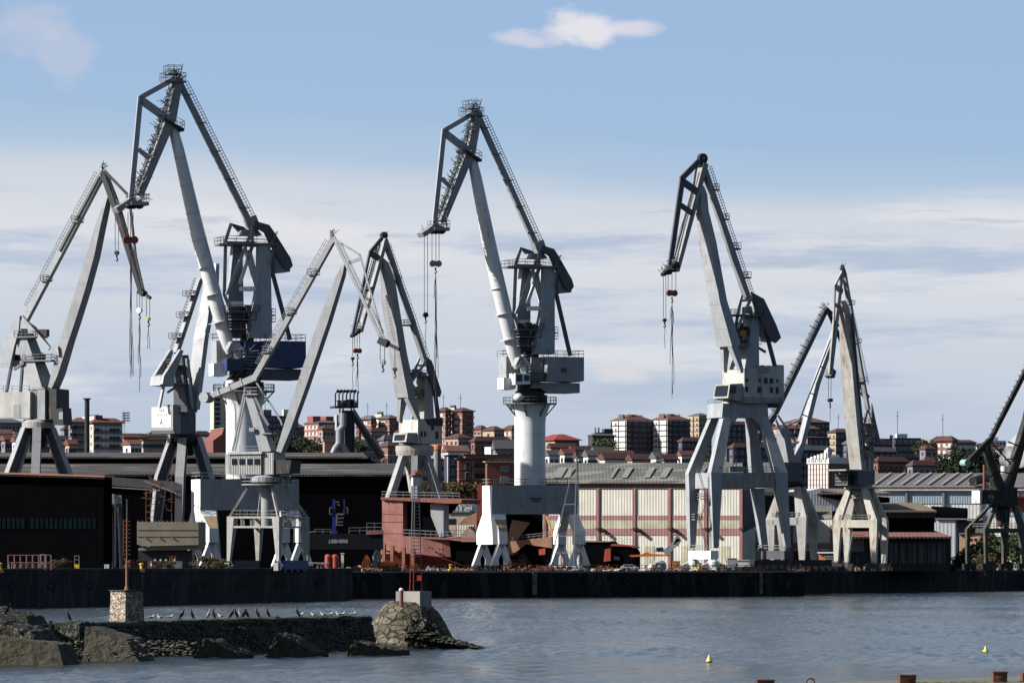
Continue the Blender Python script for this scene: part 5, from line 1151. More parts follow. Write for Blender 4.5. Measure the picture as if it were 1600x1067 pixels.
simpleb('white rooftop hut on the dark roofs', 757, 767, 774, 698, 2050, whitew, None, 0, 0, 1, 30, cat='hut', name='hut'); simpleb('low white hut in front of the dark roofs', 768, 777, 780, 709, 1850, whitew, None, 0, 0, 1, 30, cat='hut', name='hut')
simpleb('dark blue roofed hall beside the big column', 770, 774, 830, 702, 2000, greyw, roofG, 1, 0, 6, 15, kind='gable', h=3, cat='hall', name='hall')
b = simpleb('grey-blue flats in shade with a bright edge, left of the red-brown flats', 697, 699, 716, 712, 1720, navyshade, slabd, 5, 0, 2, 20, kind='flat', h=.2); b.verts((.05,), whitew, .5, .4)
b = Bld('large red-brown flats with a column of balconies and square windows', 'apartment block', 715, 717, 761, 717, 1640, 10); b.body(brickd); b.roof(roofB, .4, .8, 'flat'); b.bands(5, pinkw, 3, .18, .06); b.windows('r', 5, 2, 1.3, 1.2, a0=.55, a1=.95, fr_=brickd); b.windows('r', 5, 1, 1.2, 2, a0=.27, a1=.36); b.balconies('r', 5, .32, 1.8, slabd, out=.9); b.verts((.5,), pinkw, .25, .1)
b = Bld('red-brown flats with an ochre roof edge left of the big column', 'apartment block', 759, 761, 815, 722, 1620, 10); b.body(brickd); b.roof(beige, .3, .6, 'flat'); b.windows('r', 5, 2, 1.2, 1.3, a0=.4, a1=.62, mt=greyw); b.bands(1, beige, .3, .3, .1)
b = Bld('low dark roofed flats behind the red-brown ones', 'apartment block', 724, 727, 800, 711, 1800, 10); b.body(brick); b.roof(roofB, .6, .6, 'flat'); b.windows('r', 1, 8, 1.2, 1.0)
b = Bld('shaded flats left of the cream and red warehouse', 'apartment block', 640, 644, 700, 716, 1800, 10); b.body(navyshade); b.windows('r', 4, 6, 1.2, 1.3)
# centre right
simpleb('wide house with a red hipped roof and brown wall right of the big column', 840, 867, 905, 688, 2500, beige, mat('crimson tiles', (.24, .04, .035), .8), 1, 0, 9, 25, h=2.6, over=1, shade_wall=brickd, cat='large house', name='house')
b = simpleb('dark slate-roofed building left of the white towers', 919, 926, 960, 681, 2600, slabd, roofG, 1, 0, 5, 20, h=1.4, cat='house', name='house'); b.top(.35, .38, .3, .5, 4, slabd, 'chimney'); b.top(.2, .22, .3, .5, 4, slabd, 'chimney'); b.top(.62, 1, .3, .9, 3.4, slabd, 'attic')
rows = [(853, 888, 712, 2000, whitew, roofG), (856, 900, 700, 2350, beige, roofB), (890, 925, 704, 2300, greyw, roofB), (877, 899, 710, 1900, whitew, roofO), (899, 917, 715, 1850, whitew, roofB), (914, 932, 713, 1830, whitew, roofG), (932, 968, 714, 1850, pinkw, roofO), (925, 958, 706, 2250, greyw, roofG), (940, 985, 718, 1760, whitew, roofB), (983, 1022, 719, 1750, beige, roofB), (1020, 1032, 716, 1740, whitew, roofG), (1033, 1058, 719, 1770, greyw, roofB), (958, 990, 712, 2100, brick, roofO), (1060, 1085, 712, 2200, whitew, roofO)]
ord_ = ['blue-grey', 'brown', 'low grey', 'white gabled', 'small white', 'narrow white', 'salmon', 'long dark', 'long brown-roofed', 'wide ochre', 'tiny white', 'squat grey', 'brick', 'pale hillside']
for k, ((a, c, y, D, w, r), nm) in enumerate(zip(rows, ord_)): simpleb(f'{nm} house, number {("one two three four five six seven eight nine ten eleven twelve thirteen fourteen").split()[k]} from the left above the grey warehouse roof', a, a + 5, c, y, D, w, r, 2, 1, 4, 30, cat='house', kind='gable', h=1.8, name='house')
# right
b = simpleb('tall navy-shaded block with orange roof and grey end, highest on the right', 1226, 1248, 1296, 660, 2900, greyw, roofO, 6, 0, 7, 28, shade_wall=navyshade, h=2.6, wm=simple('curtained glass', (.16, .15, .18)), bands=6, bm=slabd); b.top(.4, .5, .3, .6, 2.4, roofG, 'chimney')
b = simpleb('navy-shaded block with orange roof in front of the highest right one', 1205, 1215, 1280, 670, 2700, beige, roofO, 6, 0, 8, 25, shade_wall=navyshade, h=1.8, wm=MATS['curtained glass'], bands=6, bm=slabd)
b = simpleb('navy-shaded block with rows of pale windows above the brick hotel', 1238, 1262, 1296, 684, 2450, brick, roofB, 6, 3, 4, 35, shade_wall=navyshade, wm=MATS['curtained glass'], h=.5, bands=5, bm=slabd)
b = simpleb('block with brown roof and ochre end behind the cream crane boom', 1294, 1306, 1332, 676, 2700, beige, roofB, 6, 2, 4, 35, shade_wall=navyshade, wm=MATS['curtained glass'], h=1.8, bands=5, bm=slabd); b.antenna(.4)
simpleb('navy-shaded block with a white parapet behind the cream crane', 1306, 1310, 1345, 716, 2050, navyshade, whitew, 4, 0, 5, 20, kind='flat', h=.2, over=.1)
fill = [('brown-brick flats at the far left behind the leftmost crane house', 36, 44, 84, 676, 2350, brickd, roofB, 3, 1, 5), ('grey flats peeping right of the leftmost crane cab', 96, 100, 128, 672, 2450, greyw, roofB, 3, 0, 4), ('ochre block right of the floodlight mast', 226, 232, 262, 682, 2500, beige, roofG, 2, 1, 4), ('dark block between crest crane and cream tower', 300, 306, 330, 680, 2600, greyw, roofB, 3, 1, 3),
 ('brick flats behind the dark evergreens', 440, 448, 476, 668, 2750, brickd, roofG, 3, 1, 4), ('pale flats just left of the hopper cage', 512, 518, 540, 666, 2800, cream, roofG, 3, 1, 3), ('brown block right of the hopper cage', 556, 561, 580, 668, 2900, brickd, roofB, 3, 1, 3), ('dark flats behind the middle crane legs', 618, 624, 652, 676, 2650, brickd, roofB, 4, 1, 4), ('long brown terrace under the brick flats', 736, 742, 800, 690, 2200, brickd, roofB, 2, 1, 8),
 ('navy-shaded block left of the beige high one, low', 1060, 1066, 1100, 690, 2600, navyshade, roofB, 4, 1, 5), ('navy-shaded flats seen between the warehouse crane legs', 1130, 1136, 1175, 664, 2900, navyshade, roofB, 6, 1, 5), ('brown flats behind the warehouse crane right leg', 1176, 1182, 1216, 668, 2750, navyshade, roofO, 6, 1, 5), ('low dark flats between the warehouse crane legs', 1140, 1146, 1200, 700, 2200, navyshade, roofB, 4, 1, 6), ('broad navy-shaded flats left of the highest right block', 1192, 1198, 1250, 690, 2500, navyshade, roofG, 6, 1, 6), ('navy-shaded flats above the hotel roof', 1240, 1246, 1300, 704, 2100, navyshade, roofG, 5, 1, 6), ('shaded flats right above the stepped hall', 1340, 1346, 1400, 706, 2250, navyshade, roofG, 5, 1, 6),
 ('dark block left of the hotel', 1222, 1230, 1268, 700, 2150, navyshade, roofG, 5, 1, 5), ('navy-shaded block between hotel and cream crane', 1318, 1324, 1372, 694, 2400, navyshade, roofG, 5, 1, 6), ('low brown flats under the navy slabs', 1366, 1372, 1420, 722, 2050, brickd, roofB, 3, 1, 6), ('low grey flats beside the far right trees', 1420, 1426, 1462, 728, 1950, greyw, roofB, 2, 1, 4)]
for l, a, b_, c, y, D, w, r, rows_, cl, cr in fill: simpleb(l, a, b_, c, y, D, w, r, rows_, cl, cr, 32, bands=rows_, bm=slabd, wm=MATS['curtained glass'] if w is navyshade else (winsh if w is cream else None))
# hotel with a lettered top band
b = Bld('brick hotel with white windows and a white lettered top storey', 'hotel', 1264, 1295, 1333, 724, 1780, 44, name='hotel'); b.body(brick); b.zt2 = b.zt
m = MB(); m.prism([b.q(-.25, -.25, b.zt), b.q(b.L, -.25, b.zt), b.q(b.L, b.W + .25, b.zt), b.q(-.25, b.W + .25, b.zt)], (0, 0, 1.7)); tp = m.build('top_band', whitew, b.root)
m = MB()
for i in range(5): c = b.q(-.1, b.W * (.12 + i * .16), b.zt + 1.7); m.box(c, 1.2, .9, .5 + (4 - i) * .32, b.fr.psi)
m.box(b.q(.5, b.W * .1, b.zt + 1.7), 1.6, 1.4, 2.6, b.fr.psi); m.ball(b.q(.5, b.W * .1, b.zt + 4.5), .5, .5, .5, 8); m.build('parapet', whitew, b.root)
b.windows('l', 5, 7, .55, 1.3, mt=winsh, pitch=1.62, fr_=slabw); b.windows('r', 5, 4, 1.1, 1.2, mt=MATS['curtained glass'], pitch=1.62, fr_=navyshade)
b.top(.3, .7, .3, .8, 2.8, whitew, 'penthouse')
m = MB()
for i in range(9): # the band carries worn letters too small to read
    w_ = b.W * (.1 + i * .1); k = [(0, 0), (.35, 0), (.35, 1), (0, 1)]
    m.beam(b.q(-.3, w_, b.zt + .4), b.q(-.3, w_, b.zt + 1.3), .12)
    if i % 3 != 1: m.beam(b.q(-.3, w_ + .35, b.zt + .4), b.q(-.3, w_ + .35, b.zt + 1.3), .12)
    m.beam(b.q(-.3, w_, b.zt + (.4, 1.3, .85)[i % 3]), b.q(-.3, w_ + .35, b.zt + (.4, 1.3, .85)[i % 3]), .12)
m.build('lettering', simple('worn brown letters', (.3, .2, .15)), tp)
b = simpleb('long navy-shaded slab with a white penthouse, right of the cream crane', 1395, 1398, 1439, 684, 2500, navyshade, None, 8, 0, 5, 14, wm=MATS['curtained glass'], bands=7, bm=slabd, ww=1.8); b.top(.1, .5, .2, .8, 1.8, whitew, 'penthouse'); b.antenna(.15, 12)
b = simpleb('navy-shaded slab with rooftop boxes just right of the cream crane', 1366, 1369, 1396, 685, 2560, navyshade, None, 8, 0, 4, 14, wm=MATS['curtained glass'], bands=7, bm=slabd, ww=1.8); b.top(.8, 1, .2, .8, 1.6, pinkw, 'penthouse')
b = simpleb('brick block with brown roof and white shutters above the far right trees', 1457, 1488, 1496, 689, 2500, brick, roofB, 5, 4, 1, 52, wm=winsh, h=2, over=.8); b.balconies('l', 5, .15, 3, slabw); b.antenna(.2, 12)
b = simpleb('grey block with brown roof beside the brick block at the right', 1489, 1494, 1525, 692, 2550, greyw, roofB, 4, 0, 6, 20, wm=winsh, h=1.2)
simpleb('row of houses with brown roofs behind the dark green crane', 1520, 1526, 1562, 697, 2600, whitew, roofB, 3, 1, 6, 20, h=1.2, cat='house row', name='house_row'); simpleb('brown roofed terrace at the far right', 1556, 1562, 1612, 702, 2500, greyw, roofB, 2, 1, 7, 20, h=1.4, cat='house row', name='house_row')
b = simpleb('white modern building on the skyline at the far right', 1539, 1550, 1572, 688, 3300, whitew, None, 2, 2, 4, 25, cat='modern building'); b.top(.2, .6, .3, .8, 2, whitew, 'penthouse')
simpleb('second white modern building cut by the right edge', 1575, 1584, 1610, 694, 3250, whitew, None, 2, 2, 3, 25, cat='modern building')
simpleb('low brick houses left of the far right trees', 1438, 1446, 1462, 702, 2400, greyw, roofB, 2, 1, 2, 30, cat='house', name='house'); simpleb('orange-roofed house below the navy slab', 1438, 1444, 1462, 723, 2000, brick, roofO, 1, 0, 2, 30, cat='house', name='house')

# ---- masts and chimneys
t = thing('chimney', 'thin black chimney left of the crest panel crane', 'chimney', P(136, 705, 1500)); m = MB(); q = P(136, 720, 1500); m.tube(q, P(136, 624, 1500), .75, .65, 12); m.build('stack', dark, t); m = MB(); m.tube(P(136, 624, 1500), P(136, 622, 1500), 1.1, 1.1, 12); m.build('cap', dark, t)
t = thing('floodlight_mast', 'white stadium floodlight mast with a square lamp head on the skyline', 'floodlight mast', P(196, 690, 2400)); m = MB()
for dx in (-.8, .8): m.beam(P(194 + dx, 700, 2400), P(194 + dx * .6, 645, 2400), .35)
for i in range(12): m.beam(P(193.3, 690 - i * 3.6, 2400), P(194.8, 688 - i * 3.6, 2400), .15)
m.build('mast', whitew, t); m = MB(); f = Fr(197, 2400, 20)
for i in range(4): f.slab(m, [(191, 644 + i * 4), (203, 644 + i * 4), (203, 645 + i * 4), (191, 645 + i * 4)], 0, .4)
for i in range(4):
    for j in range(5): q = f.p(192 + j * 2.4, 646.3 + i * 4, -.4); m.box(q, .5, .4, .6)
m.build('lamp_head', greyw, t)
t = thing('chimney', 'grey chimney with an orange top behind the middle crane house', 'chimney', P(684, 760, 1400)); m = MB(); m.tube(P(683.5, 880, 1400), P(683.5, 702, 1400), .95, .9, 14); m.build('stack', mat('sooty grey stack', (.2, .19, .17), .8, var=.3), t); m = MB(); m.tube(P(683.5, 702, 1400), P(683.5, 695, 1400), 1.1, 1.1, 14); m.build('collar', orange, t)

# ---- trees
leafm = {}
def leaf(name, c): leafm[name] = mat(name, c, .8, var=.35, scale=.25, spec=.15)
leaf('dark evergreen leaves', (.035, .05, .025)); leaf('olive green leaves', (.075, .09, .035)); leaf('autumn brown-green leaves', (.11, .085, .04))
bark = mat('grey-brown bark', (.07, .055, .045), .9)
def crown(seed, n=2600, s=.055):
    r = random.Random(seed); m = MB(); cl = [(Vector((r.gauss(0, .3), r.gauss(0, .3), .55 + r.gauss(0, .2))), r.uniform(.16, .34)) for _ in range(16)]
    for i in range(n):
        c, rad = r.choice(cl); d = Vector((r.gauss(0, 1), r.gauss(0, 1), r.gauss(0, 1))).normalized() * rad * r.uniform(.6, 1.05)
        p = c + Vector((d.x, d.y, d.z * .8)); a = Vector((r.gauss(0, 1), r.gauss(0, 1), r.gauss(0, 1))).normalized(); b_ = a.orthogonal().normalized(); sz = s * r.uniform(.5, 1.2); e = a.cross(b_)
        m.add([p - b_ * sz, p + e * sz * .7, p + b_ * sz, p - e * sz * .7], [[0, 1, 2, 3]])
    return m
crown_me = {}
def tree(px, yb, D, wpx, hpx, mt, label, group=None, cat='tree', name='tree'):
    base = P(px, yb, D); mm = D / FPX; W = wpx * mm; H = hpx * mm
    t = thing(name, label, cat, base, group)
    k = rnd.randrange(4); key = (k, mt)
    if key not in crown_me:
        o = crown(k).build('crown', leafm[mt]); crown_me[key] = o.data; bpy.data.objects.remove(o)
    o = bpy.data.objects.new('crown', crown_me[key]); COL.objects.link(o); o.parent = t; o.scale = (W * .95, W * .95, H * .82); o.location = (0, 0, H * .04); o.rotation_euler.z = rnd.uniform(0, 6)
    m = MB(); m.path([base - Vector((0, 0, 1)), base + Vector((0, 0, H * .3)), base + Vector((W * .04, 0, H * .62))], [W * .045, W * .035, W * .015], 7)
    for s_ in (-1, 1, .4): m.path([base + Vector((0, 0, H * .28)), base + Vector((W * .18 * s_, W * .1 * s_, H * .6))], [W * .022, W * .01], 5)
    m.build('trunk', bark, t)
for px, yb, D, w, h, mt, l in ((446, 712, 1950, 34, 40, 'dark evergreen leaves', 'dark evergreen just right of the small pale crane mast'), (475, 712, 1900, 36, 38, 'dark evergreen leaves', 'broad dark evergreen in front of the red and white flats'), (497, 712, 1850, 26, 24, 'dark evergreen leaves', 'low dark evergreen left of the plain pink block'), (425, 712, 2000, 30, 46, 'dark evergreen leaves', 'dark evergreen behind the small pale crane boom foot'),
    (716, 785, 1560, 56, 42, 'autumn brown-green leaves', 'round olive-brown tree in front of the red-brown flats'), (694, 786, 1540, 24, 26, 'olive green leaves', 'small olive tree at the left foot of the round one'), (941, 712, 2500, 34, 32, 'olive green leaves', 'green tree beside the white tower'), (1449, 712, 2450, 26, 30, 'autumn brown-green leaves', 'brownish tree right of the navy slab'),
    (1482, 745, 2100, 52, 44, 'dark evergreen leaves', 'dark green tree in the middle of the far right grove'), (1512, 745, 2050, 50, 52, 'dark evergreen leaves', 'tallest dark tree of the far right grove'), (1456, 748, 2000, 34, 28, 'dark evergreen leaves', 'leftmost low tree of the far right grove'), (1532, 748, 2150, 36, 50, 'dark evergreen leaves', 'dark tree just left of the green crane mast'),
    (1590, 748, 2200, 44, 36, 'dark evergreen leaves', 'dark tree behind the green crane boom foot'), (1568, 738, 2300, 30, 30, 'olive green leaves', 'olive tree between the arms of the green crane'), (545, 712, 1900, 20, 34, 'dark evergreen leaves', 'dark tree behind the black hopper tower'), (560, 712, 1950, 22, 26, 'olive green leaves', 'small tree behind the sloping conveyor'),
    (1555, 885, 1420, 46, 60, 'olive green leaves', 'bushy tree behind the green crane portal'), (1592, 885, 1440, 50, 66, 'olive green leaves', 'bushy tree right of the green crane portal leg'), (1512, 892, 1440, 30, 40, 'dark evergreen leaves', 'dark bush left of the green crane portal'), (1540, 892, 1400, 34, 32, 'autumn brown-green leaves', 'brown-green bush low inside the green crane portal'),
    (1498, 892, 1430, 28, 24, 'dark evergreen leaves', 'low dark bush beside the red-roofed hall'), (668, 772, 1500, 24, 26, 'autumn brown-green leaves', 'reddish bush seen between the middle crane legs')):
    tree(px, yb, D, w, h, leafm and mt, l)
for k, (px, D, w, h) in enumerate(((250, 1030, 26, 16), (330, 1015, 34, 24), (262, 1020, 14, 14), (345, 1010, 18, 15), (97, 905, 24, 18))):
    tree(px, 889, D, w, h, 'autumn brown-green leaves', ['pale bush in front of the concrete block', 'spreading bush at the foot of the navy crane portal', 'small bush right of the pale one', 'low bush left of the small pale crane', 'dry bush in front of the long black shed'][k], cat='bush', name='bush')

# ---- steam and its stack
t = thing('steam_stack', 'short white stack giving off steam behind the green crane', 'stack', P(1569, 770, 2000)); m = MB(); m.tube(P(1569, 775, 2000), P(1568.5, 728, 2000), 1.3, 1.1, 14); m.build('stack', whitew, t)
sm = bpy.data.materials.new('white steam'); sm.use_nodes = True; nt = sm.node_tree; nt.nodes.remove(nt.nodes['Principled BSDF']); pv = nt.nodes.new('ShaderNodeVolumePrincipled'); pv.inputs['Color'].default_value = (1, 1, 1, 1); nt.links.new(pv.outputs[0], nt.nodes['Material Output'].inputs['Volume'])
nn = nt.nodes.new('ShaderNodeTexNoise'); nn.inputs['Scale'].default_value = .13; nn.inputs['Detail'].default_value = 4; gg = nt.nodes.new('ShaderNodeNewGeometry'); nt.links.new(gg.outputs['Position'], nn.inputs['Vector']); rr = nt.nodes.new('ShaderNodeMapRange'); nt.links.new(nn.outputs[0], rr.inputs[0]); rr.inputs[1].default_value = .42; rr.inputs[2].default_value = .6; rr.inputs[3].default_value = 0; rr.inputs[4].default_value = .16; nt.links.new(rr.outputs[0], pv.inputs['Density'])
m = MB(); m.path([P(1568, 729, 2000), P(1572, 722, 2000), P(1582, 714, 2005), P(1594, 706, 2010), P(1610, 698, 2010), P(1640, 690, 2010)], [1.5, 3, 4.5, 6, 7, 7], 12)
o = m.build('steam', sm); o['kind'] = 'stuff'; o['label'] = 'white steam drifting right from the short stack'; o['category'] = 'steam'
# ================================================================ SHIPYARD HALLS
roofm = mat('grimy brown sheet roof', (.055, .048, .042), .85, var=.2, scale=.15, corr=('X', 1.2, .02), patch=((.075, .068, .06), (.05, .3, .3)))
roofw = mat('mossy grey corrugated roof', (.115, .115, .10), .85, var=.25, scale=.08, corr=('X', 1.2, .035), patch=((.12, .108, .096), (.06, .2, .2)))
blackw = mat('black wall and painted deep shade', (.004, .004, .005), .95, spec=0)  # near-black also stands in for shade inside openings and recesses
def hall_part(root, fr, poly, wn, wf, name, mt):
    m = MB(); fr.slab(m, poly, wn, wf); return m.build(name, mt, root)
# black hangar with two roof tiers
f = Fr(300, 1300, 0); t = thing('hangar', 'huge dark hangar with two brown roof tiers stretching across the left half', 'hangar', f.p(300, 890))
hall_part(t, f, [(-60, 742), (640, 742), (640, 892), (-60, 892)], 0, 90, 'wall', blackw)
def slope(fr, xl, xr, xl2, xr2, y0, w0, y1, w1, th=.4):
    a, b = fr.p(xl, y0, w0), fr.p(xr, y0, w0); c, d = fr.p(xr2, y1, w1), fr.p(xl2, y1, w1); m = MB(); m.prism([a, b, c, d], (0, 0, -th)); return m
slope(f, -60, 650, -60, 640, 741, -1.5, 724, 30).build('lower_roof', roofm, t)
hall_part(t, f, [(-60, 713), (572, 713), (590, 724.5), (-60, 724.5)], 31, 60, 'clerestory', blackw)
slope(f, -60, 574, -60, 567, 713.5, 29, 707, 52).build('upper_roof', roofm, t)
m = MB()
for i in range(95): fxx = 165 + i * 5; m.beam(f.p(fxx, 741, -1.6), f.p(fxx, 738.6, -1.6), .1)
m.beam(f.p(165, 738.6, -1.6), f.p(635, 738.6, -1.6), .12); m.build('gutter_rail', railm, t)
# long black shed, left foreground
f = Fr(160, 985, -8); t = thing('shed', 'long black shed on the left with a dull green window strip', 'shed', f.p(80, 890))
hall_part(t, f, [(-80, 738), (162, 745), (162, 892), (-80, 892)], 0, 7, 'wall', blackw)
m = MB(); m.prism([f.p(-80, 735.5, -1), f.p(163, 743, -1), f.p(163, 743, -1) + f.v * 9 + Vector((0, 0, .12)), f.p(-80, 735.5, -1) + f.v * 9 + Vector((0, 0, .12))], (0, 0, -.25)); m.build('roof', mat('faded orange roof edge', (.45, .2, .12), .8), t)
m = MB(); f.slab(m, [(-80, 738), (163, 745.5), (163, 748), (-80, 740.5)], -.9, -.5); m.build('gutter', dark, t)
for i in range(21):
    if i in (6,): continue
    m = MB(); x = -4 + i * 7.4; f.slab(m, [(x, 809), (x + 5.4, 809), (x + 5.4, 826), (x, 826)], -.1, 0); m.build('window', mat('dull green glazing', (.004, .011, .012), .9, spec=.02, var=.4, scale=.8), t)
# annex: grey fascia beam, post, small gantry, scaffold
f = Fr(220, 1105, 0); t = thing('gantry_frame', 'heavy grey beam and post frame between the black shed and the crest crane', 'frame', f.p(220, 890))
g1 = mat('dull grey girder', (.09, .09, .095), .7)
hall_part(t, f, [(160, 744), (272, 752), (284, 757), (284, 768), (262, 765), (160, 757)], 0, 2, 'beam', g1); hall_part(t, f, [(273, 766), (284, 767), (284, 890), (273, 890)], 0.1, 1.6, 'post', g1)
m = MB(); f.bm(m, (160, 760), (250, 766), .2, .2, -.5); f.bm(m, (225, 751), (275, 770), .25, .25, -.5); m.build('stay', steel, t)
f = Fr(180, 1020, 12); t = thing('small_gantry', 'slim steel gantry with two legs and a ladder beside the black shed', 'gantry', f.p(178, 890))
hall_part(t, f, [(161, 788), (192, 788), (192, 792), (161, 792)], -1.5, 1.5, 'beam', g1)
for x0, x1 in ((169.5, 173), (184.5, 188)): m = MB(); f.bm(m, (x0, 792), (x1, 888), .3, .3, -1.4); m.build('leg', paint, t); m = MB(); f.bm(m, (x0 + 5, 792), (x1 + 4, 888), .4, .4, 1); m.build('leg', g1, t)
m = MB()
for x in (178, 196): f.ladder(m, (x, 780), (x, 885), 3, 13, -1.6, .07)
for i in range(8): q = f.p(rnd.uniform(176, 190), 787, 0); m.box(q, .6, .6, rnd.uniform(.6, 1.8))
m.build('ladder', steel, t)
t = thing('scaffold', 'rusty scaffolding tower hung with cables in front of the grey beam', 'scaffold', f.p(250, 890)); f = Fr(245, 1100, 0); m = MB()
for w in (0, 1.6):
    for x in (228, 235, 268): f.bm(m, (x, 742 if x != 228 else 760), (x, 888), .12, .12, w)
    for i in range(12): y = 760 + i * 10; f.bm(m, (228, y), (242, y - 3), .12, .1, w)
    f.bm(m, (250, 760), (268, 745), .16, .16, w); f.bm(m, (232, 745), (272, 766), .16, .16, w)
m.build('frame', rust, t)
m = MB()
for i in range(26): q = f.p(rnd.uniform(228, 270), rnd.uniform(755, 800), -.3); m.beam(q, q + Vector((rnd.uniform(-1, 1), 0, rnd.uniform(-.3, .6))), .14)
m.build('cable', rust, t)
# tan hull section
f = Fr(250, 1085, -6); t = thing('hull_section', 'tan weathered hull section with rust streaks lying beside the navy crane portal', 'hull section', f.p(250, 890)); tan = mat('tan primer plates', (.19, .175, .13), .7, stain=.12)
hall_part(t, f, [(214, 815), (310, 815), (310, 851), (222, 853), (214, 850)], 0, 9, 'upper_plates', tan); hall_part(t, f, [(216, 856), (250, 851), (310, 849.5), (310, 858), (216, 860)], .8, 9, 'lower_plates', tan)
m = MB()
for y in (827.5, 838): f.bm(m, (214.5, y), (308, y), .12, .1, -.06)
for x in (226, 248, 268): f.bm(m, (x, 839), (x + 4, 842), .25, .2, -.2)
for i in range(14): f.bm(m, (216 + i * 6.5, 815), (216 + i * 6.5, 813), .2, .2, .3)
m.build('seam', rust, t)
m = MB(); f.slab(m, [(216, 860), (300, 859), (300, 889), (216, 889)], 3, 6); m.build('cradle', dark, t)

# cream and red warehouse
creamc = mat('cream corrugated sheet', (.62, .59, .50), .6, var=.09, corr=('X', 1.5, .05)); redc = mat('brick red corrugated sheet', (.26, .12, .115), .6, corr=('X', 1.5, .04)); dirty = mat('dirty translucent sheet', (.46, .42, .31), .5, var=.2, corr=('X', 1.5, .04)); redt = mat('faded red band sheet', (.30, .15, .145), .6, corr=('X', 1.5, .04))
f = Fr(1160, 1330, -20); t = thing('warehouse', 'large cream corrugated warehouse with brick red columns and bands', 'warehouse', f.p(1000, 890))
hall_part(t, f, [(848, 757), (1160, 757), (1160, 892), (848, 892)], 0, 10, 'wall', creamc)
hall_part(t, f, [(847, 753), (1161, 753), (1161, 763), (847, 763)], -.25, 0, 'eave_band', redc)
hall_part(t, f, [(848, 805), (1160, 805), (1160, 812), (848, 812)], -.12, -.01, 'upper_band', redt); hall_part(t, f, [(848, 812.3), (1160, 812.3), (1160, 825.7), (848, 825.7)], -.08, -.01, 'skylight_band', dirty); hall_part(t, f, [(848, 826), (1160, 826), (1160, 836), (848, 836)], -.12, -.01, 'lower_band', redt)
for x in (851, 878, 934, 990.5, 1046, 1102, 1158): hall_part(t, f, [(x - 2.4, 763), (x + 2.4, 763), (x + 2.4, 892), (x - 2.4, 892)], -.35, -.13, 'column', redc)
for x in (936, 992, 1048, 1104, 1160):
    m = MB(); f.bm(m, (x - 6, 826), (x - 1, 825.5), .25, .25, -.7); f.slab(m, [(x - 2, 824), (x + 2, 824), (x + 1, 828), (x - 2, 828)], -2.2, -.4); m.build('lamp', simple('black lamp housing', (.02, .02, .02)), t)
for x0, x1, y0 in ((1008, 1022, 853), (1064, 1084, 853), (1126, 1140, 853)): hall_part(t, f, [(x0, y0), (x1, y0), (x1, 885), (x0, 885)], -.1, -.02, 'gate', dirty)
slope(f, 847, 1162, 847, 1160, 752.5, -1.2, 723, 20).build('roof', roofw, t)
m = MB()
for x, y, w_ in ((975, 740, 20), (955, 748, 10), (1035, 738, 22), (1010, 736, 20), (885, 741, 20), (870, 733, 30), (1090, 741, 20)): 
    a = f.p(x, 748, 2.2); b = f.p(x + 10, 732, 13.2); a.z += .3; b.z += .3; m.beam(a, b, w_ / 14, .08)
m.build('roof_sheet', mat('lighter roof sheets', (.24, .23, .21), .8), t)
a = f.p(1160, 764, 0) + f.u * .06; b = f.p(1160, 832, 0) + f.u * .06; m = MB(); m.prism([a + f.v * .4, b + f.v * .4, b + f.v * 9.6 + V_(0, 0, 1.6), a + f.v * 9.6], f.u * .12); m.build('side_door', mat('slate side sheeting', (.045, .05, .062), .6, corr=('Y', 1, .03)), t)
# warehouse extension, sloping top
t = thing('warehouse', 'lower cream and red warehouse extension behind the crane portal legs', 'warehouse', f.p(1230, 890)); f = Fr(1230, 1350, -20)
hall_part(t, f, [(1162, 835), (1186, 827), (1240, 812), (1300, 812), (1300, 892), (1162, 892)], 0, 3, 'wall', creamc); hall_part(t, f, [(1162, 848), (1300, 848), (1300, 857), (1162, 857)], -.12, -.01, 'band', redt)
for x in (1164, 1237, 1299): hall_part(t, f, [(x - 2, 820 if x > 1200 else 836), (x + 2, 820 if x > 1200 else 836), (x + 2, 892), (x - 2, 892)], -.3, -.13, 'column', redc)
hall_part(t, f, [(1240, 860), (1297, 860), (1297, 892), (1240, 892)], -.1, -.02, 'gate', dark); hall_part(t, f, [(1163, 768), (1245, 768), (1245, 805), (1186, 820), (1163, 832)], 4, 5, 'dark_gable', dark)
slope(f, 1180, 1300, 1180, 1300, 812, 5, 790, 12).build('roof', roofw, t)
# hall with brown and red roofs
rb = mat('tan sheet roof', (.2, .15, .10), .8, corr=('X', 1, .02)); rr_ = mat('rust red ribbed roof', (.24, .115, .09), .7, corr=('X', 1, .03))
f = Fr(1400, 1400, 8); t = thing('hall', 'stepped hall with tan upper roofs and a rust red ribbed lower roof', 'hall', f.p(1400, 890))
hall_part(t, f, [(1255, 768), (1284, 762), (1345, 775), (1345, 800), (1270, 797)], 8, 60, 'white_gable', mat('white ribbed gable', (.62, .64, .68), .7, corr=('X', 1.4, .02)))
hall_part(t, f, [(1284, 767), (1390, 777), (1390, 785), (1330, 785), (1284, 775)], 7, 40, 'upper_wall', blackw)
slope(f, 1276, 1392, 1262, 1365, 770, 5, 763, 30).build('upper_roof', rb, t)
hall_part(t, f, [(1300, 800), (1460, 800), (1460, 842), (1300, 842)], 6, 50, 'middle_wall', blackw)
m = MB()
for i in range(20): f.slab(m, [(1384 + i * 3.9, 801), (1386.8 + i * 3.9, 801.5), (1386.8 + i * 3.9, 809), (1384 + i * 3.9, 808.5)], 5.8, 6)
m.build('glazing_strip', simple('dim ribbed glazing', (.09, .09, .09)), t)
slope(f, 1340, 1464, 1322, 1436, 798, 4, 785, 34).build('middle_roof', rb, t)
slope(f, 1262, 1487, 1275, 1436, 838, -2, 820, 16).build('lower_roof', rr_, t)
m = slope(f, 1250, 1345, 1262, 1330, 818, 8, 797, 30); m.build('grey_roof', roofw, t)
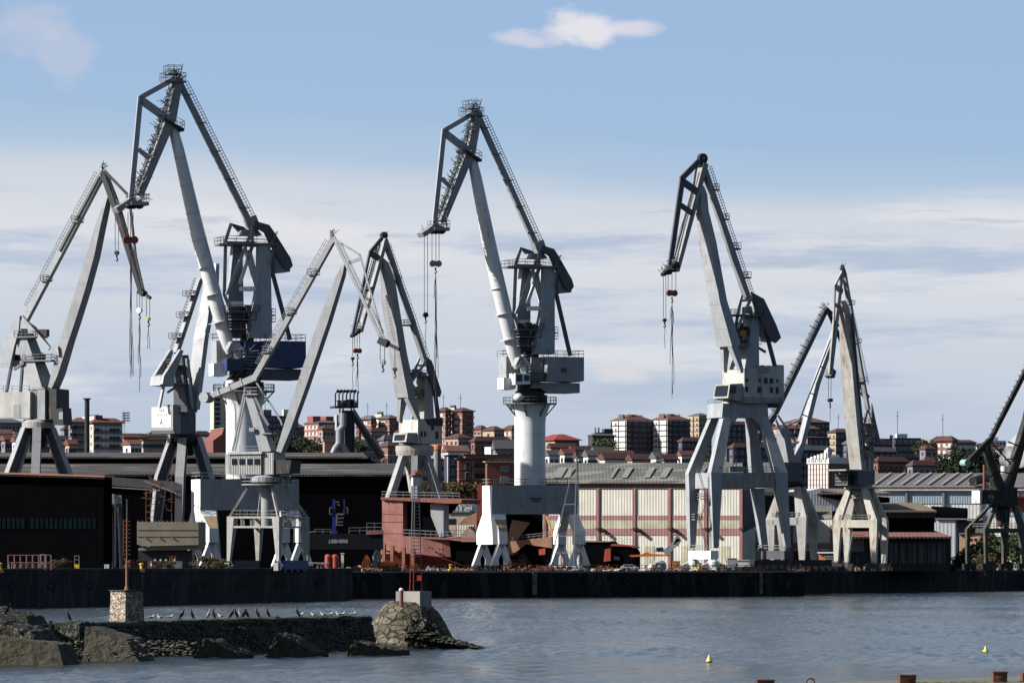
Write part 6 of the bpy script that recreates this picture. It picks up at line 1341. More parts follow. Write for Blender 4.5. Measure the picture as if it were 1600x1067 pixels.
hall_part(t, f, [(1302, 840), (1486, 840), (1486, 892), (1302, 892)], 1, 40, 'wall', mat('dark green sheeting', (.03, .035, .03), .7))
m = MB()
for i in range(19): f.bm(m, (1310 + i * 9.6, 846), (1310 + i * 9.6, 888), .3, .2, .8)
m.build('wall_post', dark, t)
for i in range(6): hall_part(t, f, [(1390 + i * 15, 848), (1402 + i * 15, 848), (1402 + i * 15, 880), (1390 + i * 15, 880)], .85, .98, 'wall_panel', mat('dull sheet panel', (.09, .10, .09), .6))
hall_part(t, f, [(1302, 835), (1350, 835), (1350, 862), (1302, 862)], .2, .9, 'grey_shutter', mat('grey shutter sheet', (.12, .12, .13), .5, corr=('Z', .8, .1)))
# big pale hall
f = Fr(1500, 1640, -10); t = thing('hall', 'very long pale hall with grey roof and light blue band on the right', 'hall', f.p(1500, 890))
hall_part(t, f, [(1360, 765), (1660, 765), (1660, 892), (1360, 892)], 0, 60, 'wall', mat('white hall cladding', (.68, .67, .64), .6, corr=('X', 1, .05), stain=.03))
hall_part(t, f, [(1360, 759), (1660, 759), (1660, 766), (1360, 766)], -1.2, 0, 'fascia', mat('cream fascia', (.66, .62, .56), .6))
hall_part(t, f, [(1360, 768), (1540, 768), (1540, 786.5), (1360, 786.5)], -.2, -.01, 'blue_band', mat('pale blue sheeting', (.30, .37, .42), .5, corr=('X', 1.4, .05))); hall_part(t, f, [(1541, 787), (1660, 787), (1660, 806), (1541, 806)], -.2, -.01, 'blue_band', MATS['pale blue sheeting'])
for x in (1416, 1474, 1532, 1590): hall_part(t, f, [(x - 1.6, 767), (x + 1.6, 767), (x + 1.6, 892), (x - 1.6, 892)], -.8, -.22, 'pillar', greyw)
slope(f, 1358, 1662, 1358, 1662, 759.5, -1.5, 739, 60).build('roof', mat('mauve-grey ribbed roof', (.15, .13, .128), .8, corr=('X', .8, .04)), t)
for i in range(9):
    m = MB(); a = f.p(1366 + i * 21, 758, 2); b = f.p(1392 + i * 21, 740, 57); a.z += .35; b.z += .35; m.beam(a, b, .7, .1); m.build('roof_strip', mat('pale roof strips', (.33, .30, .29), .7), t)
m = MB(); a = f.p(1470, 803, -14); b = f.p(1511, 806, -14); m.tube(f.p(1455, 803, -14), b, 2.3, 2.3, 16); m.build('duct', blackw, t)
m = MB(); m.tube(f.p(1520, 752, -3), f.p(1547, 744, 8), 1.3, 1.3, 12); m.build('roof_pipe', dark, t)
m = MB(); m.tube(f.p(1538, 770, -4), f.p(1538, 726, -4), .45, .4, 10); m.build('flue', rust, t)
def shedb(lab, poly, roofpoly, D, psi, mt, rm, depth=14, wins=(), cat='shed', name='shed', over=.6):
    f = Fr(poly[0][0], D, psi); t = thing(name, lab, cat, f.p(sum(p[0] for p in poly) / len(poly), 890)); hall_part(t, f, poly, 0, depth, 'wall', mt)
    if roofpoly: hall_part(t, f, roofpoly, -over, depth + over, 'roof', rm)
    for (x0, y0, x1, y1, wm) in wins: hall_part(t, f, [(x0, y0), (x1, y0), (x1, y1), (x0, y1)], -.1, -.005, 'window', wm)
    return t, f
shedb('pale grey flat building with a dark side right of the stepped hall', [(1462, 811), (1493, 811), (1493, 892), (1462, 892)], [(1461, 809), (1536, 810), (1536, 812), (1461, 811)], 1500, -10, mat('pale ribbed cladding', (.50, .51, .54), .6, corr=('X', 1, .05)), greyw)
shedb('slate grey block beside the pale flat building', [(1493.5, 813), (1536, 813), (1536, 892), (1493.5, 892)], None, 1505, 12, simple('slate blue cladding', (.12, .13, .19)), None)
shedb('sandy brick store with three broken windows and outside rails', [(1499, 835), (1532, 830), (1532, 880), (1499, 880)], [(1498, 833), (1533, 828.5), (1533, 830), (1498, 835)], 1460, -12, mat('sandy brick', (.45, .29, .17), .8, var=.2), greyw, 8, ((1508, 841, 1512, 845, wpane), (1515, 841, 1519, 845, wpane), (1522, 841, 1526, 845, wpane), (1512.5, 842, 1514.5, 845, wpane)), 'store', 'store')
shedb('low brown brick store inside the green crane portal view', [(1546, 838), (1568, 838), (1568, 880), (1546, 880)], None, 1470, 10, rustl, None, 8, (), 'store', 'store')
shedb('red roofed low block behind the green crane house', [(1575, 778), (1630, 778), (1630, 800), (1575, 800)], [(1574, 775), (1630, 775), (1630, 778), (1574, 778)], 1560, 10, brickd, redp, 8, (), 'store', 'store')
kio, kf = shedb('orange kiosk with a white-barred window between the crane portals', [(1279, 865), (1303, 865), (1303, 886), (1279, 886)], [(1277, 862), (1305, 862), (1305, 864), (1277, 864)], 1290, -12, mat('orange kiosk wall', (.5, .17, .07), .7), whitew, 3, ((1289, 864.5, 1302, 873, glass),), 'kiosk', 'kiosk')
m = MB()
for i in range(5): kf.bm(m, (1289 + i * 3.2, 864.5), (1289 + i * 3.2, 873), .12, .08, -.16)
for y in (864.6, 868.7, 872.9): kf.bm(m, (1289, y), (1302, y), .12, .08, -.16)
m.build('window_bars', steel, kio)
# small buildings between the red ship and the big white crane
shedb('white gabled shed above the red ship deck', [(700, 788), (719, 780), (737, 791), (737, 800), (700, 800)], None, 1500, -8, whitew, None, 14)
shedb('low brick works with silver tanks on its flat roof', [(697, 800), (732, 800), (732, 845), (697, 845)], [(696, 798), (734, 798), (734, 800), (696, 800)], 1470, -8, mat('tan works wall', (.45, .37, .28), .8), greyw, 8, ((700, 810, 712, 819, wpane), (700, 803, 730, 805, slabw)), 'works', 'works')
m = MB()
for i in range(3): q = P(709 + i * 6.4, 798, 1472); m.tube(q, q + Vector((0, 0, 1.2)), .45, n=12)
o = m.build('roof_tanks', steel); setorg(o, P(715, 798, 1472)); tag(o, 'row of silver tanks on the low brick works roof', 'tanks')
shedb('rust red gabled shed with a cream front left of the big portal', [(712, 822), (728, 808), (745, 800), (745, 850), (712, 850)], None, 1440, -8, rustl, None, 14, ((714, 820, 740, 838, MATS['cream corrugated sheet']),))
shedb('salmon roofed little shed in front of the rust red one', [(720, 836), (732, 822), (745, 836), (745, 850), (720, 850)], None, 1400, -8, pinkw, None, 8)
shedb('added black block that darkens the space under the tall crane portal', [(757, 796), (866, 796), (866, 892), (757, 892)], [(756, 793), (867, 793), (867, 796), (756, 796)], 1390, -6, blackw, dark, 8, (), 'work hall', 'dark_backing')  # black block added so the space under the portal stays dark
shedb('narrow dark red building edge left of the big portal', [(746, 757), (757, 757), (757, 830), (746, 830)], None, 1380, 0, redp, None, 10)

# ================================================================ SHIPS
hp = mat('salmon red hull primer', (.31, .125, .105), .7, var=.3, stain=.2, seam=3); hr = mat('dark red antifouling', (.24, .045, .035), .7, stain=.1)
f = Fr(597, 1212, -22); t = thing('ship', 'unfinished red ship hull with a tall open bow block on the slipway', 'ship', f.p(660, 890))
hall_part(t, f, [(597, 780), (629.5, 780), (629.5, 862), (597, 850)], 0, 4, 'bow_block', hp)
hall_part(t, f, [(629.8, 781), (700, 786), (688, 800), (672, 806), (690, 838), (629.8, 838)], 2.5, 9, 'recess_shade', blackw)  # black slab painted in for the shade behind the bow block
hall_part(t, f, [(595, 776.5), (700, 778), (722, 780), (720, 786), (700, 786.5), (595, 780)], -.6, 10, 'upper_deck', mat('rust brown deck', (.22, .08, .06), .8))
hall_part(t, f, [(672, 787), (693, 787), (693, 838), (686, 838), (673, 805)], 1.0, 4, 'inner_panel', paintg)
m = MB(); # lower hull: lofted sections narrowing to the right
secs = []
for x, yt, ybm, w0, w1 in ((597, 848, 876, 0, 9), (630, 838.5, 884, -.4, 9.4), (660, 841, 887, -.2, 9.4), (690, 844, 888, .6, 8.6), (702, 845, 888, 1.2, 8)):
    a = f.p(x, yt, w0); b = f.p(x + (x - 650) * .05, (yt + ybm) / 2 + 3, w0 + .2); c = f.p(x, ybm, w0 + 3.5); e = f.v
    secs.append([a, b, c, c + e * (w1 - w0 - 7), b + e * (w1 - w0), a + e * (w1 - w0)])
m.loft(secs); m.build('hull', hp, t)
m = MB(); secs = []
for x, yt, ybm, w0 in ((597, 858, 880, -.15), (630, 864, 888, -.55), (660, 866, 890, -.35), (690, 871, 890, .4), (725, 884, 890, 2)):
    a = f.p(x, yt, w0 - .1); c = f.p(x + 3, ybm, w0 + 3); secs.append([a, c, c + f.v * 2, a + f.v * 6])
m.loft(secs); m.build('bottom_plating', hr, t)
hall_part(t, f, [(702, 846), (744, 846), (744, 888), (712, 884), (704, 866)], 2, 9, 'stern_shade', blackw)  # black slab stands in for the shade past the lit hull
hall_part(t, f, [(629.8, 837), (745, 842), (745, 845), (629.8, 840)], -.2, 9, 'main_deck', MATS['rust brown deck'])
for ra in (([f.p(631, 837.5, 0), f.p(690, 840.5, .4), f.p(744, 842, 2)], 1.4, .1, 1.2), ([f.p(631, 837.5, 4), f.p(740, 841, 4)], 1.6, .1, 1.4), ([f.p(597, 776.5, -.4), f.p(718, 779, -.4)], 1.2, .09, 1.5)): m = MB(); m.rail(*ra); m.build('railing', steel, t)
m = MB()
for y in (803, 815, 833, 849): f.bm(m, (597, y), (629, y + .5), .09, .05, -.02)
for x, y in ((606, 784), (612.5, 784), (617, 784)): f.slab(m, [(x, y), (x + 1.6, y), (x + 1.6, y + 3), (x, y + 2)], -.08, 0)
for x, y in ((670, 855), (675, 856), (686, 857), (691, 858)): f.slab(m, [(x - 1, y - 1), (x + 1.4, y), (x + .8, y + 2), (x - 1, y + 1)], -.75, -.3)
m.build('plate_seam', dark, t)
m = MB()
for x, y0 in ((613, 852), (631, 855), (646, 858), (600, 850)): f.bm(m, (x, y0), (x, 889), .7, .6, -1.6)
m.build('shore_prop', rust, t)
# dark pontoon with blue masts and lettering
f = Fr(540, 1180, 0); t = thing('pontoon', 'low black pontoon with pale lettering and blue masts inside the hangar mouth', 'pontoon', f.p(540, 890))
hall_part(t, f, [(456, 836), (480, 834), (597, 833), (597, 858), (456, 858)], 0, 12, 'hull', mat('black pontoon side', (.008, .008, .012), .6, spec=.1)); hall_part(t, f, [(572, 828), (598, 828), (598, 834), (572, 835)], -.3, 6, 'fore_block', hp)
text(t, 'LIEBHERR', 1.02, f.p(528.7, 848, -.06) - f.p(540, 890), 0, simple('dull pale letters', (.35, .35, .4)), .93, .03, .02)
m = MB(); f.slab(m, [(519.5, 780), (523.5, 780), (524.5, 830), (519, 830)], 1, 1.8); f.slab(m, [(517, 829), (527, 829), (527, 834.5), (517, 834.5)], .6, 2.5); m.build('mast', mat('bright blue mast paint', (.015, .02, .17), .5), t)
m = MB(); f.slab(m, [(536.5, 780), (539, 780), (539, 805), (536, 805)], 1, 1.6); m.build('mast', mat('dim blue mast paint', (.02, .02, .14), .5), t)
m = MB()
for a, b in (((515, 793), (515, 803)), ((515, 793), (519, 793)), ((515, 803), (519, 803)), ((526, 804), (526, 821)), ((526, 803), (537, 803)), ((528, 809), (537, 809)), ((528, 815), (536, 815)), ((528, 820), (536, 820)), ((524, 784), (530, 784)), ((527, 788), (531, 789)), ((540, 793), (543, 793)), ((543, 793), (543, 802))): f.bm(m, a, b, .32 if a[0] in (526,) else .2, .3, .9)
m.build('platform_rail', railm, t)
m = MB(); m.rail([f.p(492, 834, .2), f.p(517, 834, .2)], 1, .07, 1.6); m.rail([f.p(545, 834, .2), f.p(596, 833, .2)], 1.3, .07, 2.2); m.rail([f.p(573, 829, 0), f.p(597, 829, 0)], 1.6, .08, 1.1); m.beam(f.p(460, 835, 0), f.p(492, 830, 0), .15); m.build('railing', steel, t)
# rust brown block yard under the big portal, black hull further right
f = Fr(820, 1240, -16); t = thing('hull_section', 'rust brown hull sections stacked under the tall crane portal', 'hull section', f.p(820, 890))
hall_part(t, f, [(798, 845), (862, 838), (862, 856), (822, 850), (806, 862), (790, 868), (788, 860)], 0, 6, 'deck_plates', rustl); hall_part(t, f, [(810, 852), (862, 852), (862, 884), (810, 884)], .5, 6, 'hold', blackw)
m = MB(); f.slab(m, [(800, 812), (828, 816), (806, 846), (790, 850)], 3, 3.4); m.build('leaning_plate', rustl, t)
hall_part(t, f, [(842, 858), (852, 856), (852, 866), (842, 867)], .2, .45, 'red_plate', redp)
m = MB(); m.rail([f.p(800, 845, -.1), f.p(860, 838, -.1)], 1.0, .08, 1.2); m.build('railing', steel, t)
m = MB()
for w in (-1, 0): f.bm(m, (854, 806), (864, 838), .35, .35, w)
for i in range(8): f.bm(m, (854 + i * 1.25, 808 + i * 4), (856 + i * 1.25, 808 + i * 4), .15, .9, -.5)
o = m.build('stairway', yellow); setorg(o, f.p(860, 840)); tag(o, 'yellow stairway leaning beside the right portal leg', 'stairway')
f = Fr(950, 1275, -10); t = thing('ship', 'black hull with a rusty deck edge in front of the cream warehouse', 'ship', f.p(950, 890))
hall_part(t, f, [(905, 846), (955, 846), (960, 852), (985, 853), (992, 862), (992, 888), (905, 888)], 0, 8, 'hull', blackw); hall_part(t, f, [(956, 849), (988, 852), (992, 856), (985, 853.5), (954, 852.5)], -.5, 8, 'deck_edge', redp); hall_part(t, f, [(905, 844), (954, 845), (954, 846.5), (905, 846.5)], -.4, 8, 'deck', rustl)
m = MB(); m.rail([f.p(905, 844, -.2), f.p(954, 845, -.2)], 1.3, .08, 1.2); m.rail([f.p(956, 849, 1), f.p(990, 851, 1)], 1.2, .07, 2); f.slab(m, [(959, 868), (968, 870), (968, 875), (959, 874)], -.1, -.02); m.build('railing', steel, t)
hall_part(t, f, [(945, 858), (954, 856), (954, 876), (943, 877)], -1.2, -.2, 'red_hatch', redp)

# ================================================================ QUAYSIDE OBJECTS
def quayY(px, back=3.0):
    """depth a little behind the wall edge at this photo column"""
    pts = [(-40, 845), (551, 1072), (552, 1144), (1257, 1206), (1258, 1350), (1640, 1520)]
    for (a, da), (b, db) in zip(pts, pts[1:]):
        if px <= b: return 1 / (1 / da + (1 / db - 1 / da) * (px - a) / (b - a)) + back
    return 1500
for k, (px, w_, lab) in enumerate(((835, 7, 'pale concrete ladder post on the middle quay wall'), (1189, 4, 'thin pale streaked post on the quay wall under the ballast'), (222, 2, 'bent hanging pipe on the left quay wall'))):
    D = quayY(px, -.5) if px > 552 else quayY(px, -1.2); q = G(px, D, .6); m = MB(); m.box(q, w_ * D / FPX, .6, 4.6, .3)
    for i in range(9): m.box(q + V_(0, -.35, .3 + i * .45), w_ * D / FPX * .7, .08, .08, .3)
    o = m.build('wall_post', mat('pale streaked concrete', (.16, .155, .13), .9, var=.5, scale=1.2)); setorg(o, q); tag(o, lab, 'wall post')
for i in range(26):
    px = 20 + i * 60; D = quayY(px, -.55) if px > 552 else quayY(px, -1.4)
    if abs(px - 551) < 30 or abs(px - 1257) < 30: continue
    q = G(px, D, 3.4); m = MB(); u_ = V_(.94, .34, 0); vv = V_(-.34, .94, 0)
    for j in range(14):
        a, b = 2 * math.pi * j / 14, 2 * math.pi * (j + 1) / 14; m.beam(q + u_ * .55 * math.cos(a) + V_(0, 0, .55 * math.sin(a)), q + u_ * .55 * math.cos(b) + V_(0, 0, .55 * math.sin(b)), .3, .3)
    m.beam(q + V_(0, 0, .5), q + V_(0, 0, 2.0), .06); o = m.build('tyre_fender', simple('worn tyre rubber', (.022, .022, .024), .8)); setorg(o, q); tag(o, 'black tyre fender hanging on the quay wall', 'tyre fender', 'tyre fenders along the quay wall')
# handrail pipes along the middle quay
t = thing('quay_railing', 'low rusty handrail running along the middle quay edge', 'railing', G(800, quayY(800), GZ)); m = MB()
for a, b in ((600, 820), (840, 1040), (1045, 1250)):
    m.rail([G(a, quayY(a, 1.2), GZ + .1), G(b, quayY(b, 1.2), GZ + .1)], 1.2, .1, 2.4)
m.build('rail', mat('rusty rail paint', (.2, .1, .07), .7), t)
# yellow bollards
for i, px in enumerate((650, 704, 1092, 1130, 1429, 1454, 1490, 1535, 1567, 221, 0)):
    D = quayY(px, 2.2); q = G(px, D, GZ if px > 552 else GZ + .1); s_ = .8
    m = MB(); m.box(q, 1.1 * s_, 1.0, .5, .3); m.lathe(q, [(.36, .4), (.26, .6), (.24, 1.1), (.4, 1.2), (.4, 1.4), (.15, 1.5)], 14)
    o = m.build('bollard', yellow); setorg(o, q); tag(o, 'yellow mooring bollard standing on the quay edge', 'bollard', 'yellow bollards along the quay')
def one(name, label, cat, px, dz, fn, mt, back=5, D=None, smooth=False, group=None):
    D = D or quayY(px, back); q = G(px, D, GZ + dz + (0.0)); m = MB(); fn(m, q, D / FPX); o = m.build(name, mt, smooth=smooth); setorg(o, q); tag(o, label, cat, group); return o
V_ = lambda x, y, z: Vector((x, y, z))
# orange winch, cable wheel, orange float
t = thing('winch', 'bright orange winch with a pointed hood on a blue stand', 'winch', G(573, quayY(573, 4), GZ)); q = G(573, quayY(573, 4), GZ)
m = MB(); m.prism([q + V_(-1, 0, .8), q + V_(.9, 0, .8), q + V_(.9, 0, 1.6), q + V_(.2, 0, 3.3), q + V_(-.2, 0, 3.3), q + V_(-1, 0, 1.8)], (0, 1.2, 0)); m.build('hood', orange, t); m = MB(); m.box(q + V_(.8, .6, 0), 1.3, 1, .9); m.build('stand', MATS['bright blue mast paint'], t)
t = thing('cable_wheel', 'large pale spoked cable wheel standing upright beside the orange winch', 'wheel', G(589, quayY(589, 4), GZ)); q = G(589, quayY(589, 4), GZ + 2.2); m = MB(); d = Vector((.93, -.36, 0)); s1 = Vector((.36, .93, 0))
R_ = 1.95
for i in range(28):
    a, b = 2 * math.pi * i / 28, 2 * math.pi * (i + 1) / 28
    m.beam(q + s1 * R_ * math.cos(a) + V_(0, 0, R_ * math.sin(a)), q + s1 * R_ * math.cos(b) + V_(0, 0, R_ * math.sin(b)), .32)
for i in range(12): a = 2 * math.pi * i / 12; m.beam(q, q + s1 * R_ * math.cos(a) + V_(0, 0, R_ * math.sin(a)), .16)
m.build('rim', steel, t); m = MB(); m.tube(q - d * .4, q + d * .4, .35, n=12); m.build('hub', yellow, t)
t = thing('float', 'orange cylindrical float lying on the quay beside the cable wheel', 'float', G(606, quayY(606, 4), GZ)); q = G(606, quayY(606, 4), GZ + 1.3); m = MB(); m.tube(q - V_(1.6, 0, 0), q + V_(1.6, 0, 0), .75, n=20); m.build('body', orange, t)
m = MB(); m.tube(q - V_(2.0, 0, 0), q - V_(1.61, 0, 0), .6, n=16); m.tube(q + V_(1.61, 0, 0), q + V_(2.1, 0, 0), .4, n=16); m.build('end_cap', redp, t); m = MB(); m.box(q - V_(.9, 0, 1.3), .3, 1, .7); m.box(q - V_(-.9, 0, 1.3), .3, 1, .7); m.build('cradle', dark, t)
# gas bottle racks with red drums
for k, (px, lab) in enumerate(((513, 'tall red tank left of the white post at the pontoon'), (524, 'tall red tank right of its twin at the pontoon'))):
    t = thing('tank', lab, 'tank', G(px, 1160, GZ)); q = G(px, 1160, GZ); m = MB(); m.lathe(q, [(.75, .6), (.75, 3.1), (.4, 3.5)], 16); m.build('shell', redp, t); m = MB(); m.box(q, 1.4, 1.4, .6); m.build('base', dark, t)
one('post', 'white square post standing in front of the pontoon', 'post', 535, 0, lambda m, q, s: (m.box(q, .55, .5, 3.6), m.box(q + V_(0, 0, 3.6), .8, .7, .15)), whitew, D=1155)
def table(m, q, s): 
    m.box(q + V_(0, 0, 1.3), 4.4, 1.5, .2)
    for x in (-1.9, 0, 1.9): m.box(q + V_(x, 0, 0), .35, 1, 1.3)
one('work_bench', 'long pale steel work bench on the quay left of the pontoon', 'bench', 496, .3, table, paint, D=1090)
one('crate', 'brown crate standing on top of the grey block', 'crate', 270, 1.6, lambda m, q, s: (m.box(q, 1.1, 1.1, 1.2), m.box(q + V_(0, 0, 1.2), 1.25, 1.25, .1), [m.box(q + V_(x, -.57, 0), .12, .06, 1.2) for x in (-.45, 0, .45)]), rust, D=1048)
one('concrete_block', 'big pale grey block behind the yard bushes', 'block', 260, 0, lambda m, q, s: (m.box(q, 5.6, 2, 2.0, .15), [m.ball(q + V_(x, -.3, 2.1), .25, .25, .3, 8) for x in (-2, -1, 0, 1.6)]), mat('pale mottled concrete', (.36, .36, .35), .8, var=.3), D=1045)
def rackf(n, h, w):
    def fn(m, q, s):
        for i in range(n + 1):
            for y in (0, 1.0): m.beam(q + V_(i * w, y, 0), q + V_(i * w, y, h), .1)
        for z in (h * .5, h): m.beam(q + V_(0, 0, z), q + V_(n * w, 0, z), .1); m.beam(q + V_(0, 1, z), q + V_(n * w, 1, z), .1)
        for i in range(n * 4): m.tube(q + V_(i * w / 4 + .1, .4, .1), q + V_(i * w / 4 + .1 + rnd.uniform(-.15, .15), .4, h * rnd.uniform(.35, .55)), .07, n=6)
    return fn
one('bottle_rack', 'long rusty pipe rack in front of the black shed', 'rack', 12, .5, rackf(7, 2.3, .95), mat('pinkish rusty rack paint', (.30, .15, .14), .7), D=880)
one('bottle_rack', 'open square frame at the right end of the long rusty rack', 'rack', 63, .5, rackf(1, 2.4, .8), steel, D=885)
t = thing('yellow_stand', 'yellow cabinet with a white frame in front of the black shed', 'cabinet', G(120, 905, GZ + .5)); q = G(120, 905, GZ + .5); m = MB(); m.box(q, .8, .5, .9); m.build('cabinet', yellow, t); m = MB(); m.rail([q + V_(-.36, 0, .95), q + V_(.36, 0, .95)], 1.3, .08, .8); m.build('frame', steel, t)
def box_with_lid(w, d, h):
    return lambda m, q, s: (m.box(q, w, d, h), m.box(q + V_(0, 0, h), w * 1.08, d * 1.08, .08), m.box(q + V_(-w * .3, -d * .5, h * .2), .1, .08, h * .6), m.box(q + V_(w * .3, -d * .5, h * .2), .1, .08, h * .6))
one('crate', 'small white crate at the right end of the black shed', 'crate', 167, .5, box_with_lid(.8, .7, .8), whitew, D=930)
one('container', 'red site container below the tan hull section', 'container', 217, .3, box_with_lid(3.0, 1.5, 1.6), redp, D=1000)
def heap(n, w, h, seed):
    def fn(m, q, s):
        r = random.Random(seed)
        for i in range(n):
            x_ = r.uniform(-1, 1); a = q + V_(x_ * w, r.uniform(-1, 1), r.random() * h * (1 - x_ * x_ * .7) * .8); d = V_(r.uniform(-1, 1), r.uniform(-.4, .4), r.uniform(-.25, .35)).normalized() * r.uniform(.4, 1.5); (m.beam(a, a + d, r.uniform(.05, .16), r.uniform(.05, .14)) if i % 5 < 3 else m.box(a - V_(0, 0, .2), r.uniform(.2, .7), r.uniform(.2, .6), r.uniform(.2, .6), r.uniform(0, 3)) if i % 5 == 3 else m.tube(a, a + d * .5, r.uniform(.08, .25), n=7))
    return fn
heaps = [(205, 1010, 1.6, 2.6, rust, 'pile of pale rusty scrap left of the tan hull'), (225, 1020, 3, 2.2, rustl, 'cream and rust scrap heap below the tan hull edge'), (555, 1090, 5, 1.3, rustl, 'scrap and pipes heaped in front of the pontoon'), (575, 1170, 2.2, 2.4, rust, 'rusty trestle pile left of the red ship'), (490, 1120, 3, 2, rust, 'pale scrap pile behind the work bench'),
         (665, 1165, 5, 1.0, rust, 'rusty offcuts below the red ship keel'), (720, 1170, 4, .9, rustl, 'small offcuts left of the big portal bogies'), (835, 1175, 5, 1.0, rust, 'brown scrap between the big portal bogies'), (880, 1178, 3, .8, steel, 'grey fittings heaped at the white lattice mast foot'),
         (1150, 1200, 6, 1.0, mat('yellow-brown scrap', (.35, .18, .05), .7), 'yellow and rusty pipe heap between the warehouse crane bogies'), (1190, 1202, 4, 1.2, rust, 'red-brown pipe heap left of the dark ballast'), (1280, 1372, 5, 1.0, rustl, 'pale rubble in front of the orange kiosk'), (1340, 1385, 8, 1.0, rust, 'rubble between the cream crane legs'), (1460, 1430, 6, 1.1, rustl, 'light scrap along the right quay'), (1556, 1465, 5, 1.6, steel, 'tangle of grey wire at the green crane foot'), (395, 1040, 3, .8, dark, 'dark debris under the small pale crane'), (350, 1030, 2.5, .9, rust, 'pale debris left of the small pale crane'), (1010, 1200, 4, 1.1, steel, 'grey machine parts in front of the black hull')]
where = ['under the hopper side of the pontoon', 'left of the cable wheel', 'behind the orange float', 'below the ship bow block', 'in front of the second ship prop', 'right of the ladder beacon line', 'below the ship stern recess', 'left of the left portal bogies', 'right of the left portal bogies', 'in front of the rust hold', 'at the right portal bogies', 'below the black hull bow', 'below the black hull middle', 'left of the ribbed drum', 'right of the white tank', 'at the left warehouse crane bogie', 'right of the left warehouse crane bogie', 'before the white site cabin', 'under the ballast block left end', 'under the ballast block right end', 'left of the kiosk', 'right of the kiosk', 'left of the red trestle', 'right of the red trestle']
orr = mat('orange rust scrap', (.24, .11, .06), .8, var=.4, scale=1)
for k, wh in enumerate(where): heaps.append((564 + k * 38, 0, rnd.uniform(1.2, 3), rnd.uniform(.5, 1.5), [orr, rust, rustl, steel, orr, dark][k % 6], f'{["orange", "brown", "pale", "grey", "rusty orange", "dark"][k % 6]} scrap and pipe ends {wh}'))
heaps = [(a, b or quayY(a, 3.5), c, d_, e, f_) for a, b, c, d_, e, f_ in heaps]
for px, D, w, h, mt, lab in heaps: one('scrap_heap', lab, 'scrap', px, 0, heap(60 if w > 4 else 36, w, h, px), mt, D=D)
# red trestle conveyor at right
f = Fr(1395, 1440, 0); t = thing('trestle', 'long rusty red trestle sloping down along the right quay', 'trestle', f.p(1400, 890)); m = MB()
f.bm(m, (1398, 876), (1455, 884), .35, .6); f.bm(m, (1398, 884), (1455, 890), .35, .6)
for i in range(17): f.bm(m, (1398 + i * 3.5, 876.5 + i * .5), (1398 + i * 3.5, 884.5 + i * .35), .22, .3)
f.slab(m, [(1396, 872), (1404, 873), (1404, 889), (1396, 889)], -.4, .8); m.build('frame', mat('orange rust trestle', (.40, .13, .05), .7), t)
# red barrier crates
one('barrier', 'red barred crate left of the scrap under the big portal', 'crate', 796, 1.2, rackf(4, 1.1, .8), redp, D=1180); one('barrier', 'red barred barrier right of the big portal bogie', 'barrier', 838, .1, rackf(4, 1.0, .75), redp, D=1170)
# trucks and boat-crane
f = Fr(1020, 1235, 0); t = thing('deck_crane', 'grey folded deck crane with a raised round-ended arm over an orange frame', 'deck crane', f.p(1020, 890))
hall_part(t, f, [(984, 867), (1002, 866), (1010, 862), (1018, 865), (1046, 866), (1046, 868.5), (985, 869.5)], 0, 2, 'orange_frame', orange)
m = MB(); f.bm(m, (1038, 864), (1056, 845), 1.2, 1.2, .8, .7); f.bm(m, (1056, 852), (1061, 842), 1.1, 1.2, .8); f.bm(m, (1040, 868), (1062, 846), .4, .4, -.2); q = f.p(1058.5, 842, .8); m.tube(q - f.v * .6, q + f.v * .6, .7, n=14); m.build('arm', paintg, t)
hall_part(t, f, [(1023, 862), (1025, 855), (1036, 854), (1039, 862)], .2, 1.8, 'cab', paint)
m = MB(); f.slab(m, [(1026, 856), (1034, 855), (1034, 860), (1026, 860)], .1, .18); m.build('window', glass, t)
t = thing('mixer_drum', 'pale drum with dark ribs beside a white tank on the quay', 'drum', G(1025, 1212, GZ)); q = G(1030, 1212, GZ + 1.2); m = MB(); m.lathe(q - V_(0, 0, 1.2), [(1.2, .2), (1.6, .9), (1.5, 1.7), (.8, 2.3)], 18); m.build('drum', paint, t)
m = MB()
for i in range(6): m.beam(q + V_(-1.2 + i * .35, -1.5, -.6), q + V_(-1.5 + i * .35, -1.45, .8), .12)
m.build('rib', dark, t); m = MB(); q = G(1018, 1208, GZ); m.lathe(q, [(.7, .1), (.75, 1), (.4, 1.5)], 14); m.build('tank', whitew, t)
def car(px, D, col, lab, ang=0.0, van=False, z=GZ):
    q = G(px, D, z); t = thing('parked_van' if van else 'parked_car', lab, 'van' if van else 'car', q); u = V_(math.cos(ang), math.sin(ang), 0); v = V_(-math.sin(ang), math.cos(ang), 0)
    prof = [(-2.2, .35), (-2.2, .9), (-1.9, 1.0 if not van else 1.9), (-1.4, 1.45 if not van else 2.0), (.5, 1.45 if not van else 2.0), (1.2, .95 if not van else 1.1), (2.1, .8), (2.2, .35)]
    m = MB(); m.prism([q + u * x + V_(0, 0, zz) - v * .85 for x, zz in prof], v * 1.7); b_ = m.build('body', col, t)
    m = MB(); zt = 1.35 if not van else 1.85
    for s_ in (-.87, .86): m.prism([q + u * x + V_(0, 0, zz) + v * s_ for x, zz in ((-1.3, zt), (.45, zt), (1.0, 1.0 if not van else 1.25), (-1.6 if not van else -.2, 1.0 if not van else 1.25))], v * .02)
    m.build('windows', glass, t)
    for x in (-1.35, 1.35):
        for s_ in (-.8, .8): m = MB(); c = q + u * x + v * s_ + V_(0, 0, .34); m.tube(c - v * .11, c + v * .11, .34, n=14); m.build('wheel', dark, t)
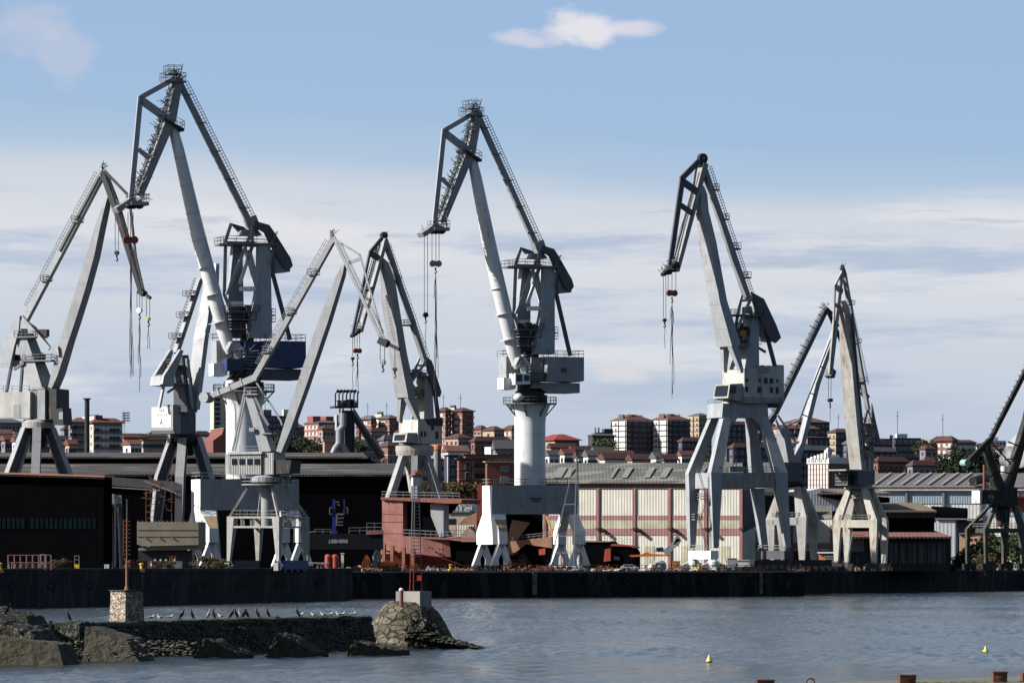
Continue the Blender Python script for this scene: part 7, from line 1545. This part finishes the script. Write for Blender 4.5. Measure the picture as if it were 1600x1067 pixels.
car(1188, 1300, whitew, 'white van parked behind the warehouse crane', 0, True); car(1248, 1320, whitew, 'white van in the warehouse gateway', .2, True); car(1455, 1438, MATS['slate blue cladding'], 'dark blue car on the right quay', .1); car(985, 1262, whitew, 'white car in front of the black hull', 0)
one('site_cabin', 'low white site cabin between the warehouse crane legs', 'cabin', 1157, 0, lambda m, q, s: (m.box(q, 7, 2.4, 2.4), m.box(q + V_(0, 0, 2.4), 7.3, 2.7, .15), m.box(q + V_(-1.5, -1.25, 0), .9, .1, 1.9)), whitew, D=1310)
one('site_cabin', 'small grey cabin beside the low white one', 'cabin', 1144, 0, lambda m, q, s: (m.box(q, 2.2, 2.2, 2.8), m.box(q + V_(0, 0, 2.8), 2.4, 2.4, .12), m.box(q + V_(.4, -1.15, 0), .8, .1, 2)), paintg, D=1305)
one('orange_cabinet', 'orange cabinet left of the warehouse crane bogies', 'cabinet', 1057, .6, lambda m, q, s: (m.box(q, 1.6, 1, 1.5), m.box(q + V_(0, 0, 1.5), 1.7, 1.1, .08), m.box(q + V_(0, -.52, .2), .06, .05, 1.1)), mat('brownish orange paint', (.5, .2, .08)), D=1215)
# white lattice mast on the middle quay
f = Fr(880, 1172, 0); q0 = f.p(882, 890); q0.z = GZ; t = thing('lattice_mast', 'slender white three-legged lattice mast in front of the big portal', 'mast', q0); m = MB()
Lg = [(f.p(858, 888, 0), f.p(899.5, 712, 0)), (f.p(906, 888, .8), f.p(902.5, 712, .2)), (f.p(896, 888, -1), f.p(901, 712, -.1))]
for a, b in Lg: m.beam(a, b, .22)
for k in (.14, .29, .57, .8, .93):
    pp = [a.lerp(b, k) for a, b in Lg]
    for i in range(3): m.beam(pp[i], pp[(i + 1) % 3], .13)
for i in range(60): a = Lg[1][0].lerp(Lg[1][1], i / 60); b = Lg[2][0].lerp(Lg[2][1], i / 60); m.beam(a, b, .07)
m.build('legs', steel, t); m = MB(); m.box(Lg[0][1] + V_(.3, 0, 0), .5, .5, 1.0); m.build('lamp', dark, t)

# ================================================================ BREAKWATER
wetrock = mat('barnacled black rock', (.018, .018, .013), .85, var=.6, scale=1.5, bump=.3, bscale=3.2, patch=((.075, .068, .05), (5.0, 5.0, 5.0)), spec=.2)
mossy = mat('mossy wall top', (.055, .06, .022), .9, var=.5, scale=1, bump=.12, bscale=3)
slabc = mat('weedy concrete slab', (.052, .044, .03), .9, var=.5, scale=1.6, bump=.2, bscale=3, patch=((.028, .03, .014), (1.4, 1.4, 1.4)))
def stone_mat(name, c1, c2, sc3):
    m = bpy.data.materials.new(name); m.use_nodes = True; nt = m.node_tree; N = nt.nodes; L = nt.links; b = N['Principled BSDF']; b.inputs['Roughness'].default_value = .9; b.inputs['Specular IOR Level'].default_value = .15
    g = N.new('ShaderNodeNewGeometry'); mp = N.new('ShaderNodeMapping'); mp.inputs['Scale'].default_value = sc3; L.new(g.outputs['Position'], mp.inputs[0])
    v = N.new('ShaderNodeTexVoronoi'); v.feature = 'DISTANCE_TO_EDGE'; dn = N.new('ShaderNodeTexNoise'); dn.inputs['Scale'].default_value = .9; L.new(mp.outputs[0], dn.inputs['Vector']); va = N.new('ShaderNodeVectorMath'); va.operation = 'MULTIPLY_ADD'; L.new(dn.outputs['Color'], va.inputs[0]); va.inputs[1].default_value = (.9, .9, .9); L.new(mp.outputs[0], va.inputs[2]); mp = va; L.new(mp.outputs[0], v.inputs['Vector']); v.inputs['Scale'].default_value = 1
    v2 = N.new('ShaderNodeTexVoronoi'); L.new(mp.outputs[0], v2.inputs['Vector']); v2.inputs['Scale'].default_value = 1
    mr = N.new('ShaderNodeMapRange'); L.new(v.outputs['Distance'], mr.inputs[0]); mr.inputs[1].default_value = .01; mr.inputs[2].default_value = .07
    mx = N.new('ShaderNodeMix'); mx.data_type = 'RGBA'; L.new(v2.outputs['Color'], mx.inputs[0]); mx.inputs[6].default_value = (*c1, 1); mx.inputs[7].default_value = (*c2, 1)
    m2 = N.new('ShaderNodeMix'); m2.data_type = 'RGBA'; L.new(mr.outputs[0], m2.inputs[0]); m2.inputs[6].default_value = (.012, .012, .01, 1); L.new(mx.outputs[2], m2.inputs[7])
    ns = N.new('ShaderNodeTexNoise'); ns.inputs['Scale'].default_value = 2.5; ns.inputs['Detail'].default_value = 5; L.new(g.outputs['Position'], ns.inputs['Vector'])
    m3 = N.new('ShaderNodeMix'); m3.data_type = 'RGBA'; m3.blend_type = 'MULTIPLY'; m3.inputs[0].default_value = .7; L.new(m2.outputs[2], m3.inputs[6]); cr = N.new('ShaderNodeMapRange'); L.new(ns.outputs[0], cr.inputs[0]); cr.inputs[1].default_value = .3; cr.inputs[2].default_value = .65; cr.inputs[3].default_value = .3; cr.inputs[4].default_value = 1.2; L.new(cr.outputs[0], m3.inputs[7])
    L.new(m3.outputs[2], b.inputs['Base Color'])
    bp = N.new('ShaderNodeBump'); bp.inputs['Distance'].default_value = .07; L.new(mr.outputs[0], bp.inputs['Height']); b2 = N.new('ShaderNodeBump'); b2.inputs['Distance'].default_value = .03; L.new(ns.outputs[0], b2.inputs['Height']); L.new(bp.outputs[0], b2.inputs['Normal']); L.new(b2.outputs[0], b.inputs['Normal'])
    return m
masonry = stone_mat('brown pitched masonry', (.032, .027, .018), (.13, .11, .075), (1.15, 1.15, 2.0)); rubble = stone_mat('pale rubble masonry', (.09, .06, .04), (.40, .34, .28), (4.2, 4.2, 6.5))
def rough(mb, amp, sc_, cuts=3, seed=0, mn=.22):
    """subdivide a mesh builder's mesh and push it with noise"""
    me = bpy.data.meshes.new('tmp'); me.from_pydata(mb.v, [], mb.f); bm = bmesh.new(); bm.from_mesh(me); bmesh.ops.triangulate(bm, faces=[f for f in bm.faces if len(f.verts) > 4]); bmesh.ops.recalc_face_normals(bm, faces=bm.faces)
    for _ in range(cuts):
        ed = [e for e in bm.edges if e.calc_length() > mn]
        if ed: bmesh.ops.subdivide_edges(bm, edges=ed, cuts=1, use_grid_fill=True)
    bmesh.ops.triangulate(bm, faces=bm.faces); bm.normal_update()
    off = Vector((seed * 7.3, seed * 3.1, 0)); mv = []
    for v in bm.verts: mv.append(v.normal * ((noise.fractal(v.co * sc_ + off, .9, 2.1, 4) * .6 + (.45 - noise.voronoi(v.co * sc_ * 1.7 + off)[0][0]) * .9 + (.45 - noise.voronoi(v.co * sc_ * 4.5 + off)[0][0]) * .35) * amp))
    for v, d in zip(bm.verts, mv): v.co += d
    bm.to_mesh(me); mb.v = [v.co.copy() for v in me.vertices]; mb.f = [list(p.vertices) for p in me.polygons]; mb.mi = [0] * len(mb.f); bm.free(); bpy.data.meshes.remove(me); return mb
A = G(95, 400, 0); B = G(590, 444, 0); d = (B - A).normalized(); nr = Vector((-d.y, d.x, 0))
t = thing('breakwater', 'low black stone breakwater wall crusted with barnacles, birds along its mossy top', 'breakwater', (A + B) / 2)
m = MB(); m.loft([[A + V_(0, 0, -1), B + V_(0, 0, -1), B + nr * 4 + V_(0, 0, -1), A + nr * 4 + V_(0, 0, -1)], [A + nr * .5 + V_(0, 0, 2.3), B + nr * .5 + V_(0, 0, 2.55), B + nr * 3.6 + V_(0, 0, 2.55), A + nr * 3.6 + V_(0, 0, 2.3)]]); rough(m, .35, .9, 6); m.build('wall', wetrock, t)
m = MB(); m.loft([[A + nr * .45 + V_(0, 0, 2.15), B + nr * .45 + V_(0, 0, 2.38), B + nr * 3.6 + V_(0, 0, 2.38), A + nr * 3.6 + V_(0, 0, 2.15)], [A + nr * .6 + V_(0, 0, 2.42), B + nr * .6 + V_(0, 0, 2.62), B + nr * 3.4 + V_(0, 0, 2.62), A + nr * 3.4 + V_(0, 0, 2.42)]]); rough(m, .16, 1.3, 5, 3); m.build('mossy_top', mossy, t)
def rock(pts_top, pts_bot, mt, label, amp=.3, sc_=.9, name='rock', cat='rock', cuts=4, seed=1):
    m = MB(); m.loft([[Vector(p) for p in pts_bot], [Vector(p) for p in pts_top]]); rough(m, amp, sc_, cuts, seed); o = m.build(name, mt); c = sum((Vector(p) for p in pts_bot), Vector()) / len(pts_bot); setorg(o, c); tag(o, label, cat); return o
def blk(xl, xr, yt1, yt2, yb, D, dep, mt, label, **k):
    a, b = P(xl, yb, D), P(xr, yb, D - 1); c, e = P(xl + k.pop('in1', 2), yt1, D + .5), P(xr - k.pop('in2', 2), yt2, D); bk = V_(k.pop('sk', .8), dep, 0); dn = V_(0, 0, -1)
    return rock([c, e, e + bk, c + bk], [a + dn, b + dn, b + bk + dn, a + bk + dn], mt, label, **k)
blk(-40, 108, 958, 986, 1034, 375, 8, wetrock, 'large dark slab sloping down at the far left edge', in1=0, in2=60, amp=.3, seed=2)
blk(-30, 104, 992, 1006, 1031, 372, 3, slabc, 'sandy tilted concrete slab at the far left waterline', in1=4, in2=14, amp=.1, seed=4)
blk(-30, 60, 948, 962, 990, 395, 6, wetrock, 'high dark rock behind the tilted slab', in1=0, in2=20, amp=.25, seed=5)
blk(74, 128, 976, 972, 1018, 398, 4, wetrock, 'barnacled dark boulder between the slab and the leaning block', in1=6, in2=4, amp=.35, seed=6)
blk(127, 226, 979, 998, 1024, 388, 5, slabc, 'big leaning weedy block below the stone pillar', in1=6, in2=30, amp=.12, seed=7)
blk(52, 66, 974, 975, 990, 396, 1, wetrock, 'small square stump on the dark rocks', in1=0, in2=0, amp=.05, seed=8)
def wedge(xl, xt, xr, yt, yb, D, label, seed):
    a, b, c = P(xl, yb, D), P(xt, yt, D + .4), P(xr, yb - 2, D + 1.5); m = MB(); bk = V_(1.0, 2.0, 0); dn = V_(0, 0, -.6)
    e = P(xt + 9, yt + 3, D + .5)
    m.prism([a + dn, c + dn, c, e, b, a], bk); rough(m, .13, 1.6, 6, seed, .14); o = m.build('concrete_block', slabc); setorg(o, a); tag(o, label, 'concrete block')
wedge(302, 318, 372, 997, 1024, 400, 'tilted sharp concrete block, left one at the breakwater foot', 1); wedge(414, 434, 490, 989, 1021, 405, 'tilted ridged concrete block in the middle of the breakwater foot', 2); wedge(541, 552, 618, 1000, 1017, 412, 'low flat concrete block beside the round masonry head', 3)
m = MB(); m.beam(P(76, 985, 392), P(80, 969, 392), .2); o = m.build('stake', dark); setorg(o, P(76, 985, 392)); tag(o, 'short dark stake on the rocks left of the pillar', 'stake')
# stone pillar with rusty mast
f = Fr(196, 412, 42); hb = f.p(196, 980).z
t = thing('stone_pillar', 'square rubble stone pillar on the breakwater carrying a rusty pole', 'pillar', G(196, 412, 2))
wl = 26 * f.m / math.cos(f.psi); ww_ = 25 * f.m / math.sin(f.psi)
o0 = f.C.copy(); q4 = lambda e, z: [o0 - f.u * 0 + f.u * (-e) + f.v * (-e) + V_(0, 0, z), o0 + f.u * (wl + e) - f.v * e + V_(0, 0, z), o0 + f.u * (wl + e) + f.v * (ww_ + e) + V_(0, 0, z), o0 - f.u * e + f.v * (ww_ + e) + V_(0, 0, z)]
m = MB(); m.loft([q4(.12, 1.4), q4(0, f.p(196, 923).z)]); rough(m, .05, 2.5, 3); m.build('shaft', rubble, t)
m = MB(); m.loft([q4(.1, f.p(196, 923).z), q4(.1, f.p(196, 921.5).z)]); m.build('cap', slabc, t)
c = o0 + f.u * wl / 2 + f.v * ww_ / 2; zc = f.p(196, 921.5).z
m = MB(); m.path([V_(c.x, c.y, zc), V_(c.x, c.y, zc + .3), V_(c.x, c.y, zc + 2.0), V_(c.x, c.y, zc + 2.1), V_(c.x, c.y, zc + 5.2)], [.2, .11, .09, .05, .045], 10); m.build('pole', rust, t)
m = MB()
for k in range(9): m.beam(V_(c.x - .25, c.y, zc + 2.6 + k * .3), V_(c.x + .25, c.y, zc + 2.6 + k * .3), .05)
m.beam(V_(c.x - .25, c.y, zc + 2.5), V_(c.x - .25, c.y, zc + 5.1), .05); m.build('ladder', rust, t)
# round masonry head
c0 = G(636, 452, 0); t = thing('masonry_roundhead', 'rounded stone pitched breakwater head with broken rocks trailing right', 'masonry mound', c0)
m = MB(); n = 40; loops = []
for r0, z in ((3.9, -1), (3.45, .4), (2.9, 1.6), (2.2, 2.9), (1.7, 3.55), (1.5, 3.7)):
    loops.append([c0 + V_(r0 * math.cos(a) * (1.0 if math.cos(a) < 0 else 1.12), r0 * math.sin(a) * 1.2, z) for a in [2 * math.pi * i / n for i in range(n)]])
m.loft(loops); rough(m, .13, .8, 2, 9); m.build('pitched_slope', masonry, t)
m = MB(); A2 = G(665, 448, 0)
m.loft([[A2 + V_(-2, -1.8, -1), A2 + V_(4.4, -.6, -1), A2 + V_(4.4, 2, -1), A2 + V_(-2, 2.4, -1)], [A2 + V_(-1.2, -.6, 2.4), A2 + V_(.6, -.3, 1.9), A2 + V_(.8, 1, 1.9), A2 + V_(-1.2, 1, 2.4)]]); rough(m, .4, 1.0, 5, 12); m.build('rock_tail', wetrock, t)
f = Fr(656, 450, 42); L1 = 18 * f.m / math.cos(f.psi); W1 = 39 * f.m / math.sin(f.psi)
t = thing('concrete_plinth', 'square grey concrete plinth carrying the lattice beacon', 'plinth', f.C + V_(0, 0, 3.3))
L1 = min(L1, 1.6); W1 = 2.9
m = MB(); zt = f.p(656, 923.5).z; m.prism([f.C + V_(0, 0, 1.5), f.C + f.u * L1 + V_(0, 0, 1.5), f.C + f.u * L1 + f.v * W1 + V_(0, 0, 1.5), f.C + f.v * W1 + V_(0, 0, 1.5)], (0, 0, zt - 1.5)); m.build('block', mat('stained grey concrete', (.27, .245, .215), .85, var=.25, bump=.04), t)
t = thing('mooring_post', 'short rusty post with a white cap in front of the plinth', 'post', P(627, 942, 447)); q = P(627, 942, 447); m = MB(); m.tube(q - V_(0, 0, .3), q + V_(0, 0, .95), .17, n=12); m.build('post', rust, t); m = MB(); m.ball(q + V_(0, 0, 1.05), .2, .2, .16, 10); m.build('cap', whitew, t)
# beacon ladder mast: white above, red below
c = f.C + f.u * .8 + f.v * 1.4; s1 = V_(.95, .3, 0)
t = thing('beacon_mast', 'tall ladder-like beacon mast, white above and red below, on the concrete plinth', 'beacon', V_(c.x, c.y, zt))
Z1 = P(0, 740, 450).z; H_ = Z1 - zt
legs3 = [(-.52, 0, -.2), (.5, 0, .2), (0, .7, 0)]
def lp3(k): 
    sc2 = 1 - .58 * k; return [V_(c.x, c.y, zt + H_ * k) + s1 * (a * sc2) + V_(-s1.y, s1.x, 0) * (b * sc2) for a, b, _ in legs3]
for nm, k0, k1, mt in (('lower_frame', 0, .3, redp), ('upper_frame', .3, .9, steel)):
    m = MB(); n = int((k1 - k0) * 34)
    for i in range(n):
        a = lp3(k0 + (k1 - k0) * i / n); b = lp3(k0 + (k1 - k0) * (i + 1) / n)
        for j in range(3): m.beam(a[j], b[j], .075)
        if nm == 'upper_frame' or i % 4 == 3:
            m.beam(a[0], a[1], .055)
            if i % 2: m.beam(a[0], a[2], .045); m.beam(a[1], a[2], .045)
    m.build(nm, mt, t)
tp = lp3(.9); m = MB(); m.box(V_(c.x, c.y + .1, zt + H_ * .9), .62, .5, .75, .3); m.build('lamp_house', whitew, t); m = MB(); m.box(V_(c.x, c.y, zt + H_ * .9 + .75), .85, .75, .1, .3); m.lathe(V_(c.x, c.y, zt + H_ * .9 + .85), [(.14, 0), (.16, .2), (.05, .3)], 12); m.rail([V_(c.x - .4, c.y - .3, zt + H_ * .9 + .85), V_(c.x + .4, c.y - .3, zt + H_ * .9 + .85)], .35, .04, .3); m.build('lantern', redp, t)
m = MB(); m.box(V_(c.x + .28, c.y - .25, zt + .85), .36, .25, .4); m.build('red_box', mat('vivid red box', (.6, .03, .03)), t)

def pebbles(label, spots, mt, kind='stuff'):
    m = MB()
    for q, s_ in spots:
        r = [[Vector((math.cos(a) * k, math.sin(a) * k, z)) for a in [2 * math.pi * i / 5 + rnd.random() for i in range(5)]] for k, z in ((.5, -.5), (1, 0), (.45, .6))]
        sx, sy, sz = s_ * rnd.uniform(.6, 1.3), s_ * rnd.uniform(.6, 1.3), s_ * rnd.uniform(.4, .9)
        m.loft([[q + Vector((v.x * sx, v.y * sy, v.z * sz)) for v in l] for l in r])
    o = m.build('loose_stones', mt); o['kind'] = kind; o['label'] = label; o['category'] = 'stones'
sp = []
for i in range(900):
    t_ = rnd.random(); z = rnd.random() ** 1.6 * 2.0; sp.append((A.lerp(B, t_) - nr * rnd.uniform(-.5, .15) * 1 + nr * (.45 * z / 2.3) - nr * .35 + V_(0, 0, z), rnd.uniform(.05, .16)))
pebbles('pale barnacles and small stones crusting the breakwater face', sp, mat('pale barnacle crust', (.13, .125, .10), .9, var=.4, scale=3))
sp = []
for i in range(420):
    k_ = rnd.random(); x_ = A2.x - 1.5 + k_ * 6; zz = max(0, (1 - k_) * 2.3 * rnd.uniform(.5, 1)); sp.append((V_(x_, A2.y - 2.0 * (1 - zz / 3) + rnd.uniform(-.2, 1.2), zz * .8), rnd.uniform(.12, .42)))
pebbles('dark broken rocks tumbling right of the masonry mound', sp, wetrock)
sp = []
for i in range(500):
    px_ = rnd.uniform(0, 300); q_ = P(px_, rnd.uniform(1006, 1031) - px_ * .02, 386); q_.z = max(q_.z, .02); sp.append((q_ + V_(0, rnd.uniform(-1, 8), 0), rnd.uniform(.05, .2)))
pebbles('shell-crusted stones at the waterline of the left rocks', sp, mat('brown shell crust', (.10, .085, .06), .9, var=.5, scale=3))
# ---------------------------------------------------------------- birds
blackf = mat('black feathers', (.014, .014, .016), .9, var=.1, spec=.05); whitef = mat('white feathers', (.75, .75, .74), .7, var=.05); greyf = mat('grey feathers', (.28, .29, .31), .7); beakm = simple('horn beak', (.45, .3, .1))
def wall_pt(px):
    k = (px - 800) / FPX; O = A + nr * 1.6; tt = (k * O.y - O.x) / (d.x - k * d.y); q = O + d * tt; q.z = 2.52 + .0; return q
def cormorant(px, label, lean=0, flip=1, q=None, mt=None, k=1.05):
    q = q or wall_pt(px); t = thing('cormorant', label, 'cormorant', q, 'cormorants resting on the breakwater'); s_ = flip; V2 = lambda x, y, z: q + V_(x * s_ * k, y * k, z * k)
    m = MB(); L_ = lean
    m.path([V2(-.20, 0, .10), V2(-.13, 0, .20), V2(-.05 + L_ * .3, 0, .36), V2(.02 + L_ * .6, 0, .50), V2(.04 + L_ * .8, 0, .60), V2(.02 + L_, 0, .68), V2(.05 + L_, 0, .74), V2(.10 + L_, 0, .755)], [.02, .07, .115, .095, .05, .036, .045, .02], 8); m.build('body', mt or blackf, t, True)
    m = MB()
    for y in (-1, 1): m.path([V2(-.03 + L_ * .5, y * .09, .48), V2(-.10, y * .10, .32), V2(-.2, y * .05, .14)], [.03, .055, .015], 6)
    m.build('wings', mt or blackf, t, True); m = MB(); m.path([V2(.10 + L_, 0, .752), V2(.2 + L_, 0, .745)], [.014, .008], 5); m.build('beak', beakm, t)
    m = MB(); m.prism([V2(-.14, -.05, .16), V2(-.3, -.05, .02), V2(-.25, .05, .01), V2(-.12, .05, .14)], (0, 0, .02))
    for y in (-.05, .05): m.path([V2(-.05, y, .22), V2(-.02, y, 0), V2(.08, y, .0)], [.02, .015, .012], 5)
    m.build('feet_and_tail', mt or blackf, t)
for px, lab, L_, fl, mt in ((107, 'lone cormorant left of the stone pillar', 0, -1, None), (284, 'first cormorant right of the stone pillar, leaning', .12, 1, None), (299.5, 'second cormorant right of the pillar, hunched left', -.02, -1, None), (326.5, 'grey-breasted cormorant at the left of a close pair', 0, 1, greyf), (333, 'short black cormorant right of the grey-breasted one', -.05, -1, None), (362, 'leftmost cormorant of the close cluster of five', .1, 1, None), (368.5, 'second cormorant of the cluster of five', 0, -1, None), (374, 'pale-backed cormorant in the middle of the cluster of five', -.03, -1, greyf), (382, 'fourth cormorant of the cluster of five', 0, 1, None), (385, 'rightmost cormorant of the cluster of five', -.02, -1, None), (402, 'upright cormorant just right of the cluster', 0, -1, None), (418, 'tall thin cormorant further right of the cluster', -.02, -1, None), (465, 'cormorant standing next to a gull', 0, -1, None)):
    cormorant(px, lab, L_, fl, None, mt)
cormorant(12, 'small dark cormorant on the far left rock', 0, 1, P(12, 961, 392))
def gull(px, label, fl=1, q=None, k=1.0, group='gulls on the breakwater', swim=False):
    q = q or wall_pt(px); t = thing('gull', label, 'gull', q, group); V2 = lambda x, y, z: q + V_(x * fl * k, y * k, z * k); h = .02 if swim else .14
    m = MB(); m.path([V2(-.26, 0, h + .12), V2(-.15, 0, h + .1), V2(0, 0, h + .1), V2(.11, 0, h + .15), V2(.15, 0, h + .24), V2(.19, 0, h + .28), V2(.22, 0, h + .275)], [.015, .07, .1, .07, .045, .05, .02], 8); m.build('body', whitef, t, True)
    m = MB()
    for y in (-1, 1): m.path([V2(.06, y * .08, h + .15), V2(-.1, y * .09, h + .15), V2(-.32, y * .03, h + .13)], [.03, .045, .01], 6)
    m.build('wings', greyf, t, True); m = MB(); m.path([V2(.22, 0, h + .27), V2(.29, 0, h + .255)], [.016, .006], 5); m.build('beak', beakm, t)
    if not swim:
        m = MB()
        for y in (-.04, .04): m.path([V2(0, y, h + .04), V2(0, y, 0), V2(.06, y, 0)], [.012, .01, .01], 5)
        m.build('legs', beakm, t)
for px, lab, fl in ((237, 'gull closest to the stone pillar', 1), (250, 'gull with grey wings second from the pillar', -1), (266, 'small gull third from the pillar', 1), (345, 'white gull between two cormorant groups', -1), (470, 'white gull just right of a cormorant', 1), (490, 'gull with raised neck left of the resting gulls', -1), (505, 'upright gull left of the low one', -1), (516, 'low resting gull near the breakwater end', 1), (529, 'white gull of the close resting pair', -1), (535, 'bright gull right in the close resting pair', 1), (552, 'rightmost gull near the round masonry head', 1)):
    gull(px, lab, fl)
gull(386, 'gull swimming beside the left tilted block', -1, P(386, 1020, 423).xyz * 1, swim=True); gull(514, 'gull swimming between the concrete blocks', 1, P(514, 1016.8, 438), swim=True)

# ---------------------------------------------------------------- buoys
for px, py, lab in ((1108, 1034, 'yellow conical buoy in the water, nearer one at lower centre right'), (1540, 1019, 'yellow conical buoy in the water near the right edge')):
    D = CH * FPX / (py - HZ); q = G(px, D, 0); t = thing('buoy', lab, 'buoy', q); m = MB(); m.lathe(q, [(.16, -.2), (.22, -.05), (.22, .06)], 16); m.build('float', dark, t); m = MB(); m.lathe(q, [(.22, .061), (.2, .12), (.1, .32), (.04, .5), (.015, .52)], 16); m.build('cone', mat('yellow buoy paint', (.75, .6, .15), .5), t)
# ---------------------------------------------------------------- near jetty
oldc = mat('mossy jetty concrete', (.15, .14, .12), .9, var=.3, scale=2, patch=((.09, .1, .04), (.8, .8, .8)), bump=.03)
DJ = 80; zj = P(0, 1063.4, DJ).z
m = MB(); a = G(1150, DJ, 0); b = G(1640, DJ + 4, 0)
pt = [V_(a.x, a.y, 0), V_(b.x, b.y, 0), V_(b.x + 2, b.y - 40, 0), V_(a.x - 2, a.y - 40, 0)]
m.loft([[p + V_(0, 0, zj - 1.2) for p in pt], [p + V_(0, 0, zj - .06 if i in (0, 3) else zj) for i, p in enumerate(pt)]]); m.build('near_jetty', oldc, kind='structure')
def jpost(px, w, yt, lab):
    q = G(px, DJ - .4, zj); k = DJ / FPX; t = thing('jetty_post', lab, 'post', q); h = P(0, yt, DJ - .4).z - zj; m = MB(); m.box(q - V_(0, 0, .1), w * k, .2, h + .1, .1); m.build('post', mat('dull dark rust', (.13, .055, .038), .85, var=.4, scale=6), t); m = MB(); m.box(q + V_(0, 0, h), w * k * 1.06, .23, .02, .1); m.box(q + V_(0, -.1, h * .4), w * k * .3, .06, h * .2, .1); m.build('top_plate', mat('dull dark rust', (.13, .055, .038)), t)
jpost(1195, 27, 1063.0, 'flat rusty jetty post at the left end of the near jetty'); jpost(1417, 25, 1055.5, 'square rusty jetty post in the middle of the near jetty'); jpost(1561, 22, 1050.5, 'tallest rusty jetty post near the right corner'); jpost(1600, 8, 1053, 'rusty jetty post cut by the right edge')
q = G(1266, DJ - .4, P(0, 1064, DJ).z); m = MB(); k = DJ / FPX
pp = [q + V_(math.cos(a) * 6 * k, 0, math.sin(a) * 6 * k) for a in [R(-20 + i * 22) for i in range(11)]]; m.path(pp, 1.6 * k, 8); o = m.build('mooring_ring', rust); setorg(o, q); tag(o, 'rusty mooring ring on the near jetty', 'mooring ring')
def tuft(px, seed):
    r = random.Random(seed); q = G(px, DJ - .3, zj - .03); m = MB()
    for i in range(160):
        a = q + V_(r.uniform(-.28, .28), r.uniform(-.1, .1), 0); b = a + V_(r.uniform(-.03, .03), r.uniform(-.03, .03), r.uniform(.01, .045)); m.add([a, a + V_(.004, 0, 0), b], [[0, 1, 2]])
    return m
mm = MB()
for i, px in enumerate((1460, 1490, 1515, 1440, 1535, 1585)): x = tuft(px, i); mm.add(x.v, x.f)
o = mm.build('grass', mat('dry jetty grass', (.12, .13, .04), .9)); o['kind'] = 'stuff'; o['label'] = 'short dry grass along the near jetty edge'; o['category'] = 'grass'
# ---------------------------------------------------------------- clean-up
for o in bpy.data.objects:
    if '_o' in o: del o['_o']
